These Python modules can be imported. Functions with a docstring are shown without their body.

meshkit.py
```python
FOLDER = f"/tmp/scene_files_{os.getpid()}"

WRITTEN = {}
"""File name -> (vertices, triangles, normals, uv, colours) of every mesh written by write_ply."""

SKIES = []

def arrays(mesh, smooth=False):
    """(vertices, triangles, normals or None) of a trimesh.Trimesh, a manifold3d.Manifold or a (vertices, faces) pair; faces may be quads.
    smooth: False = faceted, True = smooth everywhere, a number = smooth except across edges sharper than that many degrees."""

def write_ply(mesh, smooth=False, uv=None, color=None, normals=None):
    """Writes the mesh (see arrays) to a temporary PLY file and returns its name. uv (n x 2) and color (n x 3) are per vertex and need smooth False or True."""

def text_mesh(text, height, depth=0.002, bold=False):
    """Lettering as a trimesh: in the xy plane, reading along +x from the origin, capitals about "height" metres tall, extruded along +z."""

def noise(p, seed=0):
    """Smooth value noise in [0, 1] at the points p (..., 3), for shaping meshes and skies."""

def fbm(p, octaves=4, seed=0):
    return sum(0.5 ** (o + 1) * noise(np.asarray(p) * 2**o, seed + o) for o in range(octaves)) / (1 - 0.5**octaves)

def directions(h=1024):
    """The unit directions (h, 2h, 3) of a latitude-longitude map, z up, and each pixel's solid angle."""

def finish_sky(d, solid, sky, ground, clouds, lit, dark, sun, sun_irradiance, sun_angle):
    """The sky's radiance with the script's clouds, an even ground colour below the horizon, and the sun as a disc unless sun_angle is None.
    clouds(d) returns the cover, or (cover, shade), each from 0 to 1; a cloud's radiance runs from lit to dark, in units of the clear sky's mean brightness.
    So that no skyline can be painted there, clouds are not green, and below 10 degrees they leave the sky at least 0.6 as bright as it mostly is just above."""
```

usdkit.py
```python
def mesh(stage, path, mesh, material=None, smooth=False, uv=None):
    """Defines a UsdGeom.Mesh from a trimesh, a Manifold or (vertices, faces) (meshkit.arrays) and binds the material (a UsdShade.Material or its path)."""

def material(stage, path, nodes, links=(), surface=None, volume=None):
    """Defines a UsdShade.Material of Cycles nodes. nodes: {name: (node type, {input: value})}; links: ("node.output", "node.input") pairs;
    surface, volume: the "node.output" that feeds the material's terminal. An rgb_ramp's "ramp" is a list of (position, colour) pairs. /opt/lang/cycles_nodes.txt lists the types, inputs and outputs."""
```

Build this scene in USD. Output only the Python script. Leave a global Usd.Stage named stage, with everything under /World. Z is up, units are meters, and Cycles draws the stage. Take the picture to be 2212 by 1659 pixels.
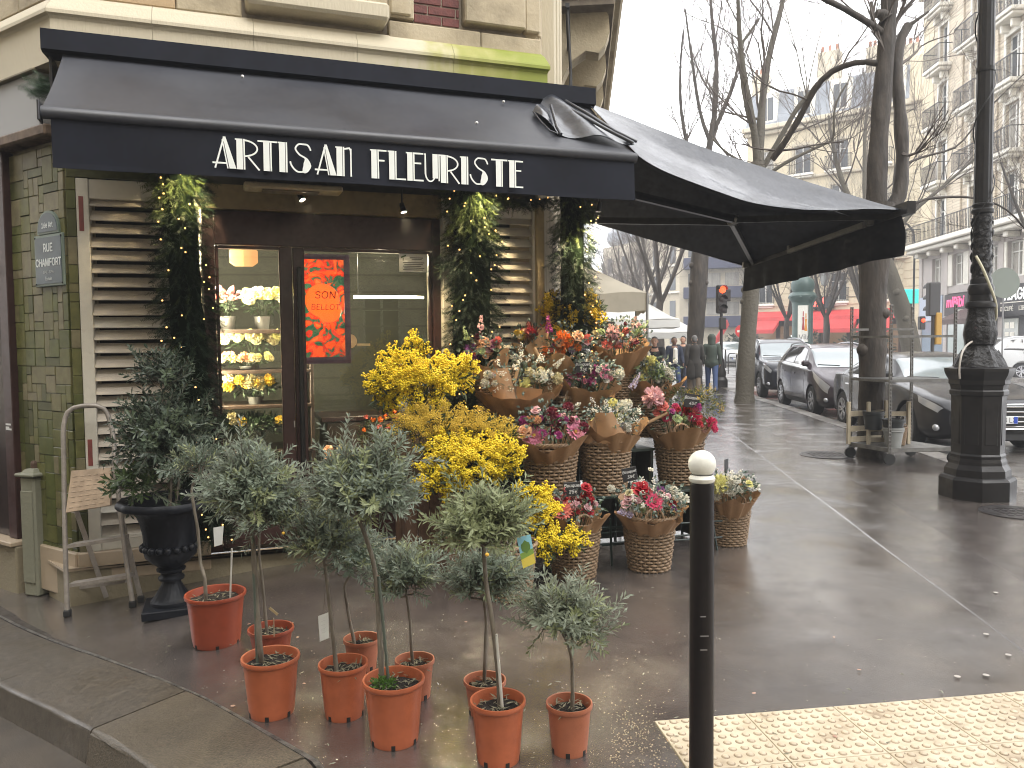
import math, numpy as np, trimesh, usdkit, meshkit
from pxr import Usd, UsdGeom, UsdLux, UsdShade, Gf, Sdf, Vt
from shapely.geometry import Polygon, LineString, Point, box as sbox
from shapely.ops import unary_union
from shapely import affinity
import manifold3d as m3
from scipy.interpolate import PchipInterpolator

stage = Usd.Stage.CreateInMemory()
UsdGeom.SetStageUpAxis(stage, UsdGeom.Tokens.z)
UsdGeom.SetStageMetersPerUnit(stage, 1.0)
UsdGeom.Xform.Define(stage, '/World')
UsdGeom.Scope.Define(stage, '/World/Looks')
rad = math.radians

# ---------------------------------------------------------------- camera
CF, CCX, CCY, CH = 1728., 1106., 829.5, 1.6          # focal length and centre in photo pixels (2212 wide), eye height
PITCH, ROLL = rad(3.0), .010
Fw = np.array([0, math.cos(PITCH), -math.sin(PITCH)])
_u0 = np.cross([1., 0, 0], Fw)
Rt = np.array([1., 0, 0]) * math.cos(ROLL) - _u0 * math.sin(ROLL)
Up = _u0 * math.cos(ROLL) + np.array([1., 0, 0]) * math.sin(ROLL)
EYE = np.array([0, 0, CH])
cam = UsdGeom.Camera.Define(stage, '/World/camera')
mat4 = np.eye(4); mat4[0, :3] = Rt; mat4[1, :3] = Up; mat4[2, :3] = -Fw; mat4[3, :3] = EYE
cam.AddTransformOp().Set(Gf.Matrix4d(mat4.tolist()))
cam.CreateHorizontalApertureAttr(36.0)
cam.CreateVerticalApertureAttr(27.0)
cam.CreateFocalLengthAttr(36.0 * CF / 2212.)
cam.CreateClippingRangeAttr(Gf.Vec2f(.05, 5000))
cam.CreateExposureAttr(1.38)

# ---------------------------------------------------------------- sky and sun (overcast)
SUN_EL, SUN_AZ = rad(52), rad(150)
sky = UsdLux.DomeLight.Define(stage, '/World/sky')
skym = usdkit.material(stage, '/World/Looks/sky', {
    's': ('sky_texture', {'sky_type': 'single_scattering', 'sun_disc': False, 'sun_elevation': SUN_EL, 'sun_rotation': SUN_AZ, 'aerosol_density': 2.0}),
    'tc': ('texture_coordinate', {}),
    'n': ('noise_texture', {'scale': 2.2, 'detail': 4.0, 'roughness': .55}),
    'r': ('rgb_ramp', {'ramp': [(.25, (11.6, 11.7, 12.1)), (.75, (13.8, 13.7, 13.6))]}),
    'm': ('mix_color', {'fac': .94}),
    'b': ('background_shader', {'strength': .10})},
    [('tc.generated', 'n.vector'), ('n.fac', 'r.fac'), ('s.color', 'm.a'), ('r.color', 'm.b'), ('m.result', 'b.color')], surface='b.background')
UsdShade.MaterialBindingAPI.Apply(sky.GetPrim()).Bind(skym)
sky.GetPrim().SetCustomDataByKey('kind', 'structure')
sun = UsdLux.DistantLight.Define(stage, '/World/sun')
sun.CreateIntensityAttr(.22); sun.CreateAngleAttr(35.0); sun.CreateColorAttr(Gf.Vec3f(1, .97, .92))
sun.GetPrim().CreateAttribute('inputs:normalize', Sdf.ValueTypeNames.Bool).Set(True)
sun.AddRotateZOp().Set(-math.degrees(SUN_AZ)); sun.AddRotateXOp().Set(-(90 - math.degrees(SUN_EL)))

# ---------------------------------------------------------------- helpers
def ray(x, y): return Fw + Rt * (x - CCX) / CF + Up * (CCY - y) / CF
def G(x, y, z=0.):
    d = ray(x, y); return EYE + d * ((z - CH) / d[2])
def D(x, y, Y):
    d = ray(x, y); return EYE + d * (Y / d[1])
def rng(seed): return np.random.default_rng(seed)
def unit(v):
    v = np.asarray(v, float); return v / np.maximum(np.linalg.norm(v, axis=-1, keepdims=True), 1e-12)
def rotz(a): c, s = math.cos(a), math.sin(a); return np.array([[c, -s, 0], [s, c, 0], [0, 0, 1.]])

_ref = None
class MB:
    """collects shapes into one mesh"""
    def __init__(s): s.v, s.f, s.n = [], [], 0
    def add(s, v, f):
        v = np.asarray(v, float).reshape(-1, 3); f = np.asarray(f, int)
        if f.shape[1] == 4: f = np.vstack([f[:, [0, 1, 2]], f[:, [0, 2, 3]]])
        s.v.append(v); s.f.append(f + s.n); s.n += len(v); return s
    def join(s, o, R=None, t=None):
        v, f = o.get() if isinstance(o, MB) else (np.asarray(o[0]), np.asarray(o[1]))
        if R is not None: v = v @ np.asarray(R).T
        if t is not None: v = v + np.asarray(t)
        return s.add(v, f)
    def box(s, x0, x1, y0, y1, z0, z1, c=0.):
        global _ref
        h = np.array([x1 - x0, y1 - y0, z1 - z0]) / 2; m = np.array([x0 + x1, y0 + y1, z0 + z1]) / 2
        if c <= 0:
            v = np.array([[a, b, d] for a in (-1, 1) for b in (-1, 1) for d in (-1, 1)], float) * h + m
            return s.add(v, [[0, 1, 3, 2], [4, 6, 7, 5], [0, 4, 5, 1], [2, 3, 7, 6], [0, 2, 6, 4], [1, 5, 7, 3]])
        c = min(c, h.min() * .6)
        sg = np.array([[a, b, d] for a in (-1, 1) for b in (-1, 1) for d in (-1, 1)], float)
        k = np.concatenate([np.tile(np.eye(3)[i], (8, 1)) for i in range(3)]); sg = np.tile(sg, (3, 1))
        if _ref is None:
            hull = trimesh.Trimesh(sg * (1 - .2 * (1 - k)), process=False).convex_hull
            pts = sg * (1 - .2 * (1 - k)); idx = [int(np.argmin(np.linalg.norm(pts - q, axis=1))) for q in hull.vertices]
            _ref = np.array(idx)[hull.faces]
        return s.add(sg * (h - c * (1 - k)) + m, _ref)
    def bar(s, a, b, w, h=None, up=(0, 0, 1)):
        a, b = np.asarray(a, float), np.asarray(b, float); h = h or w
        t = unit(b - a); x = np.cross(t, up)
        if np.linalg.norm(x) < 1e-6: x = np.cross(t, (1, 0, 0))
        x = unit(x); y = np.cross(x, t)
        v = [p + x * i * w / 2 + y * j * h / 2 for p in (a, b) for i, j in ((-1, -1), (1, -1), (1, 1), (-1, 1))]
        return s.add(v, [[0, 1, 2, 3], [7, 6, 5, 4], [0, 4, 5, 1], [1, 5, 6, 2], [2, 6, 7, 3], [3, 7, 4, 0]])
    def tube(s, pts, r, n=6, cap=True, closed=False):
        p = np.asarray(pts, float); L = len(p); r = np.broadcast_to(r, (L,))
        t = unit(np.roll(p, -1, 0) - np.roll(p, 1, 0)) if closed else unit(np.gradient(p, axis=0))
        a0 = np.cross(t[0], [0, 0, 1.] if abs(t[0, 2]) < .9 else [1., 0, 0]); a = np.empty_like(t)
        for i in range(L): a0 = a0 - t[i] * (a0 @ t[i]); a0 = a0 / max(math.sqrt(a0 @ a0), 1e-12); a[i] = a0
        b = np.cross(t, a)
        g = np.arange(n) * 2 * math.pi / n
        v = p[:, None] + r[:, None, None] * (np.cos(g)[None, :, None] * a[:, None] + np.sin(g)[None, :, None] * b[:, None])
        m = L if closed else L - 1
        i, j = np.meshgrid(np.arange(m), np.arange(n), indexing='ij'); i2 = (i + 1) % L
        q = np.stack([i * n + j, i * n + (j + 1) % n, i2 * n + (j + 1) % n, i2 * n + j], -1).reshape(-1, 4)
        v = v.reshape(-1, 3); s.add(v, q[:, ::-1])
        if cap and not closed:
            for k, o in ((0, 1), (L - 1, -1)):
                s.add(np.vstack([v[k * n:(k + 1) * n], p[k]]), [[x, (x + 1) % n, n][::o] for x in range(n)])
        return s
    def lathe(s, prof, n=24, c=(0, 0, 0), phase=0., flute=None):
        """prof: list of (r, z)"""
        pr = np.asarray(prof, float); g = np.arange(n) * 2 * math.pi / n + phase
        rr = np.tile(pr[:, :1], (1, n))
        if flute is not None: rr = rr * flute(g[None, :], pr[:, 1:2])
        v = np.stack([rr * np.cos(g), rr * np.sin(g), np.tile(pr[:, 1:], (1, n))], -1).reshape(-1, 3) + np.asarray(c)
        i, j = np.meshgrid(np.arange(len(pr) - 1), np.arange(n), indexing='ij')
        q = np.stack([i * n + j, i * n + (j + 1) % n, (i + 1) * n + (j + 1) % n, (i + 1) * n + j], -1).reshape(-1, 4)
        return s.add(v, q)
    def prism(s, poly, h, R=None, t=None):
        """shapely polygon(s) in xy extruded along z by h, then turned and moved"""
        for g in (poly.geoms if hasattr(poly, 'geoms') else [poly]):
            if g.is_empty or g.area < 1e-9: continue
            m = trimesh.creation.extrude_polygon(g, h, engine='earcut')
            v = np.array(m.vertices)
            if R is not None: v = v @ np.asarray(R).T
            if t is not None: v = v + np.asarray(t)
            s.add(v, m.faces)
        return s
    def sphere(s, c, r, sub=2):
        m = trimesh.creation.icosphere(sub, 1.0); return s.add(np.array(m.vertices) * r + np.asarray(c), m.faces)
    def place(s, rz=0., loc=(0, 0, 0)):
        R = rotz(rz); s.v = [v @ R.T + np.asarray(loc) for v in s.v]; return s
    def get(s): return (np.vstack(s.v), np.vstack(s.f)) if s.v else (np.zeros((0, 3)), np.zeros((0, 3), int))

WALLR = np.array([[1., 0, 0], [0, 0, 1.], [0, -1., 0]])     # turns an xy drawing upright: x stays, y becomes -depth? see up()
UPR = np.array([[1., 0, 0], [0, 0, -1.], [0, 1., 0]])       # drawing x,y -> x,z facing -y, thickness towards -y
_used, LOC = {}, {}
def _path(parent, name):
    base = parent + '/' + name
    k = _used.get(base, -1) + 1; _used[base] = k
    return base if k == 0 else '%s_%03d' % (base, k)
def tag(p, label=None, cat=None, group=None, kind=None):
    for k, v in (('label', label), ('category', cat), ('group', group), ('kind', kind)):
        if v: p.SetCustomDataByKey(k, v)
def TH(name, label, cat, loc=(0, 0, 0), rz=0., group=None, kind=None):
    x = UsdGeom.Xform.Define(stage, _path('/World', name))
    x.AddTranslateOp().Set(Gf.Vec3d(*map(float, loc)))
    if rz: x.AddRotateZOp().Set(math.degrees(rz))
    tag(x.GetPrim(), label, cat, group, kind)
    LOC[str(x.GetPath())] = (np.asarray(loc, float), rz)
    return x
def OB(name, mesh, m, parent=None, smooth=False, label=None, cat=None, group=None, kind=None, world=False):
    """one Mesh prim; world=True: the mesh is in world coordinates and is brought into its thing's frame"""
    if isinstance(mesh, MB): mesh = mesh.get()
    if hasattr(mesh, 'to_mesh'): q = mesh.to_mesh(); mesh = (q.vert_properties[:, :3], q.tri_verts)
    v, f = np.asarray(mesh[0], float), np.asarray(mesh[1], int)
    pp = '/World' if parent is None else str(parent.GetPath())
    if world and parent is not None:
        l, rz = LOC['/'.join(pp.split('/')[:3])]
        v = (v - l) @ rotz(rz)
    p = usdkit.mesh(stage, _path(pp, name), (v, f), m, smooth=smooth)
    tag(p.GetPrim(), label, cat, group, kind)
    return p
def COPY(src, loc, rz=0., label=None, group=None, scale=None):
    name = src.GetPrim().GetName()
    import re
    name = re.sub(r'_[0-9]{3}$', '', name)
    x = UsdGeom.Xform.Define(stage, _path('/World', name))
    x.GetPrim().GetReferences().AddInternalReference(src.GetPath())
    x.GetPrim().SetInstanceable(True)
    x.ClearXformOpOrder()
    ops = [x.AddTranslateOp(opSuffix='c')]; ops[0].Set(Gf.Vec3d(*map(float, loc)))
    o = x.AddRotateZOp(opSuffix='c'); o.Set(math.degrees(rz)); ops.append(o)
    if scale is not None:
        o = x.AddScaleOp(opSuffix='c'); o.Set(Gf.Vec3f(*map(float, np.broadcast_to(scale, 3)))); ops.append(o)
    x.SetXformOpOrder(ops)
    was = src.GetPrim().GetCustomData()
    tag(x.GetPrim(), label or was.get('label'), was.get('category'), group or was.get('group'))
    return x

# ---------------------------------------------------------------- materials
_mats = {}
def M(name, col, rough=.5, var=0., vscale=6., col2=None, bump=0., bscale=40., metal=0., spec=.5, island=0., coat=0., back=None, trans=0., emit=None, es=0., rvar=0., stretch=None, rscale=3., ramp=None, bdist=.01):
    """principled surface: colour varied by noise (towards col2), by island, bump, optional back-face colour and translucency"""
    if name in _mats: return _mats[name]
    N = {'p': ('principled_bsdf', {'roughness': rough, 'metallic': metal, 'specular_ior_level': spec, 'coat_weight': coat, 'coat_roughness': .08})}
    Lk = []; tc = 'tc.object'
    if var or bump or rvar or col2 is not None:
        N['tc'] = ('texture_coordinate', {})
        if stretch is not None:
            N['mp'] = ('mapping', {'scale': stretch}); Lk.append(('tc.object', 'mp.vector')); tc = 'mp.vector'
    src = None
    if col2 is not None or var:
        c2 = col2 if col2 is not None else tuple(max(0, c * (1 - var)) for c in col)
        N['n'] = ('noise_texture', {'scale': vscale, 'detail': 5., 'roughness': .6})
        N['r'] = ('rgb_ramp', {'ramp': ramp or [(.35, c2), (.65, col)]} if ramp is None else {'ramp': ramp})
        Lk += [(tc, 'n.vector'), ('n.fac', 'r.fac')]; src = 'r.color'
    else:
        N['c'] = ('color', {'value': col}); src = 'c.color'
    if back is not None:
        N['g'] = ('geometry', {}); N['mb'] = ('mix_color', {'b': back})
        Lk += [('g.backfacing', 'mb.fac'), (src, 'mb.a')]; src = 'mb.result'
    if island:
        N['g2'] = ('geometry', {}); N['mr'] = ('map_range', {'to_min': 1 - island, 'to_max': 1 + island}); N['h'] = ('hsv', {'hue': .5, 'saturation': 1., 'fac': 1.})
        Lk += [('g2.random_per_island', 'mr.value'), ('mr.result', 'h.value'), (src, 'h.color')]; src = 'h.color'
    Lk.append((src, 'p.base_color'))
    if rvar:
        N['n3'] = ('noise_texture', {'scale': rscale, 'detail': 4.}); N['m3'] = ('map_range', {'from_min': .3, 'from_max': .7, 'to_min': max(.02, rough - rvar), 'to_max': min(1, rough + rvar)})
        Lk += [(tc, 'n3.vector'), ('n3.fac', 'm3.value'), ('m3.result', 'p.roughness')]
    if bump:
        N['n2'] = ('noise_texture', {'scale': bscale, 'detail': 4.}); N['b'] = ('bump', {'strength': bump, 'distance': bdist})
        Lk += [(tc, 'n2.vector'), ('n2.fac', 'b.height'), ('b.normal', 'p.normal')]
    if emit is not None:
        N['p'][1]['emission_color'] = emit; N['p'][1]['emission_strength'] = es
    surf = 'p.BSDF'
    if trans:
        N['t'] = ('translucent_bsdf', {}); N['mx'] = ('mix_closure', {'fac': trans})
        Lk += [(src, 't.color'), ('p.BSDF', 'mx.closure1'), ('t.BSDF', 'mx.closure2')]; surf = 'mx.closure'
    _mats[name] = usdkit.material(stage, '/World/Looks/' + name, N, Lk, surface=surf)
    return _mats[name]
def glass_pane(name, tint=(1, 1, 1), ior=1.5, rough=0.):
    return usdkit.material(stage, '/World/Looks/' + name, {'t': ('transparent_bsdf', {'color': tint}), 'g': ('glossy_bsdf', {'color': (1, 1, 1), 'roughness': rough}), 'f': ('fresnel', {'IOR': ior}), 'm': ('mix_closure', {})},
        [('f.fac', 'm.fac'), ('t.BSDF', 'm.closure1'), ('g.BSDF', 'm.closure2')], surface='m.closure')
# ================================================================ the ground
UA = math.atan2(.9964, .085)                       # direction of the avenue
uu = np.array([math.cos(UA), math.sin(UA), 0]); un = np.array([uu[1], -uu[0], 0])     # along it / towards the roadway
def KX(Y): return 5.60 + .085 * (Y - 10.16)         # kerb line of the avenue
def hz(x):                                            # the pavement falls away towards the side street
    t = np.clip((-1.2 - np.asarray(x, float)) / 2.2, 0, 1); return -.17 * t * t * (3 - 2 * t)
def GG(x, y, dz=0.):
    z = 0.
    for _ in range(25): p = G(x, y, z + dz); z = .5 * z + .5 * float(hz(p[0]))
    return p
def draped(poly, z, th=.02):
    m = MB(); e = [-40] + list(np.arange(-3.4, -1.19, .12)) + [400]
    for a, b in zip(e[:-1], e[1:]):
        q = poly.intersection(sbox(a, -400, b, 1600))
        for g in (q.geoms if hasattr(q, 'geoms') else [q]):
            if g.geom_type == 'Polygon' and g.area > 1e-7: m.prism(g, th, t=(0, 0, z - th))
    v, f = m.get(); v[:, 2] += hz(v[:, 0]); return v, f
def wet(name, col, col2, r0, r1, bs, pud=1.3, gr=.35, coat=1., spec=.8):
    """wet asphalt: puddled film of water over a grainy dark surface"""
    N = {'g': ('geometry', {}), 'n1': ('noise_texture', {'scale': pud, 'detail': 3., 'roughness': .55, 'distortion': .4}), 'r1': ('map_range', {'from_min': .42, 'from_max': .66, 'to_min': r1, 'to_max': r0}),
         'n2': ('noise_texture', {'scale': 150., 'detail': 3.}), 'n3': ('noise_texture', {'scale': 3.2, 'detail': 6., 'roughness': .65}),
         'r3': ('rgb_ramp', {'ramp': [(.32, col2), (.68, col)]}), 'v': ('voronoi_texture', {'scale': 260.}), 'rv': ('map_range', {'from_min': .0, 'from_max': .8, 'to_min': .45, 'to_max': 1.9}),
         'h': ('hsv', {'hue': .5, 'saturation': 1., 'fac': 1.}), 'ms': ('map_range', {'from_min': .42, 'from_max': .66, 'to_min': bs, 'to_max': bs * gr}),
         'n5': ('noise_texture', {'scale': 7., 'detail': 3.}), 'ad': ('math', {'math_type': 'multiply_add', 'value2': .7}),
         'b': ('bump', {'distance': .004}), 'p': ('principled_bsdf', {'specular_ior_level': spec, 'coat_weight': coat, 'coat_ior': 1.55})}
    L = [('g.position', a + '.vector') for a in ('n1', 'n2', 'n3', 'v', 'n5')] + [('n1.fac', 'r1.value'), ('r1.result', 'p.roughness'), ('r1.result', 'p.coat_roughness'), ('b.normal', 'p.coat_normal'), ('n3.fac', 'r3.fac'), ('v.distance', 'rv.value'), ('rv.result', 'h.value'), ('r3.color', 'h.color'), ('h.color', 'p.base_color'),
         ('n1.fac', 'ms.value'), ('ms.result', 'b.strength'), ('n5.fac', 'ad.value1'), ('n2.fac', 'ad.value3'), ('ad.value', 'b.height'), ('b.normal', 'p.normal')]
    _mats[name] = usdkit.material(stage, '/World/Looks/' + name, N, L, surface='p.BSDF'); return _mats[name]
m_pave = wet('wet_asphalt', (.050, .042, .037), (.026, .022, .020), .03, .17, .55)
m_strip = wet('wet_asphalt_band', (.064, .056, .051), (.036, .032, .030), .03, .15, .45, pud=1.7)
m_road = wet('road_asphalt', (.050, .043, .036), (.030, .026, .022), .16, .42, .8, pud=.8)
m_lroad = wet('side_road_asphalt', (.050, .040, .030), (.034, .028, .022), .45, .75, .9, pud=.9, coat=0., spec=.3)
m_granite = M('kerb_granite', (.085, .07, .053), .42, col2=(.045, .038, .029), vscale=45., bump=.5, bscale=160., rvar=.15, bdist=.004)
m_granite2 = M('kerb_granite_coarse', (.125, .102, .072), .5, col2=(.04, .033, .024), vscale=150., bump=.6, bscale=120., rvar=.1, bdist=.005)
m_granite3 = M('kerb_granite_pale', (.20, .185, .165), .36, col2=(.11, .10, .09), vscale=9., bump=.4, bscale=120., rvar=.2, bdist=.004)

OB('ground', MB().add([[-900, -300, -.30], [900, -300, -.30], [900, 1500, -.30], [-900, 1500, -.30]], [[0, 1, 2, 3]]), m_road, kind='structure')
# the kerb line of the side street (left front), inner edge of its stones
_k = [GG(0, 1335)[:2], GG(227, 1428)[:2], GG(437, 1510)[:2]]; _d = unit(_k[0] - _k[1])
kin = np.array([_k[0] + _d * 6, _k[0] + _d * 3, *_k, [-.78, 2.98], [-.38, 2.36], [-.22, 1.6], [-.2, .4]])
def offset_line(p, d):
    t = unit(np.gradient(p, axis=0)); return p + np.stack([t[:, 1], -t[:, 0]], 1) * d
kout = offset_line(kin, .43)
side = np.vstack([kin, [[-.2, -.6], [3.2, -1.2], [4.5, 1.5]], [[5.0, 6.0]], [[KX(9.1) - .03, 9.1], [KX(60), 60], [KX(160), 160]]])
inner = np.array([[KX(160) - 7, 160], [KX(60) - 7, 60], [-1.2, 12.], [-9.2, 12.]])
pav = Polygon(np.vstack([side, inner]))
def sheet(poly, z, th=.02): return draped(poly, z, th)
OB('pavement', sheet(pav, 0., .16), m_pave, kind='structure')
pavement = stage.GetPrimAtPath('/World/pavement')
# the carriageways
OB('avenue_road', sheet(Polygon([[KX(-4) , -6], [KX(160), 160], [KX(160) + 12.2, 160], [KX(-4) + 12.2, -6]]), -.13, .05), m_road, kind='structure')
OB('side_road', sheet(Polygon(np.vstack([kout, [[-.6, -6], [-16, -6], [-16, 13.2]]])), -.13, .05), m_lroad, kind='structure')
OB('far_pavement', sheet(Polygon([[KX(-4) + 12.4, -6], [KX(160) + 12.4, 160], [KX(160) + 16.5, 160], [KX(-4) + 19, -6]]), -.004, .15), m_strip, kind='structure')

# bands and seams in the asphalt
J1 = lambda Y: 2.998 + .1196 * (Y - 7.368)
J2 = lambda Y: J1(Y) + .62 + .012 * (Y - 7)
def band(fa, fb, y0, y1, z, m, name, n=24):
    Y = np.linspace(y0, y1, n); a = [[fa(y) + .006 * math.sin(y * 7.3), y, z] for y in Y]; b = [[fb(y) + .006 * math.sin(y * 5.1), y, z] for y in Y]
    v = np.vstack([a, b, np.array(a) * [1, 1, 0] - [.012, 0, .001], np.array(b) * [1, 1, 0] + [.012, 0, -.001]]); f = [[i, n + i, n + i + 1, i + 1] for i in range(n - 1)] + [[2 * n + i, i, i + 1, 2 * n + i + 1] for i in range(n - 1)] + [[n + i, 3 * n + i, 3 * n + i + 1, n + i + 1] for i in range(n - 1)]
    return OB(name, MB().add(v, f), m, kind='structure')
band(J1, J2, 2.5, 42, .004, m_strip, 'asphalt_band', 60)
# older patch in front of the pots and the worn strip beside the side kerb
wr = rng(4)
ww = []
for i in range(len(kin[1:5]) - 1):
    for k in range(10): ww.append(kin[1 + i] + (kin[2 + i] - kin[1 + i]) * k / 10)
ww = np.array(ww); wo = offset_line(ww, -1.) - ww
wid = np.clip(.16 - .24 * np.linspace(0, 1, len(ww)), .012, 1) + wr.uniform(-.008, .008, len(ww))
wid = np.maximum(wid, .008)
OB('worn_asphalt_edge', sheet(Polygon(np.vstack([ww, (ww + wo * wid[:, None])[::-1]])).buffer(0), .004, .003), M('worn_mortar', (.050, .044, .041), .20, col2=(.028, .024, .022), vscale=9., bump=.5, bscale=50., rvar=.12), kind='structure')
# gap of mortar between kerb and asphalt
gl = []
m_mortar = M('joint_mortar', (.13, .12, .105), .45, col2=(.03, .028, .025), vscale=24., bump=.8, bscale=60.)
gp = np.array([ww[0] + 0, *ww[::2], kin[4], kin[5], kin[6]]); gj = wr.uniform(.008, .022, len(gp))
go = unit(offset_line(gp, -1.) - gp)
OB('kerb_joint', sheet(Polygon(np.vstack([gp, (gp + go * gj[:, None])[::-1]])).buffer(0), .008, .003), m_mortar, kind='structure')

# kerb stones, one by one
def along(P, s):
    d = np.r_[0, np.cumsum(np.linalg.norm(np.diff(P, axis=0), axis=1))]
    return np.stack([np.interp(s, d, P[:, 0]), np.interp(s, d, P[:, 1])], -1)
def kerb_run(thing, P, off, cuts, zt, zb, mats, r, rnd=.022):
    Q = offset_line(P, off)
    dd = np.r_[0, np.cumsum(np.linalg.norm(np.diff(P, axis=0), axis=1))]
    for i in range(len(cuts) - 1):
        n = 6; s = np.linspace(cuts[i] + .004, cuts[i + 1] - .004, n)
        a, b = along(P, s), np.stack([np.interp(s, dd, Q[:, 0]), np.interp(s, dd, Q[:, 1])], -1)
        prof = [(0., zb), (0., zt - .004), (.02, zt)] + [(1 - rnd / abs(off) * (1 - math.sin(t)), zt - rnd * (1 - math.cos(t))) for t in np.linspace(0, math.pi / 2, 5)] + [(1.06, zb)]
        m = MB(); dz = r.uniform(-.004, .004)
        V = []
        for k in range(n):
            for (w, z) in prof:
                w2 = w + r.normal(0, .006) * (w > .5)
                q2 = a[k] + (b[k] - a[k]) * w2; V.append([*q2, z + dz + r.normal(0, .0014) * (z > zb) + float(hz(q2[0]))])
        L = len(prof)
        m.add(V, [[k * L + j, k * L + j + 1, (k + 1) * L + j + 1, (k + 1) * L + j] for k in range(n - 1) for j in range(L - 1)])
        for k in (0, n - 1): m.add(V[k * L:(k + 1) * L], [[0, j, j + 1] for j in range(1, L - 1)])
        OB('kerb_stone', m, mats[i % len(mats)], thing, smooth=35, world=True)
kl = TH('side_kerb', None, None, kind='structure')
dl = np.r_[0, np.cumsum(np.linalg.norm(np.diff(kin, axis=0), axis=1))]
s0 = dl[4] - .135                                                     # the joint by the front of the picture
cuts = sorted([s0 - 1.02 * k - .1 * (k > 0) for k in range(0, 7)] + [s0 + .95, s0 + 1.8, s0 + 2.7])
kerb_run(kl, kin, .43, cuts, .006, -.14, [m_granite, m_granite, m_granite, m_granite, m_granite, m_granite, m_granite2, m_granite2, m_granite], rng(8))
kr = TH('avenue_kerb', None, None, kind='structure')
kp = np.array([[5.02, 6.], [KX(9.1) - .03, 9.1], [KX(11), 11], [KX(60), 60]])
dr = np.r_[0, np.cumsum(np.linalg.norm(np.diff(kp, axis=0), axis=1))][-1]
kerb_run(kr, kp[::-1][::-1], .30, list(np.arange(0, dr, 1.04)), .006, -.14, [m_granite3, m_granite], rng(9))
kf = TH('far_kerb', None, None, kind='structure')
kerb_run(kf, np.array([[KX(60) + 12.5, 60], [KX(14) + 12.5, 14]]), .30, list(np.arange(0, 46, 1.5)), .004, -.14, [m_granite3], rng(10))

# tactile paving at the crossing
tac = TH('tactile_paving', None, None, (.583, 3.28, 0), rad(8.3), kind='structure')
m_tac = M('tactile_cream', (.5, .42, .3), .5, col2=(.46, .35, .22), vscale=5., ramp=[(.3, (.26, .20, .135)), (.42, (.42, .35, .25)), (.6, (.52, .45, .335))], bump=.15, bscale=120., rvar=.1)
m_grime = M('tactile_grime', (.15, .105, .06), .6, col2=(.34, .27, .18), vscale=6.)
m_stud = M('tactile_stud', (.50, .42, .31), .45, col2=(.40, .33, .24), vscale=20.)
dome = MB().lathe([(.0128, 0), (.0122, .0028), (.0095, .0046), (.0001, .0052)], 10).get()
ring = MB().lathe([(.0172, 0), (.0150, .0009), (.0120, .0010)], 12).get()
for j in range(4):
    for i in range(8):
        x, y = .402 * i, -.402 * (j + 1)
        if x - .0 > 2.9: continue
        t = OB('paving_tile', MB().box(x + .0012, x + .3992, y + .0012, y + .3992, -.02, .0075, .0018), m_tac, tac)
        st, gm = MB(), MB()
        for a in range(8):
            for b in range(8):
                px, py = x + .025 + .05 * a, y + .025 + .05 * b
                st.add(dome[0] + [px, py, .0078], dome[1]); gm.add(ring[0] + [px, py, .0076], ring[1])
        OB('stud', st, m_stud, t, smooth=60, kind='stuff'); OB('grime_ring', gm, m_grime, t, kind='stuff')

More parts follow.
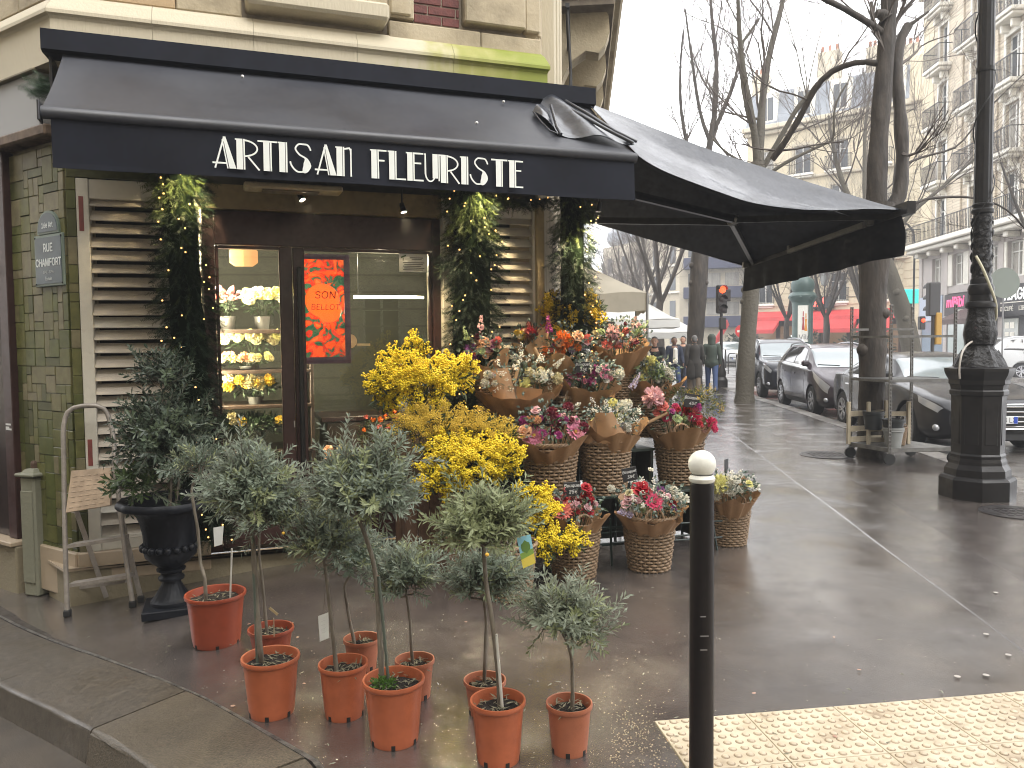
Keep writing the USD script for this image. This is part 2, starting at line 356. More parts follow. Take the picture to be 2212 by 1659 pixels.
# manhole covers
def manhole(loc, r, label):
    t = TH('manhole_cover', label, 'manhole cover', loc)
    iron = M('manhole_iron', (.06, .055, .055), .3, bump=.3, bscale=80., metal=.6, rvar=.12)
    OB('frame', MB().lathe([(r, 0), (r, .010), (r - .04, .011), (r - .042, .003)], 40), iron, t, smooth=30)
    OB('lid', MB().lathe([(r - .046, .003), (r - .046, .010), (r - .06, .012), (.0001, .012)], 40), iron, t, smooth=30)
    g = MB()
    for k in range(-6, 7):
        for q in range(-6, 7):
            if (k * k + q * q) * .07 ** 2 < (r - .1) ** 2: g.box(k * .07 - .022, k * .07 + .022, q * .07 - .022, q * .07 + .022, .012, .0155)
    OB('tread_pattern', g, iron, t, kind='stuff')
manhole((4.33, 10.95, 0), .36, 'round iron manhole cover in the wet pavement beside the roll cage')
manhole(tuple(G(2195, 1108)), .30, 'round iron manhole cover at the right edge right of the lamp post foot')

# litter: fallen petals, leaves, seeds on the asphalt
lr = rng(21)
def litter(n, cx, cy, sx, sy, smin, smax, asp, name, m, label, cat, keep=None):
    mb = MB()
    while n > 0:
        x, y = lr.normal(cx, sx), lr.normal(cy, sy)
        if not pav.contains(Point(x, y)) or (keep and not keep(x, y)): continue
        n -= 1
        a = lr.uniform(0, math.pi * 2); s = lr.uniform(smin, smax); w = s * asp
        c, d = math.cos(a), math.sin(a)
        pts = [(-s, 0), (-s * .2, w), (s * .7, w * .7), (s, 0), (s * .6, -w * .8), (-s * .4, -w)]
        v = [[x + p * c - q * d, y + p * d + q * c, .0095 + .003 * lr.random()] for p, q in pts] + [[x, y, .0135]]
        mb.add(v, [[i, (i + 1) % 6, 6] for i in range(6)])
    for q in mb.v: q[:, 2] += hz(q[:, 0])
    o = OB(name, mb, m, kind='stuff', label=label, cat=cat)
litter(420, .2, 3.7, 1.4, .9, .002, .005, .8, 'fallen_seeds', M('seed_pale', (.42, .36, .27), .6, island=.5), 'tiny pale seeds and grit scattered on the wet asphalt', 'litter')
litter(420, .47, 3.02, .09, .20, .002, .0045, .8, 'spilled_grit', M('grit', (.55, .43, .26), .5, island=.4), 'patch of spilled pale grit on the asphalt right of the smallest olive pot', 'grit', keep=lambda x, y: x > .36)
litter(90, -.2, 3.6, 1.2, .7, .008, .018, .22, 'fallen_leaves', M('leaf_litter', (.30, .30, .20), .5, island=.5), 'narrow fallen olive leaves lying around the pots', 'leaves')
litter(14, -.5, 3.6, 1.2, .6, .008, .012, .7, 'fallen_petals', M('petal_litter', (.70, .42, .30), .5, island=.5), 'few fallen petals lying between the orange pots', 'petals')
pm = MB()
for (x, y) in ((2130, 1462), (2068, 1465), (2178, 1418), (2130, 1373), (2151, 1283)):
    p = G(x, y); pm.lathe([(.015, .0095), (.012, .0105), (.0001, .011)], 9, p)
OB('chewing_gum', pm, M('gum', (.34, .31, .28), .6), kind='stuff', label='white chewing gum spots pressed on the asphalt at the right edge', cat='gum')
# ================================================================ the florist's corner building
FA = rad(20); FQ = np.array([-2.75, 5.45, 0.])           # facade frame: x along the shop front, y inwards, z up
fe = np.array([math.cos(FA), math.sin(FA), 0]); fn = np.array([math.sin(FA), -math.cos(FA), 0])
WA = rad(-33.5); WQ = FQ - .22 * fe                       # the side street's wall: x runs towards the corner (x <= 0)
AQ = FQ + 3.2 * fe                                        # the avenue corner; wall runs along uu; frame x along uu, y inwards
AA = UA
def F(mb): return mb.place(FA, FQ)
def FW(mb): return mb.place(WA, WQ)
def FAv(mb): return mb.place(AA, AQ)                      # here inwards is +y
bld = TH('corner_building', 'stone corner building with green tiles, peeling louvred shutters and glazed shop door', 'building', FQ)
def B(name, mb, m, parent=None, **k): return OB(name, mb, m, parent or bld, world=True, **k)

m_stone = M('facade_stone', (.43, .365, .25), .75, col2=(.26, .215, .14), vscale=2.2, bump=.5, bscale=30., ramp=[(.28, (.24, .20, .13)), (.5, (.40, .335, .225)), (.72, (.47, .40, .28))])
m_stone2 = M('facade_stone_ochre', (.42, .30, .17), .75, vscale=3.5, bump=.5, bscale=30., ramp=[(.3, (.27, .21, .13)), (.5, (.40, .28, .155)), (.7, (.46, .37, .25))])
m_ledge = M('ledge_stone', (.50, .445, .33), .7, vscale=5., bump=.35, bscale=40., stretch=(1.6, 1.6, .35), ramp=[(.30, (.30, .26, .17)), (.45, (.50, .44, .31)), (.7, (.60, .54, .41))])
m_algae = usdkit.material(stage, '/World/Looks/ledge_stone_algae', {'g': ('geometry', {}), 'd': ('vector_math', {'math_type': 'dot_product', 'vector2': (.9397, .342, 0)}), 'n': ('noise_texture', {'scale': 4., 'detail': 5.}), 'mp': ('mapping', {'scale': (1.6, 1.6, .4)}),
    'a': ('map_range', {'from_min': 1.55 + FQ @ fe, 'from_max': 3.2 + FQ @ fe, 'to_min': -.55, 'to_max': .62}), 's': ('math', {'math_type': 'add'}), 'r': ('rgb_ramp', {'ramp': [(.30, (.50, .45, .33)), (.62, (.33, .32, .10)), (.95, (.22, .25, .035))]}), 'p': ('principled_bsdf', {'roughness': .7})},
    [('g.position', 'd.vector1'), ('d.value', 'a.value'), ('g.position', 'mp.vector'), ('mp.vector', 'n.vector'), ('a.result', 's.value1'), ('n.fac', 's.value2'), ('s.value', 'r.fac'), ('r.color', 'p.base_color')], surface='p.BSDF')
m_brick = M('red_brick', (.20, .055, .045), .7, var=.4, vscale=20., bump=.4, bscale=60., island=.2)
m_mort = M('brick_mortar', (.36, .31, .24), .85, var=.3)
m_tile = [M('glazed_tile_%s' % n, c, .28, col2=tuple(x * .68 for x in c), vscale=14., bump=.25, bscale=14., coat=.12, spec=.35, bdist=.004) for n, c in
          (('olive', (.105, .105, .034)), ('moss', (.080, .088, .026)), ('khaki', (.135, .122, .055)), ('pale', (.165, .145, .082)), ('dark', (.058, .062, .020)))]
m_grout = M('tile_grout', (.15, .14, .082), .8, var=.4)
m_peel = M('peeling_white_paint', (.5, .47, .4), .6, vscale=8., bump=.5, bscale=26., ramp=[(.36, (.15, .115, .09)), (.40, (.40, .37, .31)), (.7, (.52, .49, .42))])
m_peel2 = M('weathered_slat_paint', (.45, .40, .33), .65, vscale=7., bump=.5, bscale=30., stretch=(.6, .6, 3.), ramp=[(.33, (.15, .12, .095)), (.42, (.27, .245, .205)), (.7, (.38, .35, .295))])
m_redp = M('old_red_paint', (.20, .045, .035), .6, var=.4, vscale=12.)
m_brown = M('brown_lacquer', (.040, .018, .016), .32, var=.3, vscale=5., rvar=.1)
m_dark = M('dark_recess', (.012, .011, .010), .8)
m_marble = M('beige_marble', (.34, .27, .19), .45, vscale=7., bump=.2, bscale=50., ramp=[(.3, (.20, .155, .10)), (.6, (.36, .29, .20))])
m_plinth = M('mossy_plinth', (.20, .17, .11), .7, vscale=6., bump=.5, bscale=40., ramp=[(.35, (.07, .07, .035)), (.65, (.23, .20, .14))])

# --- core walls
cw = MB()
cw.box(-.22, .60, .16, .5, -.2, 2.74); cw.box(2.36, 3.19, .16, .5, 0, 2.74)       # piers either side of the door
F(cw); B('wall', cw, m_plinth)
hd = F(MB().box(-.20, 3.18, .04, .5, 2.74, 3.60)); B('lintel_wall', hd, M('dark_painted_fascia', (.030, .028, .022), .6, var=.3))
up_ = F(MB().box(-.20, 3.18, .07, .6, 3.60, 9.6)); B('upper_wall', up_, m_mort)
lw = FW(MB().box(-9, -.01, .03, .5, -.35, 9.6)); B('side_wall', lw, m_plinth)
avw = FAv(MB().box(.02, 26, .03, .5, -.05, 12.)); B('avenue_wall', avw, m_stone)
# --- stone blocks above the string course, each its own
def courses(fr, x0, x1, z0, z1, hh, wmin, wmax, seed, th=.085, skip=()):
    r = rng(seed); z = z0; k = 0
    while z < z1 - .02:
        h = min(hh * r.uniform(.92, 1.08), z1 - z); x = x0
        while x < x1 - .02:
            w = min(r.uniform(wmin, wmax), x1 - x)
            if x1 - (x + w) < .15: w = x1 - x
            if not any(x < b and x + w > a and z < d and z + h > c for a, b, c, d in skip):
                B('stone_block', fr(MB().box(x + .003, x + w - .003, -th + r.uniform(.0, .008) + .07, .1, z + .003, z + h - .003, .008)), [m_stone, m_stone, m_stone2][int(r.integers(3))])
            x += w
        z += h; k += 1
courses(F, -.22, .93, 3.90, 4.9, .42, .6, 1.1, 3)
courses(F, .93, 1.97, 4.10, 4.9, .42, .6, 1.1, 33)
courses(F, 1.97, 3.2, 3.86, 4.03, .17, .55, .75, 34)
courses(F, 1.97, 2.17, 4.04, 4.9, .42, .6, 1.1, 35); courses(F, 2.53, 3.2, 4.04, 4.06, .1, .9, 1.1, 36)
B('stone_pier', F(MB().box(2.56, 3.06, -.045, .1, 4.065, 4.95, .012)), m_stone); B('stone_pier', F(MB().box(3.07, 3.2, -.005, .1, 4.065, 4.95, .012)), m_stone)
B('stone_panel', F(MB().box(1.985, 2.14, -.03, .1, 4.06, 4.9, .01)), m_stone)
courses(FW, -4.2, -.0, 3.90, 5.1, .42, .7, 1.1, 5)
# brick panel
bp = B('brick_panel', F(MB().box(2.17, 2.53, .03, .1, 4.03, 5.0)), m_mort)
z, k = 4.035, 0
while z < 4.6:
    x = 2.172 - (.11 if k % 2 else 0)
    while x < 2.53:
        a, b = max(2.172, x), min(2.528, x + .212)
        if b - a > .02: B('brick', F(MB().box(a, b, .018, .05, z, z + .062, .004)), m_brick, bp)
        x += .222
    z += .073; k += 1
# window sill above
B('window_sill', F(MB().box(.95, 1.95, -.16, .1, 3.955, 4.08, .02)), m_ledge)
B('window_opening', F(MB().box(1.05, 1.85, .065, .1, 4.10, 5.2)), m_dark)
# string course: stones of a moulded ledge
def ledge(fr, cuts, mats, mitre0, mitre1, x0, x1):
    prof = [(.09, 3.915), (.0, 3.905), (-.045, 3.865), (-.10, 3.79), (-.108, 3.775), (-.108, 3.752), (-.085, 3.742), (-.075, 3.725), (-.078, 3.45), (.09, 3.45)]
    for i in range(len(cuts) - 1):
        m = MB(); V = []
        for x, c in ((cuts[i] + .0012, mitre0 if i == 0 else 0), (cuts[i + 1] - .0012, mitre1 if i == len(cuts) - 2 else 0)):
            V += [[x + c * d, d, z] for d, z in prof]
        L = len(prof)
        m.add(V, [[j, (j + 1) % L, L + (j + 1) % L, L + j] for j in range(L)])
        m.add(V[:L], [[0, j + 1, j] for j in range(1, L - 1)]); m.add(V[L:], [[0, j, j + 1] for j in range(1, L - 1)])
        B('ledge_stone', fr(m), mats[min(i, len(mats) - 1)])
t0 = math.tan((FA - WA) / 2)                                     # mitre at the left corner
ledge(F, [-.22, .35, 1.0, 1.72, 2.45, 3.2], [m_ledge, m_ledge, m_ledge, m_algae, m_algae], t0, -.36, 0, 0)
ledge(FW, [-6, -4.6, -3.2, -2.1, -1.05, 0], [m_ledge], 0, -t0, 0, 0)
# --- tiled corner
tw = B('tiled_wall', FW(MB().box(-.80, -.012, .012, .06, -.15, 2.96)), m_grout)
tf = B('tiled_wall', F(MB().box(-.208, -.155, .012, .06, -.1, 2.90)), m_grout)
r = rng(11); H = {}
def tile_field(fr, par, xs, z0, z1, seed):
    r = rng(seed)
    grid = np.zeros((int(round((z1 - z0) / .062)), len(xs) - 1), bool)
    for a in range(grid.shape[0]):
        for b in range(grid.shape[1]):
            if grid[a, b]: continue
            h = int(r.choice([1, 2, 2, 3])); w = int(r.choice([1, 1, 2, 2, 3]))
            h = min(h, grid.shape[0] - a)
            while w > 1 and (b + w > grid.shape[1] or grid[a, b:b + w].any()): w -= 1
            grid[a:a + h, b:b + w] = True
            hh = (a + h / 2) / grid.shape[0]
            p = [.34, .26, .16, .06, .18] if hh < .55 else ([.22, .1, .3, .30, .08])
            B('tile', fr(MB().box(xs[b] + .001, xs[b + w] - .001, -.004 + r.uniform(-.0025, .0025), .02, z0 + a * .062 + .0013, z0 + (a + h) * .062 - .0013, .003)), m_tile[int(r.choice(5, p=p))], par)
tile_field(FW, tw, list(np.linspace(-.80, -.012, 13)), .10, 2.95, 12)
tile_field(F, tf, [-.216, -.157], .10, 2.88, 13)
# --- the street's name plate
m_enam = M('blue_grey_enamel', (.085, .11, .13), .3, var=.25, vscale=5., coat=.3); m_enf = M('enamel_green_border', (.13, .17, .14), .35); m_enw = M('enamel_white', (.62, .65, .64), .4)
WPt = lambda x, z: WQ + np.array([math.cos(WA), math.sin(WA), 0]) * x + np.array([0, 0, z])
sg_ = TH('street_sign', 'blue-grey enamel street plate reading RUE CHAMFORT on the green tiles', 'street sign', WPt(-.2, 2.2))
def S_(n, m, mt, p=None): return OB(n, FW(m), mt, p or sg_, world=True)
S_('plate', MB().box(-.385, -.015, -.022, -.005, 2.01, 2.36, .004), m_enf); S_('plate_field', MB().box(-.368, -.032, -.0255, -.0222, 2.028, 2.342, .001), m_enam)
arch = Polygon([(-.14 * math.cos(t), .155 * math.sin(t) ** .8) for t in np.linspace(0, math.pi, 20)])
S_('cap', MB().prism(arch, .016, UPR, (-.20, -.005, 2.365)), m_enf); S_('cap_field', MB().prism(arch.buffer(-.014), .003, UPR, (-.20, -.0215, 2.365)), m_enam)
def stx(s, h, xc, z, d=-.0262):
    t = meshkit.text_mesh(s, h, .0012, h > .03); v = np.array(t.vertices); v[:, 0] -= v[:, 0].max() / 2; S_('lettering', MB().add((v * [.86, 1, 1]) @ UPR.T + [xc, d, z], t.faces), m_enw)
stx('RUE', .054, -.20, 2.245); stx('CHAMFORT', .050, -.20, 2.148); stx('1741 - 1794', .018, -.20, 2.098); stx('Écrivain', .020, -.20, 2.052); stx('16e Art', .036, -.20, 2.405, -.0252)
for x in (-.37, -.03):
    for z in (2.028, 2.342): S_('screw', MB().sphere((x, -.024, z), .006, 1), m_dark)
# --- door steps, skirting
st = TH('door_step', 'beige marble step running along the foot of the shop front', 'step', tuple(GG(153, 1311)))
A0, A1 = GG(153, 1311), GG(634, 1212)
B0, B1_ = FQ + fe * -.24 + fn * .02, FQ + fe * 2.4 + fn * .03
A2 = FQ + fe * 2.4 + fn * .13; A3 = WQ + unit(A0 - WQ) * .1
def slab(pts, zs, zb, over=0.):
    p = np.array(pts)[:, :2]; n = len(p); v = [[*p[i], zs[i]] for i in range(n)] + [[*p[i], zb] for i in range(n)]
    return MB().add(v[:n], [[0, i, i + 1] for i in range(1, n - 1)]).add(v, [[i, (i + 1) % n, n + (i + 1) % n, n + i] for i in range(n)])
L0 = WQ + np.array([math.cos(WA), math.sin(WA), 0]) * -.42 + np.array([0, 0, 0])
OB('riser', slab([A0, A1, A2, B1_, B0, L0], [.085, .085, .085, .085, .085, .085], -.25), m_plinth, st, world=True)
def out(p, d): c = FQ + fe * 1.0 + fn * -.3; v = unit((p - c)[:2]); return np.array([p[0] + v[0] * d, p[1] + v[1] * d, 0])
ps = [out(A0, .03), out(A1, .03), out(A2, .03), B1_, B0, out(L0, .02)]
tsl = slab(ps, [.105] * 6, .086); OB('tread', tsl, m_marble, st, world=True)
B('skirting', F(MB().box(-.225, .62, -.03, .02, .0, .20, .008)), m_marble); B('skirting', FW(MB().box(-.66, .012, -.03, .02, -.12, .20, .008)), m_marble)
# --- left wing: shop front of the neighbour
B('shop_plinth', FW(MB().box(-5, -.665, -.10, .03, -.4, .17, .01)), m_plinth); B('plinth_cap', FW(MB().box(-5, -.665, -.13, .03, .172, .205, .006)), m_marble)
B('door_post', FW(MB().box(-.86, -.735, -.05, .03, .206, 2.98, .006)), m_brown)
B('side_window_frame', FW(MB().box(-3.2, -.865, -.03, .028, .206, 2.98, .004)), M('dark_shopfront', (.028, .020, .018), .2))
B('sign_panel', FW(MB().box(-4.5, -.17, -.06, .03, 3.07, 3.43, .004)), M('grey_sign_board', (.26, .26, .26), .4, vscale=3., ramp=[(.3, (.18, .18, .175)), (.6, (.27, .27, .265))], stretch=(1, 1, .3)))
B('sign_ledge', FW(MB().box(-4.5, -.02, -.11, .03, 2.985, 3.06, .012)), M('rotten_wood', (.16, .11, .075), .7, var=.5, vscale=12.))
B('sign_molding', FW(MB().box(-4.5, -.17, -.09, .03, 3.432, 3.449, .004)), m_plinth)
tb = MB()
for k, (w, z) in enumerate(((.07, .735), (.045, .712), (.08, .70))): tb.box(-.835, -.835 + w, -.053, -.049, z + .3, z + .312)
B('sticker', FW(tb), M('white_print', (.6, .6, .58), .5))
# --- guard post in the corner of the tiles
gp = GG(86, 1282)
g = TH('guard_post', 'old square post with peeling grey paint and rusty cap left of the ladder', 'post', gp, rad(-20))
mg = M('peeling_grey_green', (.19, .19, .14), .6, vscale=9., bump=.5, bscale=30., ramp=[(.32, (.08, .05, .035)), (.42, (.16, .16, .11)), (.7, (.22, .22, .165))])
hh = 1.6 - (1010 - 749) / CF * gp[1] - gp[2]
OB('shaft', MB().box(-.068, .068, -.068, .068, 0, hh - .06, .012).box(-.055, .055, -.078, -.068, .1, hh - .16, .006), mg, g)
OB('cap', MB().box(-.092, .092, -.092, .092, hh - .06, hh - .035, .01).lathe([(.085, hh - .035), (.06, hh - .01), (.0001, hh)], 4, phase=math.pi / 4), mg, g)
OB('bolt', MB().lathe([(.026, hh - .005), (.026, hh + .03), (.018, hh + .045), (.0001, hh + .046)], 8), M('rust', (.09, .05, .03), .7, var=.4), g)
# --- shutters
def shutter(x0, x1, ztop, zbot, n, stl, name, warm=False):
    sh = B(name, F(MB().box(x0, x1, .13, .15, zbot, ztop)), m_dark)
    B('stile', F(MB().box(x0, x0 + stl, -.015, .13, zbot, ztop, .004)), m_peel, sh)
    B('stile', F(MB().box(x1 - stl, x1, -.015, .13, zbot, ztop, .004)), m_peel, sh)
    B('top_rail', F(MB().box(x0 + stl, x1 - stl, .0, .13, ztop - .13, ztop, .004)), m_peel, sh)
    B('bottom_rail', F(MB().box(x0 + stl, x1 - stl, .0, .13, zbot, zbot + .1, .004)), m_peel, sh)
    zz = np.linspace(zbot + .11, ztop - .15, n); pitch = zz[1] - zz[0]; r = rng(int(x0 * 100) + 777)
    for i, z in enumerate(zz):
        sag = r.normal(0, .004); a0, a1 = x0 + stl, x1 - stl; h = pitch * .74
        pr = [(-.005, z - pitch * .30 + sag), (.012, z - pitch * .34 + sag), (.085, z + h * .62), (.07, z + h * .66)]
        v = []
        for k, x in enumerate((a0, a1)):
            t = r.normal(0, .003); v += [[x, d, q + t] for d, q in pr]
        B('slat', F(MB().add(v, [[0, 1, 5, 4], [1, 2, 6, 5], [2, 3, 7, 6], [3, 0, 4, 7]]).add(v[:4], [[3, 2, 1, 0]]).add(v[4:], [[0, 1, 2, 3]])), m_peel if r.random() < .15 else m_peel2, sh)
    return sh
sh1 = shutter(-.155, .60, 2.72, .20, 26, .075, 'louvred_shutter')
sh2 = shutter(2.36, 3.185, 2.72, .20, 26, .075, 'louvred_shutter')
for z0, z1 in ((2.37, 2.60), (.79, .97)): B('hinge_plate', F(MB().box(-.140, -.112, -.0185, -.015, z0, z1)), m_redp, sh1)
B('corner_post', F(MB().box(3.13, 3.20, -.05, .1, .0, 2.74, .006)), M('ochre_peeling_wood', (.30, .23, .12), .65, vscale=9., bump=.5, bscale=30., stretch=(2, 2, .5), ramp=[(.33, (.12, .085, .05)), (.5, (.28, .21, .11)), (.7, (.42, .35, .22))]))
tbx = MB().box(-.21, .30, -.01, .04, 2.725, 2.86, .004); B('shutter_head', F(tbx), m_tile[4])
# --- door set in its recess
door = B('door_frame', F(MB().box(.62, .70, .06, .2, .1, 2.56, .005).box(2.30, 2.37, .06, .2, .1, 2.56, .005).box(.701, 2.299, .06, .2, 2.32, 2.56, .005)), m_brown)
B('door_soffit', F(MB().box(.60, 2.36, -.0, .2, 2.565, 2.735)), M('ochre_soffit', (.17, .125, .06), .6, var=.3))
m_glass = glass_pane('shop_glass', (.90, .93, .91), 1.36)
def leaf(x0, x1, g0, g1, label):
    d = B('door', F(MB().box(x0, g0, .09, .15, .115, 2.315, .006).box(g1, x1, .09, .15, .115, 2.315, .006).box(g0 + .001, g1 - .001, .09, .15, .115, .40, .006).box(g0 + .001, g1 - .001, .09, .15, 2.295, 2.315)), m_brown, label=label)
    B('glass_pane', F(MB().box(g0 - .01, g1 + .01, .118, .122, .39, 2.30)), m_glass, d)
    return d
d1 = leaf(.703, 1.236, .725, 1.145, 'narrow left leaf of the brown glazed shop door')
d2 = leaf(1.242, 2.297, 1.325, 2.275, 'wide right leaf of the brown glazed shop door')
hb = MB().box(1.262, 1.298, .022, .052, .56, 2.17, .008)
for z in (.7, 1.4, 2.05): hb.box(1.27, 1.29, .05, .092, z - .012, z + .012)
B('door_handle', F(hb), M('black_steel', (.010, .010, .011), .3, metal=.2), d2)
B('keyhole', F(MB().box(1.222, 1.232, .083, .09, .98, 1.03, .002)), M('brushed_steel', (.5, .5, .5), .3, metal=1.), d1)
B('notice', F(MB().box(2.045, 2.27, .1155, .1175, 2.155, 2.297)), M('notice_paper', (.62, .62, .58), .6), d2)
nt = MB()
for k in range(5): nt.box(2.075 + .01 * (k % 2), 2.245 - .012 * (k % 3), .1145, .1152, 2.225 - .014 * k, 2.230 - .014 * k)
nt.box(2.13, 2.235, .1145, .1152, 2.262, 2.268); nt.box(2.145, 2.225, .1145, .1152, 2.25, 2.255)
B('notice_print', F(nt), M('print_black', (.03, .03, .03), .6), d2)
cm = MB().prism(Polygon([(0, 0), (.04, .018), (.036, .028), (-.004, .012)]), .001, UPR, (2.062, .1150, 2.26)); cm.prism(Polygon([(.012, -.02), (.017, -.02), (.02, .004), (.012, .004)]), .001, UPR, (2.062, .1150, 2.26))
B('camera_pictogram', F(cm), M('print_green', (.05, .09, .03), .6), d2)
# heater and spot lamps under the awning
ht = TH('patio_heater', 'flat beige strip heater fixed above the shop door', 'heater', FQ + fe * 1.22 + np.array([0, 0, 2.65]))
OB('housing', F(MB().box(.90, 1.56, -.34, -.16, 2.66, 2.70, .01)), M('heater_cream', (.33, .27, .17), .5), ht, world=True)
OB('grille', F(MB().box(1.02, 1.40, -.32, -.18, 2.652, 2.659, .002)), M('heater_grey', (.12, .095, .06), .5), ht, world=True)
OB('bracket', F(MB().bar((1.0, -.25, 2.70), (1.0, -.02, 2.78), .02).bar((1.46, -.25, 2.70), (1.46, -.02, 2.78), .02)), m_dark, ht, world=True)
# ================================================================ awnings
m_cloth = M('awning_cloth', (.015, .017, .025), .5, col2=(.010, .011, .017), vscale=2., bump=.15, bscale=420., spec=.85, rvar=.14, rscale=1.6, bdist=.006)
m_clothw = M('awning_cloth_wet', (.018, .020, .027), .26, col2=(.013, .014, .018), vscale=5., bump=.3, bscale=9., spec=1., rvar=.1, rscale=4., bdist=.02)
m_val = M('valance_cloth', (.011, .013, .021), .75, col2=(.008, .009, .014), vscale=3., bump=.1, bscale=600., spec=.2)
m_frame = M('awning_frame', (.012, .012, .014), .35)
m_alu = M('dull_aluminium', (.17, .165, .155), .4, metal=.5)
def FP(s, d, z): return FQ + fe * s - fn * d + np.array([0, 0, z])
def gridmesh(P):
    P = np.asarray(P); a, b = P.shape[:2]; i, j = np.meshgrid(np.arange(a - 1), np.arange(b - 1), indexing='ij')
    return P.reshape(-1, 3), np.stack([i * b + j, (i + 1) * b + j, (i + 1) * b + j + 1, i * b + j + 1], -1).reshape(-1, 4)
def thick(P, t):
    """a cloth sheet with thickness, as one closed shell"""
    P = np.asarray(P, float); du, dv = np.gradient(P, axis=0), np.gradient(P, axis=1)
    n = unit(np.cross(du, dv)); m = MB(); v, f = gridmesh(P + n * t / 2); m.add(v, f); v2, f2 = gridmesh(P - n * t / 2); m.add(v2, f2[:, ::-1])
    return m
aw1 = TH('shop_awning', 'black fabric awning lettered ARTISAN FLEURISTE over the shop front', 'awning', FQ + np.array([0, 0, 3.5]) - 0 * fe)
def A1o(n, m, mt, p=None, **k): return OB(n, m, mt, p or aw1, world=True, **k)
hp = [(-.02, 3.585), (-.34, 3.565), (-.345, 3.44), (-.30, 3.43), (-.02, 3.46)]
m = MB(); V = [[x, d, z] for x in (-.27, 3.52) for d, z in hp]; L = 5
m.add(V, [[j, (j + 1) % L, L + (j + 1) % L, L + j] for j in range(L)]).add(V[:5], [[0, j + 1, j] for j in (1, 2, 3)]).add(V[5:], [[0, j, j + 1] for j in (1, 2, 3)])
A1o('cover_box', F(m), m_val)
A1o('side_plate', F(MB().box(-.245, -.225, -.24, -.02, 3.12, 3.43, .004)), m_frame)
U_, V_ = np.linspace(0, 1, 60), np.linspace(0, 1, 14)
nz = lambda p, s: meshkit.fbm(np.asarray(p) * s, 3, 5) - .5
P = np.array([[FP(-.155 + .0 + (3.495 + .155) * u + .035 * (1 - u) * (1 - v) ** 2 * 0, -.26 - .74 * v, 3.455 - .535 * v - .02 * math.sin(math.pi * v) + .012 * math.sin(math.pi * v) * math.sin(u * 17)) for v in V_] for u in U_])
A1o('canopy', thick(P, .004), m_cloth, smooth=40)
bar = MB().tube([(-.165, -1.0, 2.885), (3.505, -1.0, 2.885)], .036, 14); A1o('front_bar', F(bar), m_cloth, smooth=50)
A1o('end_cap', F(MB().box(-.178, -.166, -1.05, -.95, 2.83, 2.94, .004)), m_frame)
P = np.array([[FP(-.12 + 3.61 * u, -1.004 + .010 * math.sin(u * 23) * v + .012 * math.sin(u * 9 + 1) * v, 2.87 - .282 * v) for v in np.linspace(0, 1, 5)] for u in np.linspace(0, 1, 50)])
A1o('valance', thick(P, .003), m_val, smooth=50)
A1o('valance_hem', thick(np.array([[FP(-.12 + 3.61 * u, -1.0075 + .010 * math.sin(u * 23) + .012 * math.sin(u * 9 + 1), z) for z in (2.618, 2.588)] for u in np.linspace(0, 1, 50)]), .003), m_val)
for k in (0, 1):
    A1o('arm', F(MB().bar((.55 + 2.3 * k, -.1, 3.30), (.9 + 1.7 * k, -.95, 2.88), .05)), m_frame)
m_let = M('letter_white', (.72, .74, .70), .5)
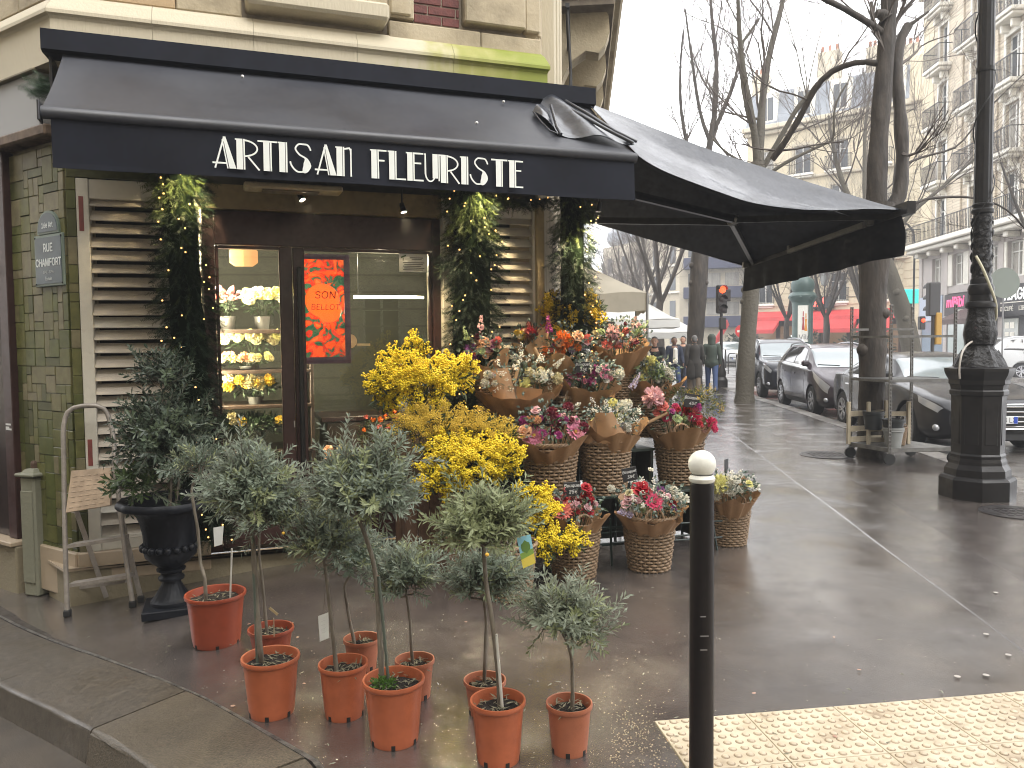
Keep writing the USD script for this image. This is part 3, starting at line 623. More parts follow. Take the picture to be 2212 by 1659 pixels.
def letters():
    T, g, ln, th = .195, .022, .05, .055
    def stem(x): return unary_union([sbox(x, 0, x + T, 1), sbox(x + T + g, 0, x + T + g + ln, 1)])
    SW = T + g + ln
    def seg(*p, w=th): return LineString(p).buffer(w / 2, cap_style=2, join_style=2)
    def serif(x): return sbox(x - .04, .955, x + .02, 1)
    def A(w): 
        ax = .47 * w; k = Polygon([(ax - .03, 1.03), (ax + .05, 1.03), (w, 0), (w - T - .02, 0)])
        i = affinity.translate(seg((ax - .05, .93), (w - T - .07, 0), w=.04), 0, 0)
        return unary_union([k, i, seg((.04, 0), (ax, 1.0)), seg((-.04, .17), (w - T - .1, .17))])
    def R(w):
        o = Point(0, 0).buffer(1, 24); o = affinity.translate(affinity.scale(o, w - T - .03, .29), T, .70)
        i = affinity.translate(affinity.scale(Point(0, 0).buffer(1, 24), w - T - .03 - th, .29 - th), T, .70)
        b = o.difference(i).intersection(sbox(SW - .02, 0, 9, 2))
        return unary_union([stem(0), serif(0), b, seg((SW + .1, .42), (w, 0))])
    def Tt(w): x = (w - SW) / 2; return unary_union([affinity.translate(stem(0), x, 0), sbox(0, 1 - th, w, 1)])
    def I(w): return unary_union([stem(0), serif(0)])
    def S(w):
        pts = np.array([(.86, .80), (.70, .97), (.42, .98), (.24, .82), (.38, .64), (.72, .47), (.84, .26), (.66, .07), (.36, .04), (.10, .20), (.02, .36)])
        t = np.linspace(0, 1, len(pts)); tt = np.linspace(0, 1, 60); X = PchipInterpolator(t, pts[:, 0] * w)(tt); Y = PchipInterpolator(t, pts[:, 1])(tt)
        parts = [LineString(np.c_[X, Y]).buffer(th / 2)]
        for k in range(59):
            wd = .24 * math.exp(-((tt[k] - .60) / .10) ** 2)
            parts.append(LineString([(X[k] - wd * .45, Y[k]), (X[k + 1] - wd * .45, Y[k + 1])]).buffer(max(.02, wd / 2)))
        return unary_union(parts)
    def N(w): return unary_union([stem(0), serif(0), seg((SW, .93), (w - .08, .97), (w - .03, .9)), seg((w - th / 2, .95), (w - th / 2, 0))])
    def E(w, arms): return unary_union([stem(0), serif(0)] + [sbox(SW - .02, y, w * (.86 if 0 < y < .9 else 1), y + th) for y in arms])
    def Uu(w):
        x = w - SW; o = affinity.translate(affinity.scale(Point(0, 0).buffer(1, 24), (x + .1) / 2 + th / 2, .34), (x + .1) / 2, .34); i = affinity.translate(affinity.scale(Point(0, 0).buffer(1, 24), (x + .1) / 2 - th / 2, .29), (x + .1) / 2, .34)
        return unary_union([seg((0, .34), (0, 1)), o.difference(i).intersection(sbox(-9, -9, 9, .34)), sbox(x, .14, x + T, 1), sbox(x + T + g, .05, x + T + g + ln, 1), serif(0)])
    D_ = {'A': A, 'R': R, 'T': Tt, 'I': I, 'S': S, 'N': N, 'F': lambda w: E(w, (.945, .60)), 'L': lambda w: E(w, (0,)), 'E': lambda w: E(w, (.945, .60, 0)), 'U': Uu}
    px = [('A', 462, 511), ('R', 512, 561), ('T', 558, 600), ('I', 604, 624), ('S', 627, 679), ('A', 683, 727), ('N', 727.5, 760), ('F', 802, 835), ('L', 840, 876), ('E', 879, 914), ('U', 918, 949), ('R', 951, 991), ('I', 995, 1013), ('S', 1014, 1058), ('T', 1060, 1095), ('E', 1099, 1129)]
    co = np.polyfit([462, 812, 1130], [.715, 1.664, 2.648], 2); h = .178
    for ch, a, b in px:
        s0, s1 = np.polyval(co, a), np.polyval(co, b)
        g_ = affinity.scale(D_[ch]((s1 - s0) / h), h, h, origin=(0, 0))
        z0 = 2.634 - .0065 * (s0 - .715)
        m = MB().prism(g_, .0022, UPR, (s0, -1.0295, z0))
        yield ch, m
val_w = lambda s: 0
for ch, m in letters():
    v = m.v
    A1o('letter', F(m), m_let)
dr = MB()
for (x, y) in ((525, 170), (1088, 224), (1030, 270)):
    d = ray(x, y); n_ = unit(np.cross(P[5, 0] - P[0, 0], FP(0, -1, 2.92) - FP(0, -.26, 3.455))); p0 = FP(0, -.26, 3.462); t = np.dot(p0 - EYE, n_) / np.dot(d, n_); c = EYE + d * t
    A1o('bird_dropping', MB().sphere(c + np.array([0, -.01, .012]), .011, 1), M('dropping', (.6, .6, .58), .5))

# --- the awning along the avenue, with the loose corner cloth between the two
TT, AA_, BB, CC = FP(3.47, -.28, 3.47), FP(3.495, -1.0, 2.93), np.array([3.255, 6.69, 2.66]), np.array([3.345, 11.40, 2.66])
W1 = AQ + uu * 4.95 + un * .12 + np.array([0, 0, 3.42]); W0 = FP(3.30, -.15, 3.47)
aw2 = TH('avenue_awning', 'black fabric awning reaching out over the pavement beside the baskets, its loose corner sagging', 'awning', (TT + BB) / 2 * [1, 1, 0] + [0, 0, 3])
def A2o(n, m, mt, p=None, **k): return OB(n, m, mt, p or aw2, world=True, **k)
def corner(u, v):
    ridge = TT + (BB - TT) * u; ridge[2] -= .05 * math.sin(math.pi * u) ** 1
    edge = AA_ + (BB - AA_) * u; sag = math.sin(math.pi * min(1, u) ** .72)
    edge = edge + np.array([0, 0, -.185 * sag]) + np.array([.0, -.05, 0]) * sag
    p = ridge + (edge - ridge) * v
    wr = .022 * math.sin(8.5 * (u * 1.35 + v * .55) + 1.2 * math.sin(5 * u)) * math.sin(math.pi * u) * (.3 + .7 * v) + .05 * float(nz([u * 2.2, v * 2.2, .3], 1.9)) * math.sin(math.pi * u)
    bulge = -.07 * math.sin(math.pi * v) * math.sin(math.pi * u)
    return p + np.array([0, 0, wr + bulge])
A2o('corner_cloth', thick([[corner(u, v) for v in np.linspace(0, 1, 22)] for u in np.linspace(0, 1, 70)], .004), m_clothw, smooth=60)
def main_(u, v):
    a = TT + (BB - TT) * u if v == 0 else None
    near, far = (W0 * (1 - u) + BB * u), (W1 * (1 - u) + CC * u)
    p = near * (1 - v) + far * v; p = p + np.array([0, 0, -.05 * math.sin(math.pi * u) * (1 - v) ** 3 - .03 * math.sin(math.pi * u) - .006]); return p
A2o('canopy', thick([[main_(u, v) for v in np.linspace(0, 1, 16)] for u in np.linspace(0, 1, 20)], .004), m_val, smooth=50)
A2o('front_bar', MB().bar(BB + (BB - CC) * .030, CC, .07, .10), m_frame)
A2o('side_bar', MB().bar(W1, CC, .05, .06), m_frame)
vd = unit(CC - BB)
P2 = np.array([[BB - vd * (.02 + .06 * math.sin(v * 3.0)) * (1 - u) + (CC - BB) * u + un * (-.03 + .03 * math.sin(u * 21 + 2) * v + .02 * math.sin(u * 47) * v) + np.array([0, 0, -.03 - .345 * v]) for v in np.linspace(0, 1, 8)] for u in np.linspace(0, 1, 44)])
A2o('valance', thick(P2, .003), m_val, smooth=50)
for k, f in enumerate((.10, .62)):
    sh = AQ + uu * (4.9 * f + .1) + un * .1 + np.array([0, 0, 3.05]); el = BB + (CC - BB) * (f + .28 if k == 0 else f - .2) * .8 + un * -1.0 + np.array([0, 0, .16]); ed = BB + (CC - BB) * (.04 if k == 0 else .93) + np.array([0, 0, -.02])
    arm = A2o('upper_arm', MB().bar(sh, el, .05, .07), m_frame); A2o('forearm', MB().bar(el, ed, .045, .06), m_alu if k else m_frame)
    A2o('elbow', MB().sphere(el, .05, 1), m_alu)
A2o('lateral_tube', MB().tube([corner(.05, .25) - [0, 0, .10], BB + (CC - BB) * .12 - un * .05], .018, 6), m_frame)
A2o('link_bar', MB().bar(BB + (CC - BB) * .10 - un * .12 + [0, 0, -.05], BB + (CC - BB) * .55 - un * .10 + [0, 0, -.05], .035, .05), m_alu)
for f in (.10, .55, .96): A2o('bracket', MB().box(-.03, .03, -.05, .05, -.06, .04, .006).place(UA - math.pi / 2, BB + (CC - BB) * f - un * .08), m_alu)
# crumpled flap where the two cloths meet
d0 = FP(0, -.26, 3.455); nrm = unit(np.cross(fe, FP(0, -1., 2.92) - d0)); nrm = nrm if nrm[2] > 0 else -nrm
def onA(x, y, h=.0):
    d = ray(x, y); t = np.dot(d0 + nrm * h - EYE, nrm) / np.dot(d, nrm); return EYE + d * t
c4 = [onA(1152, 240, .03), onA(1185, 198, .05), onA(1372, 309, .05), onA(1205, 289, .015)]
def flap(u, v):
    p = (c4[0] * (1 - u) + c4[3] * u) * (1 - v) + (c4[1] * (1 - u) + c4[2] * u) * v
    return p + nrm * (.022 * math.sin(9 * v + 3 * u) + .02 * float(nz([u * 3, v * 3, 1.], 1.4)))
A2o('folded_flap', thick([[flap(u, v) for v in np.linspace(0, 1, 14)] for u in np.linspace(0, 1, 22)], .006), m_clothw, smooth=60)
for pts, rr in (([(1212, 226, .05), (1262, 252, .07), (1310, 279, .07), (1368, 309, .05)], .013), ([(1222, 218, .06), (1275, 249, .08), (1330, 284, .075), (1376, 306, .05)], .012), ([(1190, 228, .05), (1196, 250, .06), (1203, 275, .05), (1212, 290, .03)], .012), ([(1152, 241, .03), (1168, 262, .03), (1188, 282, .03), (1207, 290, .02)], .006)):
    A2o('fold', MB().tube([onA(*q) for q in pts], rr, 8), m_clothw, smooth=60)

# ================================================================ fir garlands with fairy lights
def frames(d, r):
    """for unit directions (n,3): two perpendicular axes, randomly turned"""
    h = np.where(np.abs(d[:, 2:]) < .9, [0, 0, 1.], [1., 0, 0]); a = unit(np.cross(d, h)); b = np.cross(d, a); t = r.uniform(0, 2 * math.pi, len(d))[:, None]
    return a * np.cos(t) + b * np.sin(t), -a * np.sin(t) + b * np.cos(t)
def leaves(p, d, side, nrm_, L, W, fold=.25, tip=.62, bend=0.):
    """leaf blades (n): base p, direction d, width axis side, normal nrm_; 4 triangles each"""
    L = np.broadcast_to(L, (len(p),))[:, None]; W = np.broadcast_to(W, (len(p),))[:, None]
    b = p; c = p + d * L * .5 - nrm_ * W * fold; l = p + d * L * (1 - tip + .1) - side * W / 2; r_ = p + d * L * (1 - tip + .1) + side * W / 2; t = p + d * L - nrm_ * L * bend
    v = np.stack([b, l, c, r_, t], 1).reshape(-1, 3); o = np.arange(len(p))[:, None, None] * 5
    f = (np.array([[0, 2, 1], [0, 3, 2], [1, 2, 4], [2, 3, 4]])[None] + o).reshape(-1, 3)
    return v, f
def quads(p, d, side, L, W):
    L = np.broadcast_to(L, (len(p),))[:, None]; W = np.broadcast_to(W, (len(p),))[:, None]
    v = np.stack([p - side * W / 2, p + side * W / 2, p + d * L], 1).reshape(-1, 3); o = np.arange(len(p))[:, None] * 3
    return v, np.arange(3)[None] + o
m_fir = M('fir_needles', (.014, .032, .013), .55, island=.5, trans=.08, spec=.2)
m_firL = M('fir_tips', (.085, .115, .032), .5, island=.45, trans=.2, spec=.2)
m_wood = M('twig_brown', (.07, .05, .035), .8)
m_bulb = M('fairy_bulb', (1, .6, .25), .3, emit=(1., .50, .14), es=1.1)
def sprigs(r, c, d, n, Ls, needle, nw=.0045):
    """n sprigs at c along d: a flat row of needles each"""
    a, b = frames(d, r); K = 18; P_, D_, S_ = [], [], []
    for k in range(K):
        t = (k + .5) / K; sd = 1 if k % 2 else -1
        pos = c + d * (Ls * t)[:, None]; dirn = unit(d * .75 + a * sd * .75 + b * r.normal(0, .25, (len(c), 1)) + b * .15)
        P_.append(pos); D_.append(dirn); S_.append(unit(np.cross(dirn, b + .01)))
    P_, D_, S_ = map(np.vstack, (P_, D_, S_))
    v, f = quads(P_, D_, S_, np.tile(needle, K), nw)
    return v, f
def garland(label, curve, w, dep, n, seed, lights, facing, topn=.0):
    """curve: world points down the garland's middle; w wide, dep deep"""
    r = rng(seed); C = np.array(curve, float); th = TH('fir_garland', label, 'garland', C[-1], group=None)
    side = unit(np.cross(facing, [0, 0, 1.])); t = r.uniform(0, 1, n); X = np.stack([np.interp(t, np.linspace(0, 1, len(C)), C[:, k]) for k in range(3)], 1)
    g = r.uniform(0, 2 * math.pi, n); q = np.sqrt(r.uniform(.12, 1, n)); wob = 1 + .16 * np.sin(t * 19 + seed) + .10 * np.sin(t * 47 + 2 * seed)
    off = side * (np.cos(g) * q * w / 2 * wob)[:, None] + np.asarray(facing) * (np.sin(g) * q * dep / 2 + .02)[:, None]
    d = unit(off / max(w, dep) * 2.2 + np.array([0, 0, -.55]) + r.normal(0, .35, (n, 3)))
    pos = X + off * .82
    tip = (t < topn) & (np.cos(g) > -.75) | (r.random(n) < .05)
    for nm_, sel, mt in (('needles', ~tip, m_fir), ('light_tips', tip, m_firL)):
        v, f = sprigs(r, pos[sel], d[sel], sel.sum(), r.uniform(.07, .13, sel.sum()), r.uniform(.016, .030, sel.sum())); OB(nm_, (v, f), mt, th, world=True, kind='stuff')
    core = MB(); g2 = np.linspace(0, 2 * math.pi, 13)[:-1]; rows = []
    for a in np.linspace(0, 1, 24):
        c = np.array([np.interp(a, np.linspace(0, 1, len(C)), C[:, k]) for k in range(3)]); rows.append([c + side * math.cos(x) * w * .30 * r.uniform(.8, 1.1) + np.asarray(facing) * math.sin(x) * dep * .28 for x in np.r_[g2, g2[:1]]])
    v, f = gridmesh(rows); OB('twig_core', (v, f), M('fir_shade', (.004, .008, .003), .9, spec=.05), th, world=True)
    for k in range(lights):
        a = (k + r.uniform(.1, .9)) / lights; c = np.array([np.interp(a, np.linspace(0, 1, len(C)), C[:, j]) for j in range(3)]); x = r.uniform(-.45, .45)
        p = c + side * x * w * 1.05 + np.asarray(facing) * (dep / 2 * math.sqrt(1 - (2 * x) ** 2 * .8) + .045)
        OB('bulb', MB().sphere(p, .0060, 1), m_bulb, th, world=True)
    return th
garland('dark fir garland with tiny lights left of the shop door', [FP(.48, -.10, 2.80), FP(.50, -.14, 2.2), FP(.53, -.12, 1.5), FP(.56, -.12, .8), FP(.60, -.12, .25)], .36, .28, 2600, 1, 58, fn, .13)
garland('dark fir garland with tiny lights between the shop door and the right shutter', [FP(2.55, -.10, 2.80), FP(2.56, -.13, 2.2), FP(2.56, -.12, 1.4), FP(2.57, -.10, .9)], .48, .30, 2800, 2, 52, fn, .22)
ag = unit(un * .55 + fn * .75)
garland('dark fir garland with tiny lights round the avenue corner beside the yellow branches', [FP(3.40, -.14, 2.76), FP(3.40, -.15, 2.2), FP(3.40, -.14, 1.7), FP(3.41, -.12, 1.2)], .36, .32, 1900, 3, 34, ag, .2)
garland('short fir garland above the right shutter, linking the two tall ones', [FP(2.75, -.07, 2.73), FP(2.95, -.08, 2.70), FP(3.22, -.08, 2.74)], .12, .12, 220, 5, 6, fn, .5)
m_spr = M('sprig_green', (.05, .11, .05), .5, island=.4, trans=.2)
sp = TH('fir_sprig', 'green fir sprig sticking out at the left end of the awning', 'fir sprig', FP(-.24, -.06, 3.30))
r = rng(77); n = 60; pos = FP(-.25, -.10, 3.26) + r.normal(0, .03, (n, 3)); d = unit(np.array([-.9, -.3, .1]) + r.normal(0, .35, (n, 3)))
v, f = sprigs(r, pos, d, n, r.uniform(.08, .14, n), r.uniform(.02, .035, n)); OB('needles', (v, f), m_spr, sp, world=True, kind='stuff')

# lit spot lamps under the awning
m_lamp = M('lamp_glow', (1, .9, .7), .3, emit=(1., .86, .60), es=40.)
def spot(name_label, p, aim, power, ang=55., vis=True):
    t = TH('spot_lamp', name_label, 'lamp', p); d = unit(np.asarray(aim) - p)
    a, b = frames(d[None], rng(1)); a, b = a[0], b[0]; R = np.stack([a, b, d], 1)
    OB('lamp_body', MB().join(MB().lathe([(.0001, -.075), (.018, -.075), (.022, -.015), (.025, .0), (.022, .0), (.019, -.008)], 14), R, p), m_frame, t, smooth=40, world=True)
    OB('lamp_face', MB().join(MB().lathe([(.019, -.007), (.0001, -.004)], 14), R, p), m_lamp, t, world=True)
    OB('bracket', MB().bar(p - d * .06, p - d * .06 + np.array([0, 0, .12]), .012), m_frame, t, world=True)
    l = UsdLux.SphereLight.Define(stage, str(t.GetPath()) + '/light'); l.CreateRadiusAttr(.025); l.CreateIntensityAttr(power); l.CreateColorAttr(Gf.Vec3f(1., .80, .48))
    q = p + d * .045 - p
    l.GetPrim().CreateAttribute('inputs:normalize', Sdf.ValueTypeNames.Bool).Set(True)
    Rm = np.eye(4); Rm[0, :3] = a; Rm[1, :3] = np.cross(-d, a); Rm[2, :3] = -d; Rm[3, :3] = q
    l.AddTransformOp().Set(Gf.Matrix4d(Rm.tolist()))
    sh = UsdLux.ShapingAPI.Apply(l.GetPrim()); sh.CreateShapingConeAngleAttr(ang); sh.CreateShapingConeSoftnessAttr(.5)
LP = 5.
spot('small spot lamp over the left garland', FP(.66, -.42, 2.84), FP(.50, -.12, 2.50), LP * 2.2, 34.)
spot('small black spot lamp above the middle of the shop door', FP(1.30, -.16, 2.62), FP(1.9, -.9, 1.2), LP)
spot('small spot lamp above the right leaf of the shop door, aimed at the yellow mimosa', FP(2.02, -.2, 2.56), FP(2.3, -.75, .9), LP * 2.6, 50.)
spot('small spot lamp over the garland by the right shutter', FP(2.66, -.46, 2.84), FP(2.60, -.12, 2.45), LP * 2.2, 34.)
spot('small glowing spot lamp at the avenue corner, over the top bouquets', FP(3.50, -.42, 2.60), FP(3.3, -.35, 1.2), LP * 4)
# ================================================================ buildings across the avenue
m_beige = M('beige_brick', (.50, .43, .33), .8, var=.12, vscale=.4)
def brickmat(name, c1, c2, mort, sc=1.):
    _mats[name] = usdkit.material(stage, '/World/Looks/' + name, {'tc': ('texture_coordinate', {}), 'mp': ('mapping', {'rotation': (rad(90), 0, 0)}), 'b': ('brick_texture', {'scale': sc, 'color1': c1, 'color2': c2, 'mortar': mort, 'mortar_size': .014, 'brick_width': .44, 'row_height': .15, 'mortar_smooth': .1}), 'p': ('principled_bsdf', {'roughness': .8})},
        [('tc.object', 'mp.vector'), ('mp.vector', 'b.vector'), ('b.color', 'p.base_color')], surface='p.BSDF'); return _mats[name]
m_bbrick = brickmat('pale_brick_wall', (.56, .49, .38), (.49, .42, .32), (.38, .32, .25), 1.)
m_mauve = M('mauve_render', (.46, .42, .395), .8, var=.15, vscale=.7)
m_white = M('white_trim', (.74, .71, .63), .7, var=.12, vscale=2.)
m_cream = M('cream_stone', (.60, .52, .37), .8, var=.16, vscale=.6)
m_cream2 = M('cream_stone_far', (.52, .46, .35), .8, var=.15, vscale=.4)
m_zinc = M('zinc_roof', (.24, .26, .29), .4, var=.2, vscale=1.)
m_iron = M('black_ironwork', (.02, .02, .022), .5)
m_wpane = M('window_pane_dark', (.03, .035, .04), .06, spec=.8)
m_wpane2 = M('window_pane_curtain', (.36, .34, .30), .12, var=.4, vscale=1.2, stretch=(3, 3, .1))
m_wfr = M('window_frame_white', (.60, .59, .55), .5)
m_navy = M('navy_panel', (.03, .035, .07), .5)
def win(P_, th, par, x, z, w, h, dep=.22, surround=None, shutters=None, bal=None, pane=None, arch=False):
    wf = MB(); wf.box(x - w / 2, x - w / 2 + .07, dep - .06, dep, z, z + h).box(x + w / 2 - .07, x + w / 2, dep - .06, dep, z, z + h).box(x - .045, x + .045, dep - .065, dep, z, z + h).box(x - w / 2 + .07, x + w / 2 - .07, dep - .06, dep, z + h - .09, z + h).box(x - w / 2 + .07, x + w / 2 - .07, dep - .06, dep, z, z + .10).box(x - w / 2 + .07, x + w / 2 - .07, dep - .055, dep, z + h * .68, z + h * .68 + .05)
    wd = OB('window', P_(wf), m_wfr, th, world=True)
    OB('pane', P_(MB().box(x - w / 2, x + w / 2, dep + .002, dep + .02, z, z + h)), pane or m_wpane, wd, world=True)
    if surround: OB('surround', P_(MB().box(x - w / 2 - .16, x - w / 2, -.06, .0, z - .02, z + h + .2).box(x + w / 2, x + w / 2 + .16, -.06, .0, z - .02, z + h + .2).box(x - w / 2, x + w / 2, -.06, .0, z + h, z + h + .2)), surround, wd, world=True)
    if shutters: OB('shutter', P_(MB().box(x - w * .98, x - w * .52, -.05, .0, z, z + h)), shutters, wd, world=True); OB('shutter', P_(MB().box(x + w * .52, x + w * .98, -.05, .0, z, z + h)), shutters, wd, world=True)
    if bal:
        bw, bd = bal; b = OB('balcony', P_(MB().box(x - bw / 2, x + bw / 2, -bd, .02, z - .22, z - .04, .03).box(x - bw / 2 + .12, x + bw / 2 - .12, -bd + .12, .0, z - .36, z - .225, .03)), m_white, th, world=True)
        rails(P_, b, x - bw / 2 + .04, x + bw / 2 - .04, -bd + .05, z - .04, 1.0, True)
def rails(P_, par, x0, x1, y, z, h, ends=False, step=.115):
    m = MB(); m.box(x0, x1, y - .02, y + .02, z + h - .04, z + h).box(x0, x1, y - .012, y + .012, z + .06, z + .085)
    k = max(2, int((x1 - x0) / step))
    for i in range(k + 1):
        x = x0 + (x1 - x0) * i / k
        m.box(x - .011, x + .011, y - .011, y + .011, z, z + h - .04)
        if i % 3 == 1 and i < k: 
            for zc in (.32, .62): m.tube([(x + .06 + .07 * math.cos(t), y, z + zc + .12 * math.sin(t)) for t in np.linspace(0, 2 * math.pi, 9)[:-1]], .012, 3, closed=True)
    if ends:
        for x in (x0, x1): m.box(x - .012, x + .012, y, -.0, z + h - .04, z + h).box(x - .01, x + .01, y * .5 - .01, y * .5 + .01, z, z + h)
    OB('railing', P_(m), m_iron, par, world=True)
def wallpoly(P_, th, x0, x1, z0, z1, holes, m, name='wall', t=.25):
    q = sbox(x0, z0, x1, z1).difference(unary_union([sbox(a, b, c, d) for a, b, c, d in holes]) if holes else Polygon())
    OB(name, P_(MB().prism(q, t, UPR, (0, t, 0))), m, th, world=True)
def strip(P_, th, name, x0, x1, z0, z1, y, m, c=.02): OB(name, P_(MB().box(x0, x1, y, .02, z0, z1, c)), m, th, world=True)

# --- tall brick building at the right
O = np.array([19.8 + .085 * 46.7, 46.7, 0]); a0 = math.atan2(-.9964, -.085)
Pb = lambda m: m.place(a0, O)
tb = TH('apartment_building', 'tall pale brick apartment building with white balconies above the dark shops at the right', 'building', O)
holes, wl = [], []
cols = [(2.6, 1.0, 'n'), (6.4, 1.25, 'b'), (9.7, 1.25, 'b'), (13.2, 1.25, 'b')]
fl = [6.95, 10.05, 13.15, 16.25, 19.35, 22.4]
for z in fl:
    for x, w, k in cols: holes.append((x - w / 2, z, x + w / 2, z + 2.25)); wl.append((x, z, w, 2.25))
wallpoly(Pb, tb, 0, 18, 6.7, 26, holes, m_bbrick)
OB('back_wall', Pb(MB().box(0, 18, .45, 3.5, -.3, 26)), m_dark, tb, world=True)
OB('end_wall', Pb(MB().box(-.02, 1.35, -.03, .3, 6.9, 25.6, .02)), m_cream, tb, world=True)
r = rng(31)
for i, (x, z, w, h) in enumerate(wl):
    first = z < 7.5
    win(Pb, tb, None, x, z, w, h, surround=m_white, bal=None if first else (w + 1.0, .75), pane=m_wpane2 if r.random() < .4 else m_wpane)
    if not first: OB('console', Pb(MB().box(x - .55, x - .35, -.4, 0, z - .75, z - .37, .04).box(x + .35, x + .55, -.4, 0, z - .75, z - .37, .04)), m_white, tb, world=True, kind='stuff')
for x in (4.5, 8.0, 11.5): strip(Pb, tb, 'pier', x - .45, x + .45, 6.96, 25.5, -.10, m_bbrick)
bb = OB('balcony', Pb(MB().box(-.1, 18, -1.0, .02, 6.62, 6.9, .05).box(0, 18, -.8, .0, 6.4, 6.61, .05)), m_white, tb, world=True); rails(Pb, bb, 0, 12.5, -.92, 6.9, 1.0, True, .16)
for k in range(9): OB('console', Pb(MB().box(.6 + 1.6 * k, 1.0 + 1.6 * k, -.6, 0, 6.12, 6.39, .05)), m_white, tb, world=True)
for z0, y in ((20.75, -.35), (21.1, -.55), (25.2, -.5), (25.6, -.8)): strip(Pb, tb, 'cornice', -.1, 18, z0, z0 + .22, y, m_white, .04)
g1 = [(2.1, 1.1), (4.7, 1.2), (8.0, 1.2), (10.2, 1.3), (13.2, 1.3)]
wallpoly(Pb, tb, 0, 18, 3.95, 6.38, [(x - w / 2, 4.35, x + w / 2, 6.0) for x, w in g1], m_mauve, 'first_floor_wall')
for x, w in g1: win(Pb, tb, None, x, 4.35, w, 1.65, pane=m_wpane2, shutters=m_white if x in (4.7, 10.2) else None)
for x in (.2, 3.4, 6.2, 9.1, 11.8): strip(Pb, tb, 'pilaster', x - .2, x + .2, 0, 6.37, -.08, m_mauve)
# shops
m_black = M('shop_black', (.012, .012, .013), .35)
strip(Pb, tb, 'shop_fascia', .25, 3.1, 2.55, 3.9, -.12, M('pale_blue_fascia', (.42, .47, .56), .5))
OB('blue_shopfront', Pb(MB().box(.25, 3.1, -.02, .1, 0, 2.54)), M('blue_glass_front', (.18, .22, .27), .15), tb, world=True)
OB('sign_board', Pb(MB().box(3.5, 6.1, -.16, .0, 2.75, 3.9, .02)), m_black, tb, world=True)
OB('shopfront', Pb(MB().box(3.5, 9.0, .0, .1, 0, 2.74)), m_black, tb, world=True)
for a, b in ((3.7, 4.5), (4.6, 5.5), (6.4, 7.2), (7.4, 8.5)): OB('shop_window', Pb(MB().box(a, b, -.03, .0, .25, 2.3)), M('shop_window_lit', (.25, .27, .27), .1, emit=(.75, .85, .8), es=.12), tb, world=True)
def txt(s, h, m, P_, par, x, y, z, sh=0, name='lettering', depth=.02, bold=False):
    t = meshkit.text_mesh(s, h, depth, bold); v = np.array(t.vertices); v[:, 0] += v[:, 1] * sh
    v = v @ UPR.T + np.array([x, y, z]); return OB(name, P_(MB().add(v, t.faces)), m, par, world=True)
txt('miBibi', .50, M('pink_neon', (.8, .1, .25), .4, emit=(1, .12, .30), es=.35), Pb, tb, 3.75, -.165, 3.22, .15, bold=True)
txt('BISTRO', .13, m_white, Pb, tb, 5.1, -.165, 2.92)
ca = MB(); V = [[x, y, z] for x in (5.9, 8.9) for y, z in ((-.02, 3.15), (-1.5, 2.5), (-1.5, 2.25), (-.02, 2.9))]
ca.add(V, [[0, 1, 5, 4], [1, 2, 6, 5], [2, 3, 7, 6], [0, 3, 2, 1], [4, 5, 6, 7]]); OB('shop_awning_brown', Pb(ca), M('brown_awning', (.10, .07, .065), .7), tb, world=True)
OB('neon_sign', Pb(MB().sphere((7.4, -.1, 1.9), .22, 2)), M('violet_neon', (.5, .3, .8), .4, emit=(.6, .35, 1.), es=1.2), tb, world=True)
OB('sign_board', Pb(MB().box(9.0, 15, -.16, .0, 2.55, 4.0, .02)), m_black, tb, world=True)
txt('VIAGER', .50, M('lit_white_letter', (.8, .8, .78), .5, emit=(1, 1, 1), es=.25), Pb, tb, 9.45, -.165, 3.30, bold=True)
OB('sign_line', Pb(MB().box(9.3, 12, -.17, -.16, 3.16, 3.20)), m_white, tb, world=True)
txt('OCCUPÉ', .20, m_white, Pb, tb, 9.3, -.165, 2.80); txt('LIBRE', .20, m_white, Pb, tb, 10.9, -.165, 2.80)
OB('shopfront', Pb(MB().box(9.05, 15, .0, .1, 0, 2.54)), m_black, tb, world=True)
OB('shop_window', Pb(MB().box(9.35, 10.6, -.03, .0, .4, 2.45)), M('office_window', (.20, .21, .20), .1, emit=(.8, .8, .7), es=.08), tb, world=True)
for i, zz in enumerate((2.0, 1.55, 1.1, .7)):
    for xx in (9.5, 9.95): OB('window_card', Pb(MB().box(xx, xx + .34, -.045, -.03, zz, zz + .28)), m_white if i != 3 else M('yellow_card', (.6, .6, .12), .5), tb, world=True)

# --- cream corner building with the red cafe
O2 = np.array([18.6, 63.5, 0]); E2 = np.array([28.2, 55.8, 0]); a2 = math.atan2(*(E2 - O2)[1::-1]); L2 = np.linalg.norm(E2 - O2)
Pc = lambda m: m.place(a2, O2)
cb = TH('cafe_building', 'cream stone corner building with mansard roof above the red cafe awning', 'building', O2)
cx = [1.5, 4.3, 7.0, 9.7]; cz = [4.4, 7.6, 10.8, 14.0]
wallpoly(Pc, cb, 0, L2, -.2, 17.8, [(x - .6, z, x + .6, z + 2.1) for x in cx for z in cz], m_cream)
OB('back_wall', Pc(MB().box(0, L2, .5, 8, -.2, 17.8)), m_dark, cb, world=True)
for x in cx:
    for z in cz: win(Pc, cb, None, x, z, 1.2, 2.1, surround=m_cream2, pane=m_wpane2 if r.random() < .3 else m_wpane, bal=(1.9, .5) if z > 7 else (1.6, .3))
for z in np.arange(3.95, 17.2, .62):
    if not any(abs(z - q) < .01 for q in (7.3,)): strip(Pc, cb, 'rustication', 0, L2, z, z + .05, -.015, m_cream2, 0) if False else None
for k, z in enumerate(np.arange(4.1, 7.0, .48)):
    for (a, b) in ((0, .85), (2.15, 3.65), (4.95, 6.35), (7.65, 9.05), (10.35, L2 - .05)): OB('stone_course', Pc(MB().box(a + .02, b - .02, -.05, .01, z + .02, z + .46, .02)), m_cream, cb, world=True)
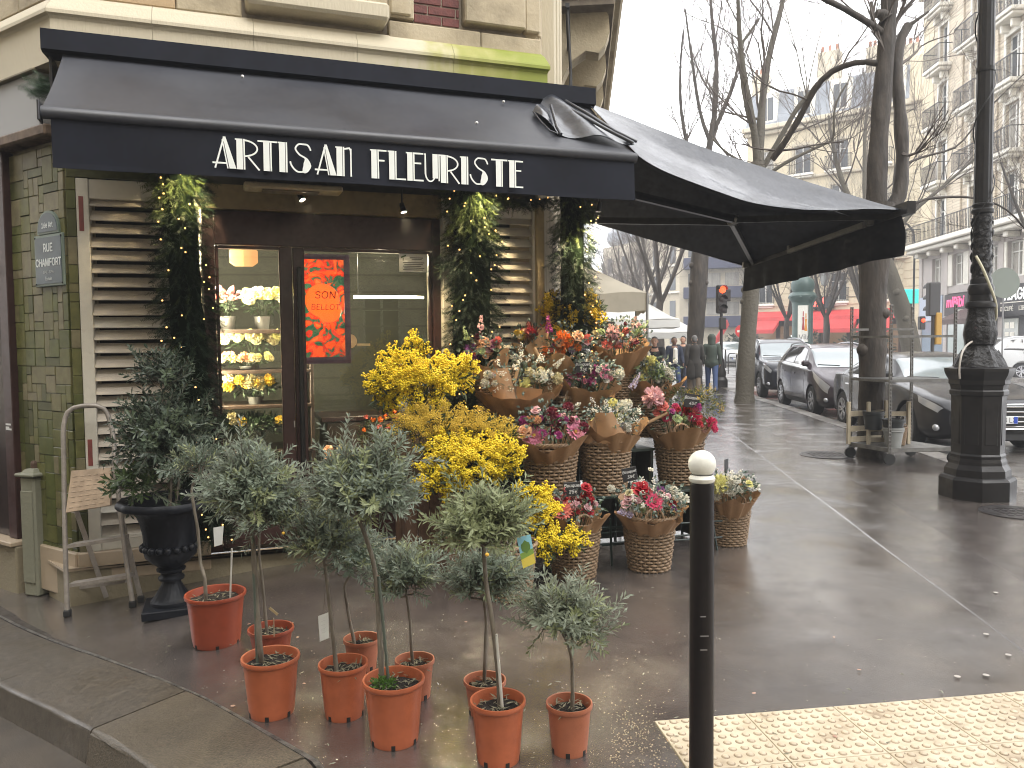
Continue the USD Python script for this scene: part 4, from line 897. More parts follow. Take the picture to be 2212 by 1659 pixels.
for z, y, h in ((7.15, -.45, .3), (13.6, -.25, .2), (17.6, -.7, .35), (17.3, -.4, .28)): strip(Pc, cb, 'cornice', -.2, L2 + .1, z, z + h, y, m_cream2, .05)
mr = MB(); V = [[x, y, z] for x in (-.1, L2) for y, z in ((-.1, 17.95), (.55, 20.6), (3.5, 21.6), (3.5, 17.95))]
mr.add(V, [[0, 1, 5, 4], [1, 2, 6, 5], [0, 3, 2, 1], [4, 5, 6, 7]]); rf = OB('roof', Pc(mr), m_zinc, cb, world=True)
for x in (1.6, 4.4, 7.0, 10.6):
    d_ = OB('dormer', Pc(MB().box(x - .75, x + .75, -.02, 1.2, 18.1, 20.5, .04)), m_white, cb, world=True); OB('pane', Pc(MB().box(x - .45, x - .04, -.05, -.02, 18.4, 20.1).box(x + .04, x + .45, -.05, -.02, 18.4, 20.1)), m_wpane, d_, world=True, kind='stuff')
for x, w, h in ((.3, 1.2, 22.6), (5.6, 1.6, 23.2), (8.8, 1.0, 22.8), (11.2, 1.3, 22.4)):
    c = OB('chimney', Pc(MB().box(x - w / 2, x + w / 2, 1.6, 2.5, 19, h, .04)), m_cream2, cb, world=True)
    for q in range(3): OB('chimney_pot', Pc(MB().lathe([(.13, h - .02), (.11, h + .5), (.0001, h + .5)], 8, (x - w / 3 + q * w / 3, 2.05, 0))), M('clay_pot', (.35, .15, .09), .8), c, world=True)
tw_ = MB().lathe([(1.7, -.2), (1.7, 17.6), (2.1, 17.7), (2.1, 18.0), (1.6, 18.1), (1.2, 21.), (.0001, 22.)], 20, (L2 + .3, 1.2, 0)); OB('corner_turret', Pc(tw_), m_cream, cb, world=True, smooth=30)
for z in np.arange(4.1, 17, .55): OB('turret_course', Pc(MB().lathe([(1.70, z), (1.745, z + .02), (1.745, z + .46), (1.70, z + .48)], 20, (L2 + .3, 1.2, 0))), m_cream, cb, world=True)
# cafe front
m_red = M('red_awning', (.58, .06, .06), .6, var=.2, vscale=1.5)
ca = MB(); V = [[x, y, z] for x in (.9, 11.6) for y, z in ((-.02, 3.75), (-1.0, 3.3), (-1.02, 3.0), (-.02, 3.3))]
ca.add(V, [[0, 1, 5, 4], [1, 2, 6, 5], [2, 3, 7, 6], [0, 3, 2, 1], [4, 5, 6, 7]]); OB('cafe_awning', Pc(ca), m_red, cb, world=True)
for a, b in ((1.2, 3.0), (5.0, 8.6), (8.9, 11.0)):
    q = MB(); V = [[x, y, z] for x in (a, b) for y, z in ((-1.05, 3.0), (-2.2, 2.35), (-2.2, 2.05), (-1.05, 2.7))]
    q.add(V, [[0, 1, 5, 4], [1, 2, 6, 5], [2, 3, 7, 6], [0, 3, 2, 1], [4, 5, 6, 7]]); OB('cafe_awning', Pc(q), m_red, cb, world=True)
q = MB(); V = [[x, y, z] for x in (-1.2, -1.15) for y, z in ((-3.5, 1.5), (-1.0, 3.2), (-.6, 2.8), (-3.0, 1.1))]; q.add(V, [[0, 1, 2, 3], [7, 6, 5, 4], [0, 4, 5, 1], [1, 5, 6, 2], [2, 6, 7, 3], [3, 7, 4, 0]]); OB('cafe_side_awning', Pc(q), m_red, cb, world=True)
OB('cafe_sign', Pc(MB().box(3.6, 6.8, -.35, -.2, 3.85, 4.75, .03)), m_black, cb, world=True)
txt('La M', .62, M('red_neon', (.8, .05, .04), .4, emit=(1, .07, .05), es=2.), Pc, cb, 4.1, -.36, 4.02, .3, bold=True)
OB('cafe_front', Pc(MB().box(.4, 11.6, -.03, .0, -.1, 3.2)), M('cafe_interior_dark', (.05, .03, .025), .3), cb, world=True)
for k in range(6): OB('cafe_window', Pc(MB().box(1.0 + 1.75 * k, 2.4 + 1.75 * k, -.06, -.03, .5, 2.6)), M('cafe_glass', (.12, .08, .06), .08, emit=(1, .6, .3), es=.06), cb, world=True)
# planters in front of the cafe
m_hedge = M('planter_leaves', (.035, .06, .03), .6, island=.5)
def bush(name, label, cat, c, rx, ry, rzz, n, ls, m, seed, group=None, lights=0):
    r = rng(seed); d = unit(r.normal(size=(n, 3))); p = d * (r.uniform(.25, 1, (n, 1)) ** .6) * np.array([rx, ry, rzz]); t = TH(name, label, cat, c, group=group)
    a, b = frames(d, r); v, f = leaves(p + [0, 0, rzz], unit(d + r.normal(0, .5, (n, 3))), a, b, r.uniform(.7, 1.2, n) * ls, ls * .5); OB('foliage', (v, f), m, t, kind='stuff')
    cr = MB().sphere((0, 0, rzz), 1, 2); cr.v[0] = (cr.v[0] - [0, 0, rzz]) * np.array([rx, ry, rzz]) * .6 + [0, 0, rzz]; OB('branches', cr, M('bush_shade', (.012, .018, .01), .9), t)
    for k in range(lights): q = unit(r.normal(size=3)) * np.array([rx, ry, rzz]) * 1.02 + [0, 0, rzz]; OB('light', MB().sphere(q, .05, 1), M('cafe_light', (1, 1, .9), .4, emit=(1, .95, .85), es=2.), t)
    return t
bush('planter_shrub', 'dark shrub with white lights before the red cafe, right of the advertising column', 'shrub', (21.0, 57.5, 0), 1.1, .8, 1.25, 500, .28, m_hedge, 51, lights=5)
bush('planter_shrub', 'low dark planting with white lights beneath the cafe awning', 'shrub', (24.2, 54.9, 0), 2.2, .6, 1.0, 600, .26, m_hedge, 52, lights=8)
bush('planter_shrub', 'dark planting at the left end of the red cafe, behind the black estate car', 'shrub', (17.3, 60, 0), 1.7, .7, 1.1, 500, .28, m_hedge, 53, lights=5)

# --- modern flats with dark balconies
O3 = np.array([17.6, 84., 0]); a3 = rad(-18); Pf = lambda m: m.place(a3, O3)
fb = TH('block_of_flats', 'modern block of flats with long dark blue balconies left of the cream building', 'building', O3)
OB('wall', Pf(MB().box(0, 14, 0, 8, -.2, 14.5)), m_cream2, fb, world=True)
for k in range(4):
    z = 2.9 + 3.0 * k
    OB('balcony', Pf(MB().box(.5, 13.8, -1.0, .0, z, z + 1.15, .03)), m_navy, fb, world=True)
    for q in range(7): OB('window', Pf(MB().box(.9 + 1.85 * q, 2.3 + 1.85 * q, -.05, .0, z + 1.3, z + 2.6)), m_wpane2 if q % 3 else m_wpane, fb, world=True)
OB('roof_edge', Pf(MB().box(-.2, 14.2, -.5, 0, 14.2, 14.6)), m_white, fb, world=True)

# --- hazy buildings further down the avenue
def far_block(label, O, ang, L, Hh, nx, nz, m, seed):
    P_ = lambda q: q.place(ang, np.array(O)); t = TH('distant_building', label, 'building', O); r = rng(seed)
    OB('wall', P_(MB().box(0, L, 0, 9, -.2, Hh)), m, t, world=True)
    OB('roof', P_(MB().box(-.2, L + .2, .3, 8.7, Hh, Hh + 2.6, .8)), m_zinc, t, world=True)
    for i in range(nx):
        for k in range(nz):
            x = L * (i + .5) / nx; z = 1.2 + (Hh - 1.5) * k / nz
            OB('window', P_(MB().box(x - .55, x + .55, -.04, .0, z, z + 1.9)), m_wpane, t, world=True)
    for k in range(1, nz): OB('cornice', P_(MB().box(0, L, -.3, 0, 1.2 + (Hh - 1.5) * k / nz - .35, 1.2 + (Hh - 1.5) * k / nz - .15)), m_white, t, world=True)
far_block('pale hazy building behind the bare trees right of the near traffic light', (12.4, 108, 0), rad(-65), 24, 14, 7, 4, m_cream2, 1)
far_block('faint cream building closing the far right side of the avenue', (18.5, 140, 0), rad(-72), 30, 17, 8, 5, m_cream2, 2)
far_block('faint building at the far end of the avenue, above the market tents', (9, 230, 0), rad(-4), 30, 17, 9, 5, m_cream2, 3)
far_block('hazy building on the left side of the avenue behind the beige tent', (8.6, 120, 0), UA, 40, 18, 10, 5, m_cream2, 4)

# --- the corner building's avenue side: stone details, balcony on scroll consoles, railing
for k in range(7):
    z = 3.5 + .55 * k
    for q in range(4): B('stone_block', FAv(MB().box(.04 + 1.1 * q + .004, 1.1 + 1.1 * q, -.0 - .02 * (q % 2), .04, z + .004, z + .546, .01)), m_stone)
for x in (.25, .62, .95): B('stone_moulding', FAv(MB().box(x, x + .12, -.10 - .05 * x, .02, 3.45, 9., .015)), m_ledge)
wfr = B('side_window', FAv(MB().box(1.3, 2.3, -.02, .02, 4.0, 6.2)), m_wpane)
wr_ = MB()
for k in range(7): wr_.tube([(1.25 + .17 * k, -.20, 3.75), (1.25 + .17 * k, -.23, 4.2), (1.25 + .17 * k, -.20, 4.75)], .012, 5)
wr_.box(1.2, 2.35, -.22, -.18, 4.75, 4.79).box(1.2, 2.35, -.22, -.18, 3.72, 3.76)
B('window_railing', FAv(wr_), m_iron)
def scroll(h, d):
    pts = [(0, 0), (.06, .02), (.10, .10), (.13, .22), (.20, .34), (.34, .42), (.46, .40), (.52, .46), (.56, .56), (.55, .68), (.5, .75), (0, .75)]
    return Polygon([(a * d / .56, b * h / .75) for a, b in pts])
bal = B('stone_balcony', FAv(MB().box(2.1, 16, -.80, .03, 5.35, 5.55, .03).box(2.1, 16, -.70, .03, 5.22, 5.345, .03)), m_stone)
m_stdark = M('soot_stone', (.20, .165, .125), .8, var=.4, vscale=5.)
for k in range(6):
    x = 2.35 + 1.15 * k
    sc_ = MB().prism(scroll(1.05, .66), .26, np.array([[0, 0, 1.], [-1., 0, 0], [0, 1., 0]]), (x, .02, 4.16))
    c_ = B('scroll_console', FAv(sc_), m_stone)
    for yy, zz, rr in ((-.50, 5.0, .10), (-.12, 4.34, .055)):
        B('volute', FAv(MB().tube([(x + .275, yy + rr * (1 - t * .8) * math.cos(t * 11), zz + rr * (1 - t * .8) * math.sin(t * 11)) for t in np.linspace(0, 1, 26)], .018, 5)), m_ledge, c_)
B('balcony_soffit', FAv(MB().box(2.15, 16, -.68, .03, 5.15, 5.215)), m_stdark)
B('upper_bay', FAv(MB().box(2.3, 16, -.5, .03, 5.56, 12)), m_stone)
# ================================================================ street trees (bare, winter)
m_bark = M('wet_bark', (.058, .046, .036), .7, col2=(.026, .021, .017), vscale=9., bump=.8, bscale=16., stretch=(1, 1, .3), bdist=.03)
m_barkm = M('mossy_bark', (.080, .070, .052), .75, vscale=3., ramp=[(.34, (.045, .052, .022)), (.5, (.07, .062, .045)), (.7, (.10, .085, .065))], bump=.8, bscale=16., bdist=.03)
m_twig = M('bare_twigs', (.105, .086, .074), .8, var=.3, vscale=1.)
def wiggle(a, b, r, amp, n=6):
    t = np.linspace(0, 1, n)[:, None]; p = a + (b - a) * t; L = np.linalg.norm(b - a); off = r.normal(0, amp * L, (n, 3)); off[0] = off[-1] = 0
    return p + off * np.sin(np.pi * t)
def grow(mb, p, d, L, rr, lev, r, bend=.12, upw=.25, kids=(2, 5), stats=None):
    n = 5 if lev > 0 else 4; pts = [p]; dd = d
    for k in range(n - 1):
        dd = unit(dd + r.normal(0, bend, 3) + np.array([0, 0, upw * .25])); pts.append(pts[-1] + dd * L / (n - 1))
    rad_ = np.linspace(rr, max(.0022, rr * .45), n); mb.tube(pts, rad_, 5 if lev > 2 else 4 if lev > 1 else 3, cap=False)
    if lev == 0: return
    k = int(r.integers(kids[0], kids[1] + 1))
    for i in range(k):
        t = r.uniform(.3, 1.); j = min(n - 2, int(t * (n - 1))); q = np.array(pts[j]) + (np.array(pts[j + 1]) - pts[j]) * (t * (n - 1) - j)
        ax = unit(r.normal(size=3)); nd = unit(dd * 1.0 + np.cross(dd, ax) * r.uniform(.5, 1.0) + np.array([0, 0, upw]))
        grow(mb, q, nd, L * r.uniform(.5, .78), max(.0025, rr * .5), lev - 1, r, bend, upw, kids)
def limb(pxs, Y0, dY=0.):
    n = len(pxs); return np.array([D(x, y, Y0 + dY * i / max(1, n - 1)) for i, (x, y) in enumerate(pxs)])
def smooth_path(P, n):
    P = np.asarray(P, float); t = np.r_[0, np.cumsum(np.linalg.norm(np.diff(P, axis=0), axis=1))]; return np.stack([PchipInterpolator(t, P[:, k])(np.linspace(0, t[-1], n)) for k in range(3)], 1)
def tree(label, base, trunk, tr, limbs, seed, twig=(26, 1.4, 2), group=None, m=None, knots=0):
    """trunk: world points from the ground, tr: radii at them; limbs: (points, r0, r1, how many side shoots)"""
    r = rng(seed); t = TH('street_tree', label, 'tree', base, group=group); m = m or m_bark
    P = smooth_path(trunk, 22); R_ = np.interp(np.linspace(0, 1, 22), np.linspace(0, 1, len(tr)), tr) * (1 + r.normal(0, .025, 22))
    R_[0] *= 1.18; tb_ = MB().tube(P, R_, 14)
    for k in range(knots):
        i = int(r.integers(5, 21)); dirn = unit(np.array([*r.normal(size=2), .1])); tb_.sphere(P[i] + dirn * R_[i] * .8, R_[i] * r.uniform(.3, .5), 2)
    OB('trunk', tb_, m, t, smooth=60, world=True)
    tw = MB()
    for pts, r0, r1, ns in limbs:
        q = smooth_path(pts, 14); RR = np.linspace(r0, r1, 14) * (1 + r.normal(0, .06, 14))
        OB('limb', MB().tube(q, RR, 8), m, t, smooth=60, world=True)
        for k in range(int(ns * .68)):
            i = int(r.integers(3, 14)); dd = unit(q[min(13, i + 1)] - q[i - 1]); nd = unit(dd * .7 + r.normal(0, .55, 3) + np.array([0, 0, .45])); s = twig[1] * r.uniform(.6, 1.3)
            grow(tw, q[i], nd, s, RR[i] * .34, twig[2], r)
    if tw.n: OB('twigs', tw, m_twig, t, world=True, kind='stuff')
    return t
# the near tree behind the roll cage: two stems cut back
Y = 10.9
b = G(1882, 985); b = np.array([b[0], b[1], 0]); Yt = b[1]
tree('thick dark double-stemmed tree behind the roll cage', b, [b - [0, 0, .05], *limb([(1883, 860), (1885, 740), (1886, 620), (1892, 520), (1900, 440)], Yt)], [.19, .175, .172, .172, .178, .21, .19],
     [(limb([(1893, 440), (1896, 340), (1903, 240), (1911, 140), (1920, 30), (1928, -80)], Yt), .135, .11, 5),
      (limb([(1925, 450), (1944, 415), (1949, 330), (1943, 230), (1937, 150), (1943, 95), (1962, 55)], Yt, .25), .098, .065, 4),
      (limb([(1912, 75), (1880, 52), (1830, 22), (1770, -8), (1700, -50)], Yt, -.5), .045, .03, 6),
      (limb([(1914, 40), (1900, 30), (1893, 30)], Yt - .05), .085, .055, 0),
      (limb([(1896, 138), (1850, 135), (1805, 150), (1765, 185), (1735, 240), (1700, 300), (1668, 345)], Yt, .9), .040, .050, 7),
      (limb([(1960, 58), (1985, 40), (2005, 25)], Yt + .25), .03, .015, 2),
      (limb([(1945, 360), (1990, 340), (2060, 320), (2130, 240), (2212, 160)], Yt + .2, .5), .018, .008, 5),
      (limb([(1935, 480), (2000, 430), (2080, 425), (2150, 440), (2230, 520)], Yt + .1, .4), .022, .009, 6)], 3, (0, .9, 2), knots=7)
# second tree
b = G(1608, 868); Yt = b[1]
tree('straight mossy tree trunk on the kerb left of the parked dark cars', b, [b - [0, 0, .1], *limb([(1613, 760), (1620, 660), (1628, 540), (1634, 440), (1637, 350)], Yt)], [.25, .215, .205, .20, .19, .17],
     [(limb([(1636, 360), (1630, 290), (1618, 220), (1604, 140), (1597, 60), (1593, -40)], Yt, -.6), .105, .04, 14),
      (limb([(1640, 350), (1643, 280), (1650, 190), (1664, 110), (1682, 40), (1700, -40)], Yt, .5), .12, .05, 14),
      (limb([(1632, 300), (1610, 220), (1597, 110), (1620, 70), (1640, 40)], Yt, .4), .06, .03, 6),
      (limb([(1650, 360), (1690, 290), (1725, 230), (1760, 190), (1810, 150), (1880, 130)], Yt, -1.), .075, .03, 12),
      (limb([(1655, 380), (1700, 350), (1760, 320), (1800, 300), (1802, 240), (1830, 180)], Yt, -1.), .05, .02, 10),
      (limb([(1630, 400), (1600, 350), (1570, 330), (1540, 300)], Yt, -.5), .05, .02, 8)], 5, (0, 2.3, 3), m=m_barkm, knots=3)
# third tree
b = np.array([D(1498, 850, 28.)[0], 28., 0.]); Yt = 28.
tree('bare tree with a knobbly trunk standing behind the two walkers', b, [b - [0, 0, .1], *limb([(1500, 760), (1505, 680), (1509, 600), (1513, 520), (1514, 440)], Yt)], [.30, .28, .29, .32, .27, .25],
     [(limb([(1514, 440), (1530, 330), (1543, 250), (1548, 150), (1538, 40), (1530, -60)], Yt), .13, .04, 14), (limb([(1535, 310), (1512, 240), (1495, 130), (1480, 20)], Yt, .5), .07, .03, 12), (limb([(1538, 290), (1570, 220), (1588, 170), (1600, 90)], Yt, -.6), .08, .03, 12), (limb([(1508, 460), (1490, 340), (1470, 220), (1478, 60)], Yt, 1.), .08, .03, 14)], 7, (0, 2.8, 3), knots=5)
# the mossy leaning tree over the road
b = np.array([D(1975, 752, 31)[0], 31., -.1])
tree('leaning mossy tree across the road, right of the near trunk', b, [b, *limb([(1955, 690), (1935, 630), (1915, 575), (1890, 520)], 31, -.5)], [.40, .36, .33, .30, .26], [(limb([(1890, 520), (1840, 440), (1810, 360), (1790, 250)], 30.5, .5), .15, .04, 16), (limb([(1895, 530), (1870, 430), (1868, 300), (1880, 200)], 30.5, 1), .14, .04, 16), (limb([(1905, 550), (1960, 470), (2040, 400), (2120, 330)], 30.8, -1), .10, .03, 16)], 11, (0, 2.6, 3), m=m_barkm, knots=2)
# rows further off: three kinds, then copies
def far_tree(label, base, h, seed, group):
    r = rng(seed); t = TH('street_tree', label, 'tree', base, group=group); s = h / 11.
    P = np.array([[0, 0, -.1], [.03, .02, 1.4 * s], [-.05, .05, 2.6 * s], [.05, 0, 3.6 * s]]); OB('trunk', MB().tube(smooth_path(P, 10), np.linspace(.24, .17, 10), 9), m_bark, t, smooth=60)
    lm, tw = MB(), MB()
    for k in range(6):
        a = k * 1.05 + r.uniform(0, .6); d = unit([math.cos(a) * .55, math.sin(a) * .55, 1.]); L = r.uniform(3.2, 4.6) * s
        q = smooth_path([P[-1] - [0, 0, .3], P[-1] + d * L * .5, P[-1] + d * L * .75 + [0, 0, .4], P[-1] + d * L + [0, 0, 1.]], 9); RR = np.linspace(.10, .035, 9); lm.tube(q, RR, 6)
        for j in range(8): i = int(r.integers(2, 9)); grow(tw, q[i], unit(d * .6 + r.normal(0, .5, 3) + [0, 0, .4]), 2.0 * s * r.uniform(.7, 1.2), RR[i] * .28, 3, r, kids=(2, 4))
    OB('limbs', lm, m_bark, t, smooth=60, kind='stuff'); OB('twigs', tw, m_twig, t, kind='stuff')
    return t
GR = 'bare street trees in the hazy rows along the avenue'
LB = 'bare street tree in one of the hazy rows far along the avenue'
protos = []
ON = ('first', 'second', 'third', 'fourth', 'fifth', 'sixth', 'seventh', 'eighth', 'ninth')
def lab(i): return '%s bare tree of the kerb row beyond the knobbly tree behind the two walkers' % ON[i] if i < 9 else '%s hazy bare tree of the row across the avenue, counting from the cafe' % ON[i - 9] if i < 17 else '%s hazy bare tree of the left row above the white market tents' % ON[i - 17]
rr_ = rng(91)
spots = [(KX(y) - .9 + rr_.uniform(-.2, .2), y) for y in (37.5, 47, 57, 66, 76, 87, 100, 115, 132)] + [(KX(y) + 13.3, y) for y in (51, 60, 70, 81, 93, 106, 122, 140)] + [(KX(y) - 6.5, y) for y in (78, 92, 110, 130)]
for i, (x, y) in enumerate(spots):
    if i < 3: protos.append(far_tree(lab(i), (x, y, 0), 11, 200 + i, GR))
    else: COPY(protos[i % 3], (x, y, 0), rr_.uniform(0, 6.28), scale=rr_.uniform(.9, 1.2), label=lab(i))
mid = [(D(1868, 740, 40)[0], 40.), (D(1700, 740, 49)[0], 49.), (D(1785, 740, 45)[0], 45.)]
for i, ((x, y), lb) in enumerate(zip(mid, ('fan-shaped bare tree in front of the cream building, just left of the near trunk', 'bare tree above the black estate car, left of the advertising column', 'bare tree with many twigs above the advertising column'))): COPY(protos[i], (x, y, -.1), 1.3 * i, label=lb, group=' ', scale=.86)
for p_ in stage.GetPrimAtPath('/World').GetChildren():
    if p_.GetCustomDataByKey('group') == ' ': p_.ClearCustomDataByKey('group')
tr_ = COPY(protos[1], (D(2290, 740, 27)[0], 27., -.1), 2.2, label='bare tree whose branches reach in from the right edge over the tall building', scale=.95); tr_.GetPrim().ClearCustomDataByKey('group')

# ================================================================ lamp post, bollard
m_cast = M('black_cast_iron', (.011, .010, .010), .38, bump=.25, bscale=30., rvar=.12, spec=.3, bdist=.006)
m_castr = M('ornate_cast_iron', (.011, .010, .010), .38, spec=.35, bump=1., bscale=22., rvar=.1, bdist=.03)
lb = G(2110, 1072); lp = TH('lamp_post', 'tall ornate black cast-iron lamp post on an octagonal pedestal', 'lamp post', lb)
oc = math.pi / 8
OB('plinth', MB().lathe([(.0001, 0), (.345, 0), (.345, .19), (.325, .215), (.30, .225), (.295, .29), (.262, .34), (.258, .37), (.245, .40), (.25, .43), (.235, .45)], 8, phase=oc), m_cast, lp)
OB('pedestal', MB().lathe([(.236, .45), (.246, 1.02), (.262, 1.035), (.262, 1.07), (.25, 1.085), (.26, 1.13), (.272, 1.14), (.272, 1.18), (.30, 1.23), (.312, 1.27), (.312, 1.295), (.24, 1.31), (.0001, 1.31)], 8, phase=oc), m_cast, lp)
for k in range(8):
    a = oc + math.pi / 8 + k * math.pi / 4; R_ = rotz(a)
    OB('panel', MB().join(MB().box(.214, .2265, -.062, .062, .54, .96, .006), R_), m_cast, lp)
    OB('leaf_ornament', MB().join(MB().add(*[np.array([[.2, -.07, 1.31], [.2, .07, 1.31], [.155, .05, 1.44], [.165, .0, 1.48], [.155, -.05, 1.44], [.225, 0, 1.37]]), [[0, 1, 5], [1, 2, 5], [2, 3, 5], [3, 4, 5], [4, 0, 5]]]), R_), m_castr, lp)
fl8 = lambda g, z: 1 + .05 * np.cos(8 * g)
OB('foliage_base', MB().lathe([(.235, 1.31), (.215, 1.36), (.17, 1.44), (.125, 1.49), (.118, 1.52)], 32, flute=lambda g, z: 1 + .07 * np.cos(8 * g)), m_castr, lp, smooth=40)
OB('vase', MB().lathe([(.118, 1.52), (.135, 1.535), (.135, 1.55), (.142, 1.58), (.150, 1.63), (.142, 1.70), (.122, 1.79), (.112, 1.86), (.112, 1.885)], 32, flute=fl8), m_castr, lp, smooth=40)
OB('collar', MB().lathe([(.112, 1.885), (.138, 1.90), (.140, 1.93), (.128, 1.955), (.105, 1.96), (.103, 2.02), (.115, 2.04), (.120, 2.08), (.108, 2.12), (.097, 2.13), (.097, 2.17), (.088, 2.19)], 28), m_cast, lp, smooth=30)
OB('ornate_shaft', MB().lathe([(.087, 2.19), (.084, 2.5), (.082, 2.82)], 28), m_castr, lp, smooth=40)
orn = MB()
for k in range(5):
    for q in range(6):
        a = q * math.pi / 3 + k * .5; R_ = rotz(a); z = 2.24 + .115 * k
        orn.join(MB().tube([(.086, -.03, z), (.094, -.012, z + .04), (.094, .012, z + .055), (.087, .03, z + .09)], [.004, .011, .011, .003], 5), R_)
OB('scroll_relief', orn, m_cast, lp, kind='stuff', smooth=50)
OB('ring', MB().lathe([(.083, 2.82), (.10, 2.83), (.10, 2.86), (.085, 2.875), (.085, 2.89), (.094, 2.90), (.094, 2.915), (.08, 2.925)], 24), m_cast, lp, smooth=30)
OB('fluted_shaft', MB().lathe([(.080, 2.92), (.074, 4.2), (.066, 7.6)], 48, flute=lambda g, z: 1 + .035 * np.cos(12 * g)), m_cast, lp, smooth=30)
OB('strap', MB().lathe([(.079, 4.2), (.084, 4.2), (.084, 4.24), (.079, 4.24)], 24, (0, 0, 0)), m_cast, lp)
OB('lamp_head', MB().lathe([(.066, 7.6), (.15, 7.7), (.28, 8.3), (.30, 8.35), (.1, 8.6), (.0001, 8.7)], 8), m_cast, lp)
hose = TH('cable_sleeve', 'pale plastic cable sleeve looped loosely round the lamp post', 'cable', lb + [0, 0, 1.2])
def hp_(x, y, dy): p = D(x, y, lb[1] + dy); return p
OB('sleeve', MB().tube(smooth_path([hp_(2108, 553, -.13), hp_(2125, 585, -.16), hp_(2143, 630, -.14), hp_(2152, 665, -.08), hp_(2150, 690, -.02), hp_(2138, 705, .06)], 22), .013, 8), M('pale_sleeve', (.50, .47, .34), .5), hose, world=True, smooth=50)
OB('sleeve', MB().tube(smooth_path([hp_(2100, 738, -.12), hp_(2085, 750, -.20), hp_(2076, 770, -.29), hp_(2072, 800, -.31), hp_(2073, 818, -.30)], 16), .010, 8), M('pale_sleeve_grey', (.36, .33, .29), .5), hose, world=True, smooth=50)
wcab = TH('cable', 'thin black cable wound around the upper lamp post', 'cable', lb + [0, 0, 3])
OB('wire', MB().tube([lb + np.array([.095 * math.cos(a), .095 * math.sin(a), 2.2 + a * .16]) for a in np.linspace(-2, 16, 120)], .006, 5), m_black, wcab, world=True)

bc = D(1517, 1659, 2.83); bx, by = D(1509, 1100, 2.83)[:2]
bo = TH('bollard', 'dark bollard topped with a chipped white ball in the foreground', 'bollard', (bx + .012, by, 0))
zt = D(1508, 1042, by)[2]
OB('shaft', MB().lathe([(.0001, 0), (.055, 0), (.055, .02), (.0435, .03), (.0425, zt - .008), (.04, zt), (.0001, zt)], 32), M('bollard_brown_paint', (.018, .0145, .0140), .5, spec=.2, var=.5, vscale=3., bump=.15, bscale=200., rvar=.12, stretch=(3, 3, .4)), bo, smooth=30)
OB('neck', MB().lathe([(.038, zt), (.045, zt + .006), (.047, zt + .016), (.038, zt + .028)], 32), M('chipped_white_paint', (.66, .65, .58), .35, vscale=22., ramp=[(.27, (.05, .045, .04)), (.31, (.60, .59, .52)), (.7, (.68, .67, .60))], bump=.15, bscale=60.), bo, smooth=40)
OB('ball', MB().sphere((0, 0, zt + .066), .049, 4), _mats['chipped_white_paint'], bo, smooth=True)
sc_ = MB()
for z, a, l in ((.55, -1.45, .03), (.50, -1.35, .025), (.62, -1.5, .02)): sc_.box(-.015, l - .015, -.0437, -.0433, z, z + .003)
OB('scratch', sc_, M('scratch', (.25, .24, .23), .5), bo, kind='stuff')

# ================================================================ advertising column, signals, signs
m_green = M('column_green', (.05, .088, .08), .4, var=.2, vscale=3.)
mp = np.array([D(1733, 745, 37.)[0], 37., 0]); mc = TH('advertising_column', 'green advertising column with an onion dome and a poster of two figures', 'advertising column', mp)
s = 37 / CF; zz = lambda y: 1.6 + (735 - y) * s
OB('drum', MB().lathe([(.0001, -.1), (.50, -.1), (.50, .5), (.455, .55), (.455, zz(660)), (.50, zz(655)), (.0001, zz(655))], 24), m_green, mc, smooth=30)
OB('cornice', MB().lathe([(.50, zz(655)), (.60, zz(648)), (.62, zz(642)), (.54, zz(636)), (.46, zz(634)), (.0001, zz(634))], 24), m_green, mc, smooth=30)
OB('dome', MB().lathe([(.44, zz(634)), (.51, zz(626)), (.53, zz(617)), (.46, zz(608)), (.28, zz(602)), (.1, zz(599)), (.06, zz(596)), (.09, zz(593)), (.0001, zz(590))], 24, flute=lambda g, z: 1 + .015 * np.cos(16 * g)), m_green, mc, smooth=40)
for k in range(8): a = k * math.pi / 4 + .3; OB('boss', MB().sphere((.60 * math.cos(a), .60 * math.sin(a), zz(645)), .05, 1), m_green, mc)
Rp = rotz(rad(-20)); pz0, pz1 = zz(741), zz(663)
ps_ = MB().add([[.475 * math.cos(t), .475 * math.sin(t), z] for t in np.linspace(rad(-135), rad(-72), 8) for z in (pz0, pz1)], [[2 * i, 2 * i + 2, 2 * i + 3, 2 * i + 1] for i in range(7)])
po = OB('poster', ps_, M('poster_paper', (.66, .65, .60), .5), mc)
def onc(a, z, rr=.484): return [rr * math.cos(rad(a)), rr * math.sin(rad(a)), pz0 + z]
def fig(name, c, col, w, h, z):
    q = MB(); pts = [onc(c - w, z), onc(c + w, z), onc(c + w * .5, z + h * .45), onc(c + w * .7, z + h * .7), onc(c - w * .7, z + h * .7), onc(c - w * .5, z + h * .45)]
    q.add(pts, [[0, 1, 2], [0, 2, 5], [5, 2, 3], [5, 3, 4]]); q.add([onc(c - w * .35, z + h * .74), onc(c + w * .35, z + h * .74), onc(c + w * .35, z + h), onc(c - w * .35, z + h)], [[0, 1, 2, 3]]); OB(name, q, col, po)
fig('figure_print', -106, M('print_red', (.35, .05, .05), .5), 7, .85, .55); fig('figure_print', -92, M('print_orange', (.60, .25, .04), .5), 8, .80, .50)
t_ = meshkit.text_mesh('Vilar', .22, .004); v_ = np.array(t_.vertices); ang_ = np.radians(-130) + v_[:, 0] / .48
OB('poster_lettering', (np.stack([(.482 + v_[:, 2]) * np.cos(ang_), (.482 + v_[:, 2]) * np.sin(ang_), pz0 + .12 + v_[:, 1]], 1), t_.faces), M('print_grey', (.10, .10, .11), .6), po)
OB('poster_frame', MB().bar([.50 * math.cos(rad(-72)), .50 * math.sin(rad(-72)), .1], [.50 * math.cos(rad(-72)), .50 * math.sin(rad(-72)), zz(662)], .10), m_green, mc)

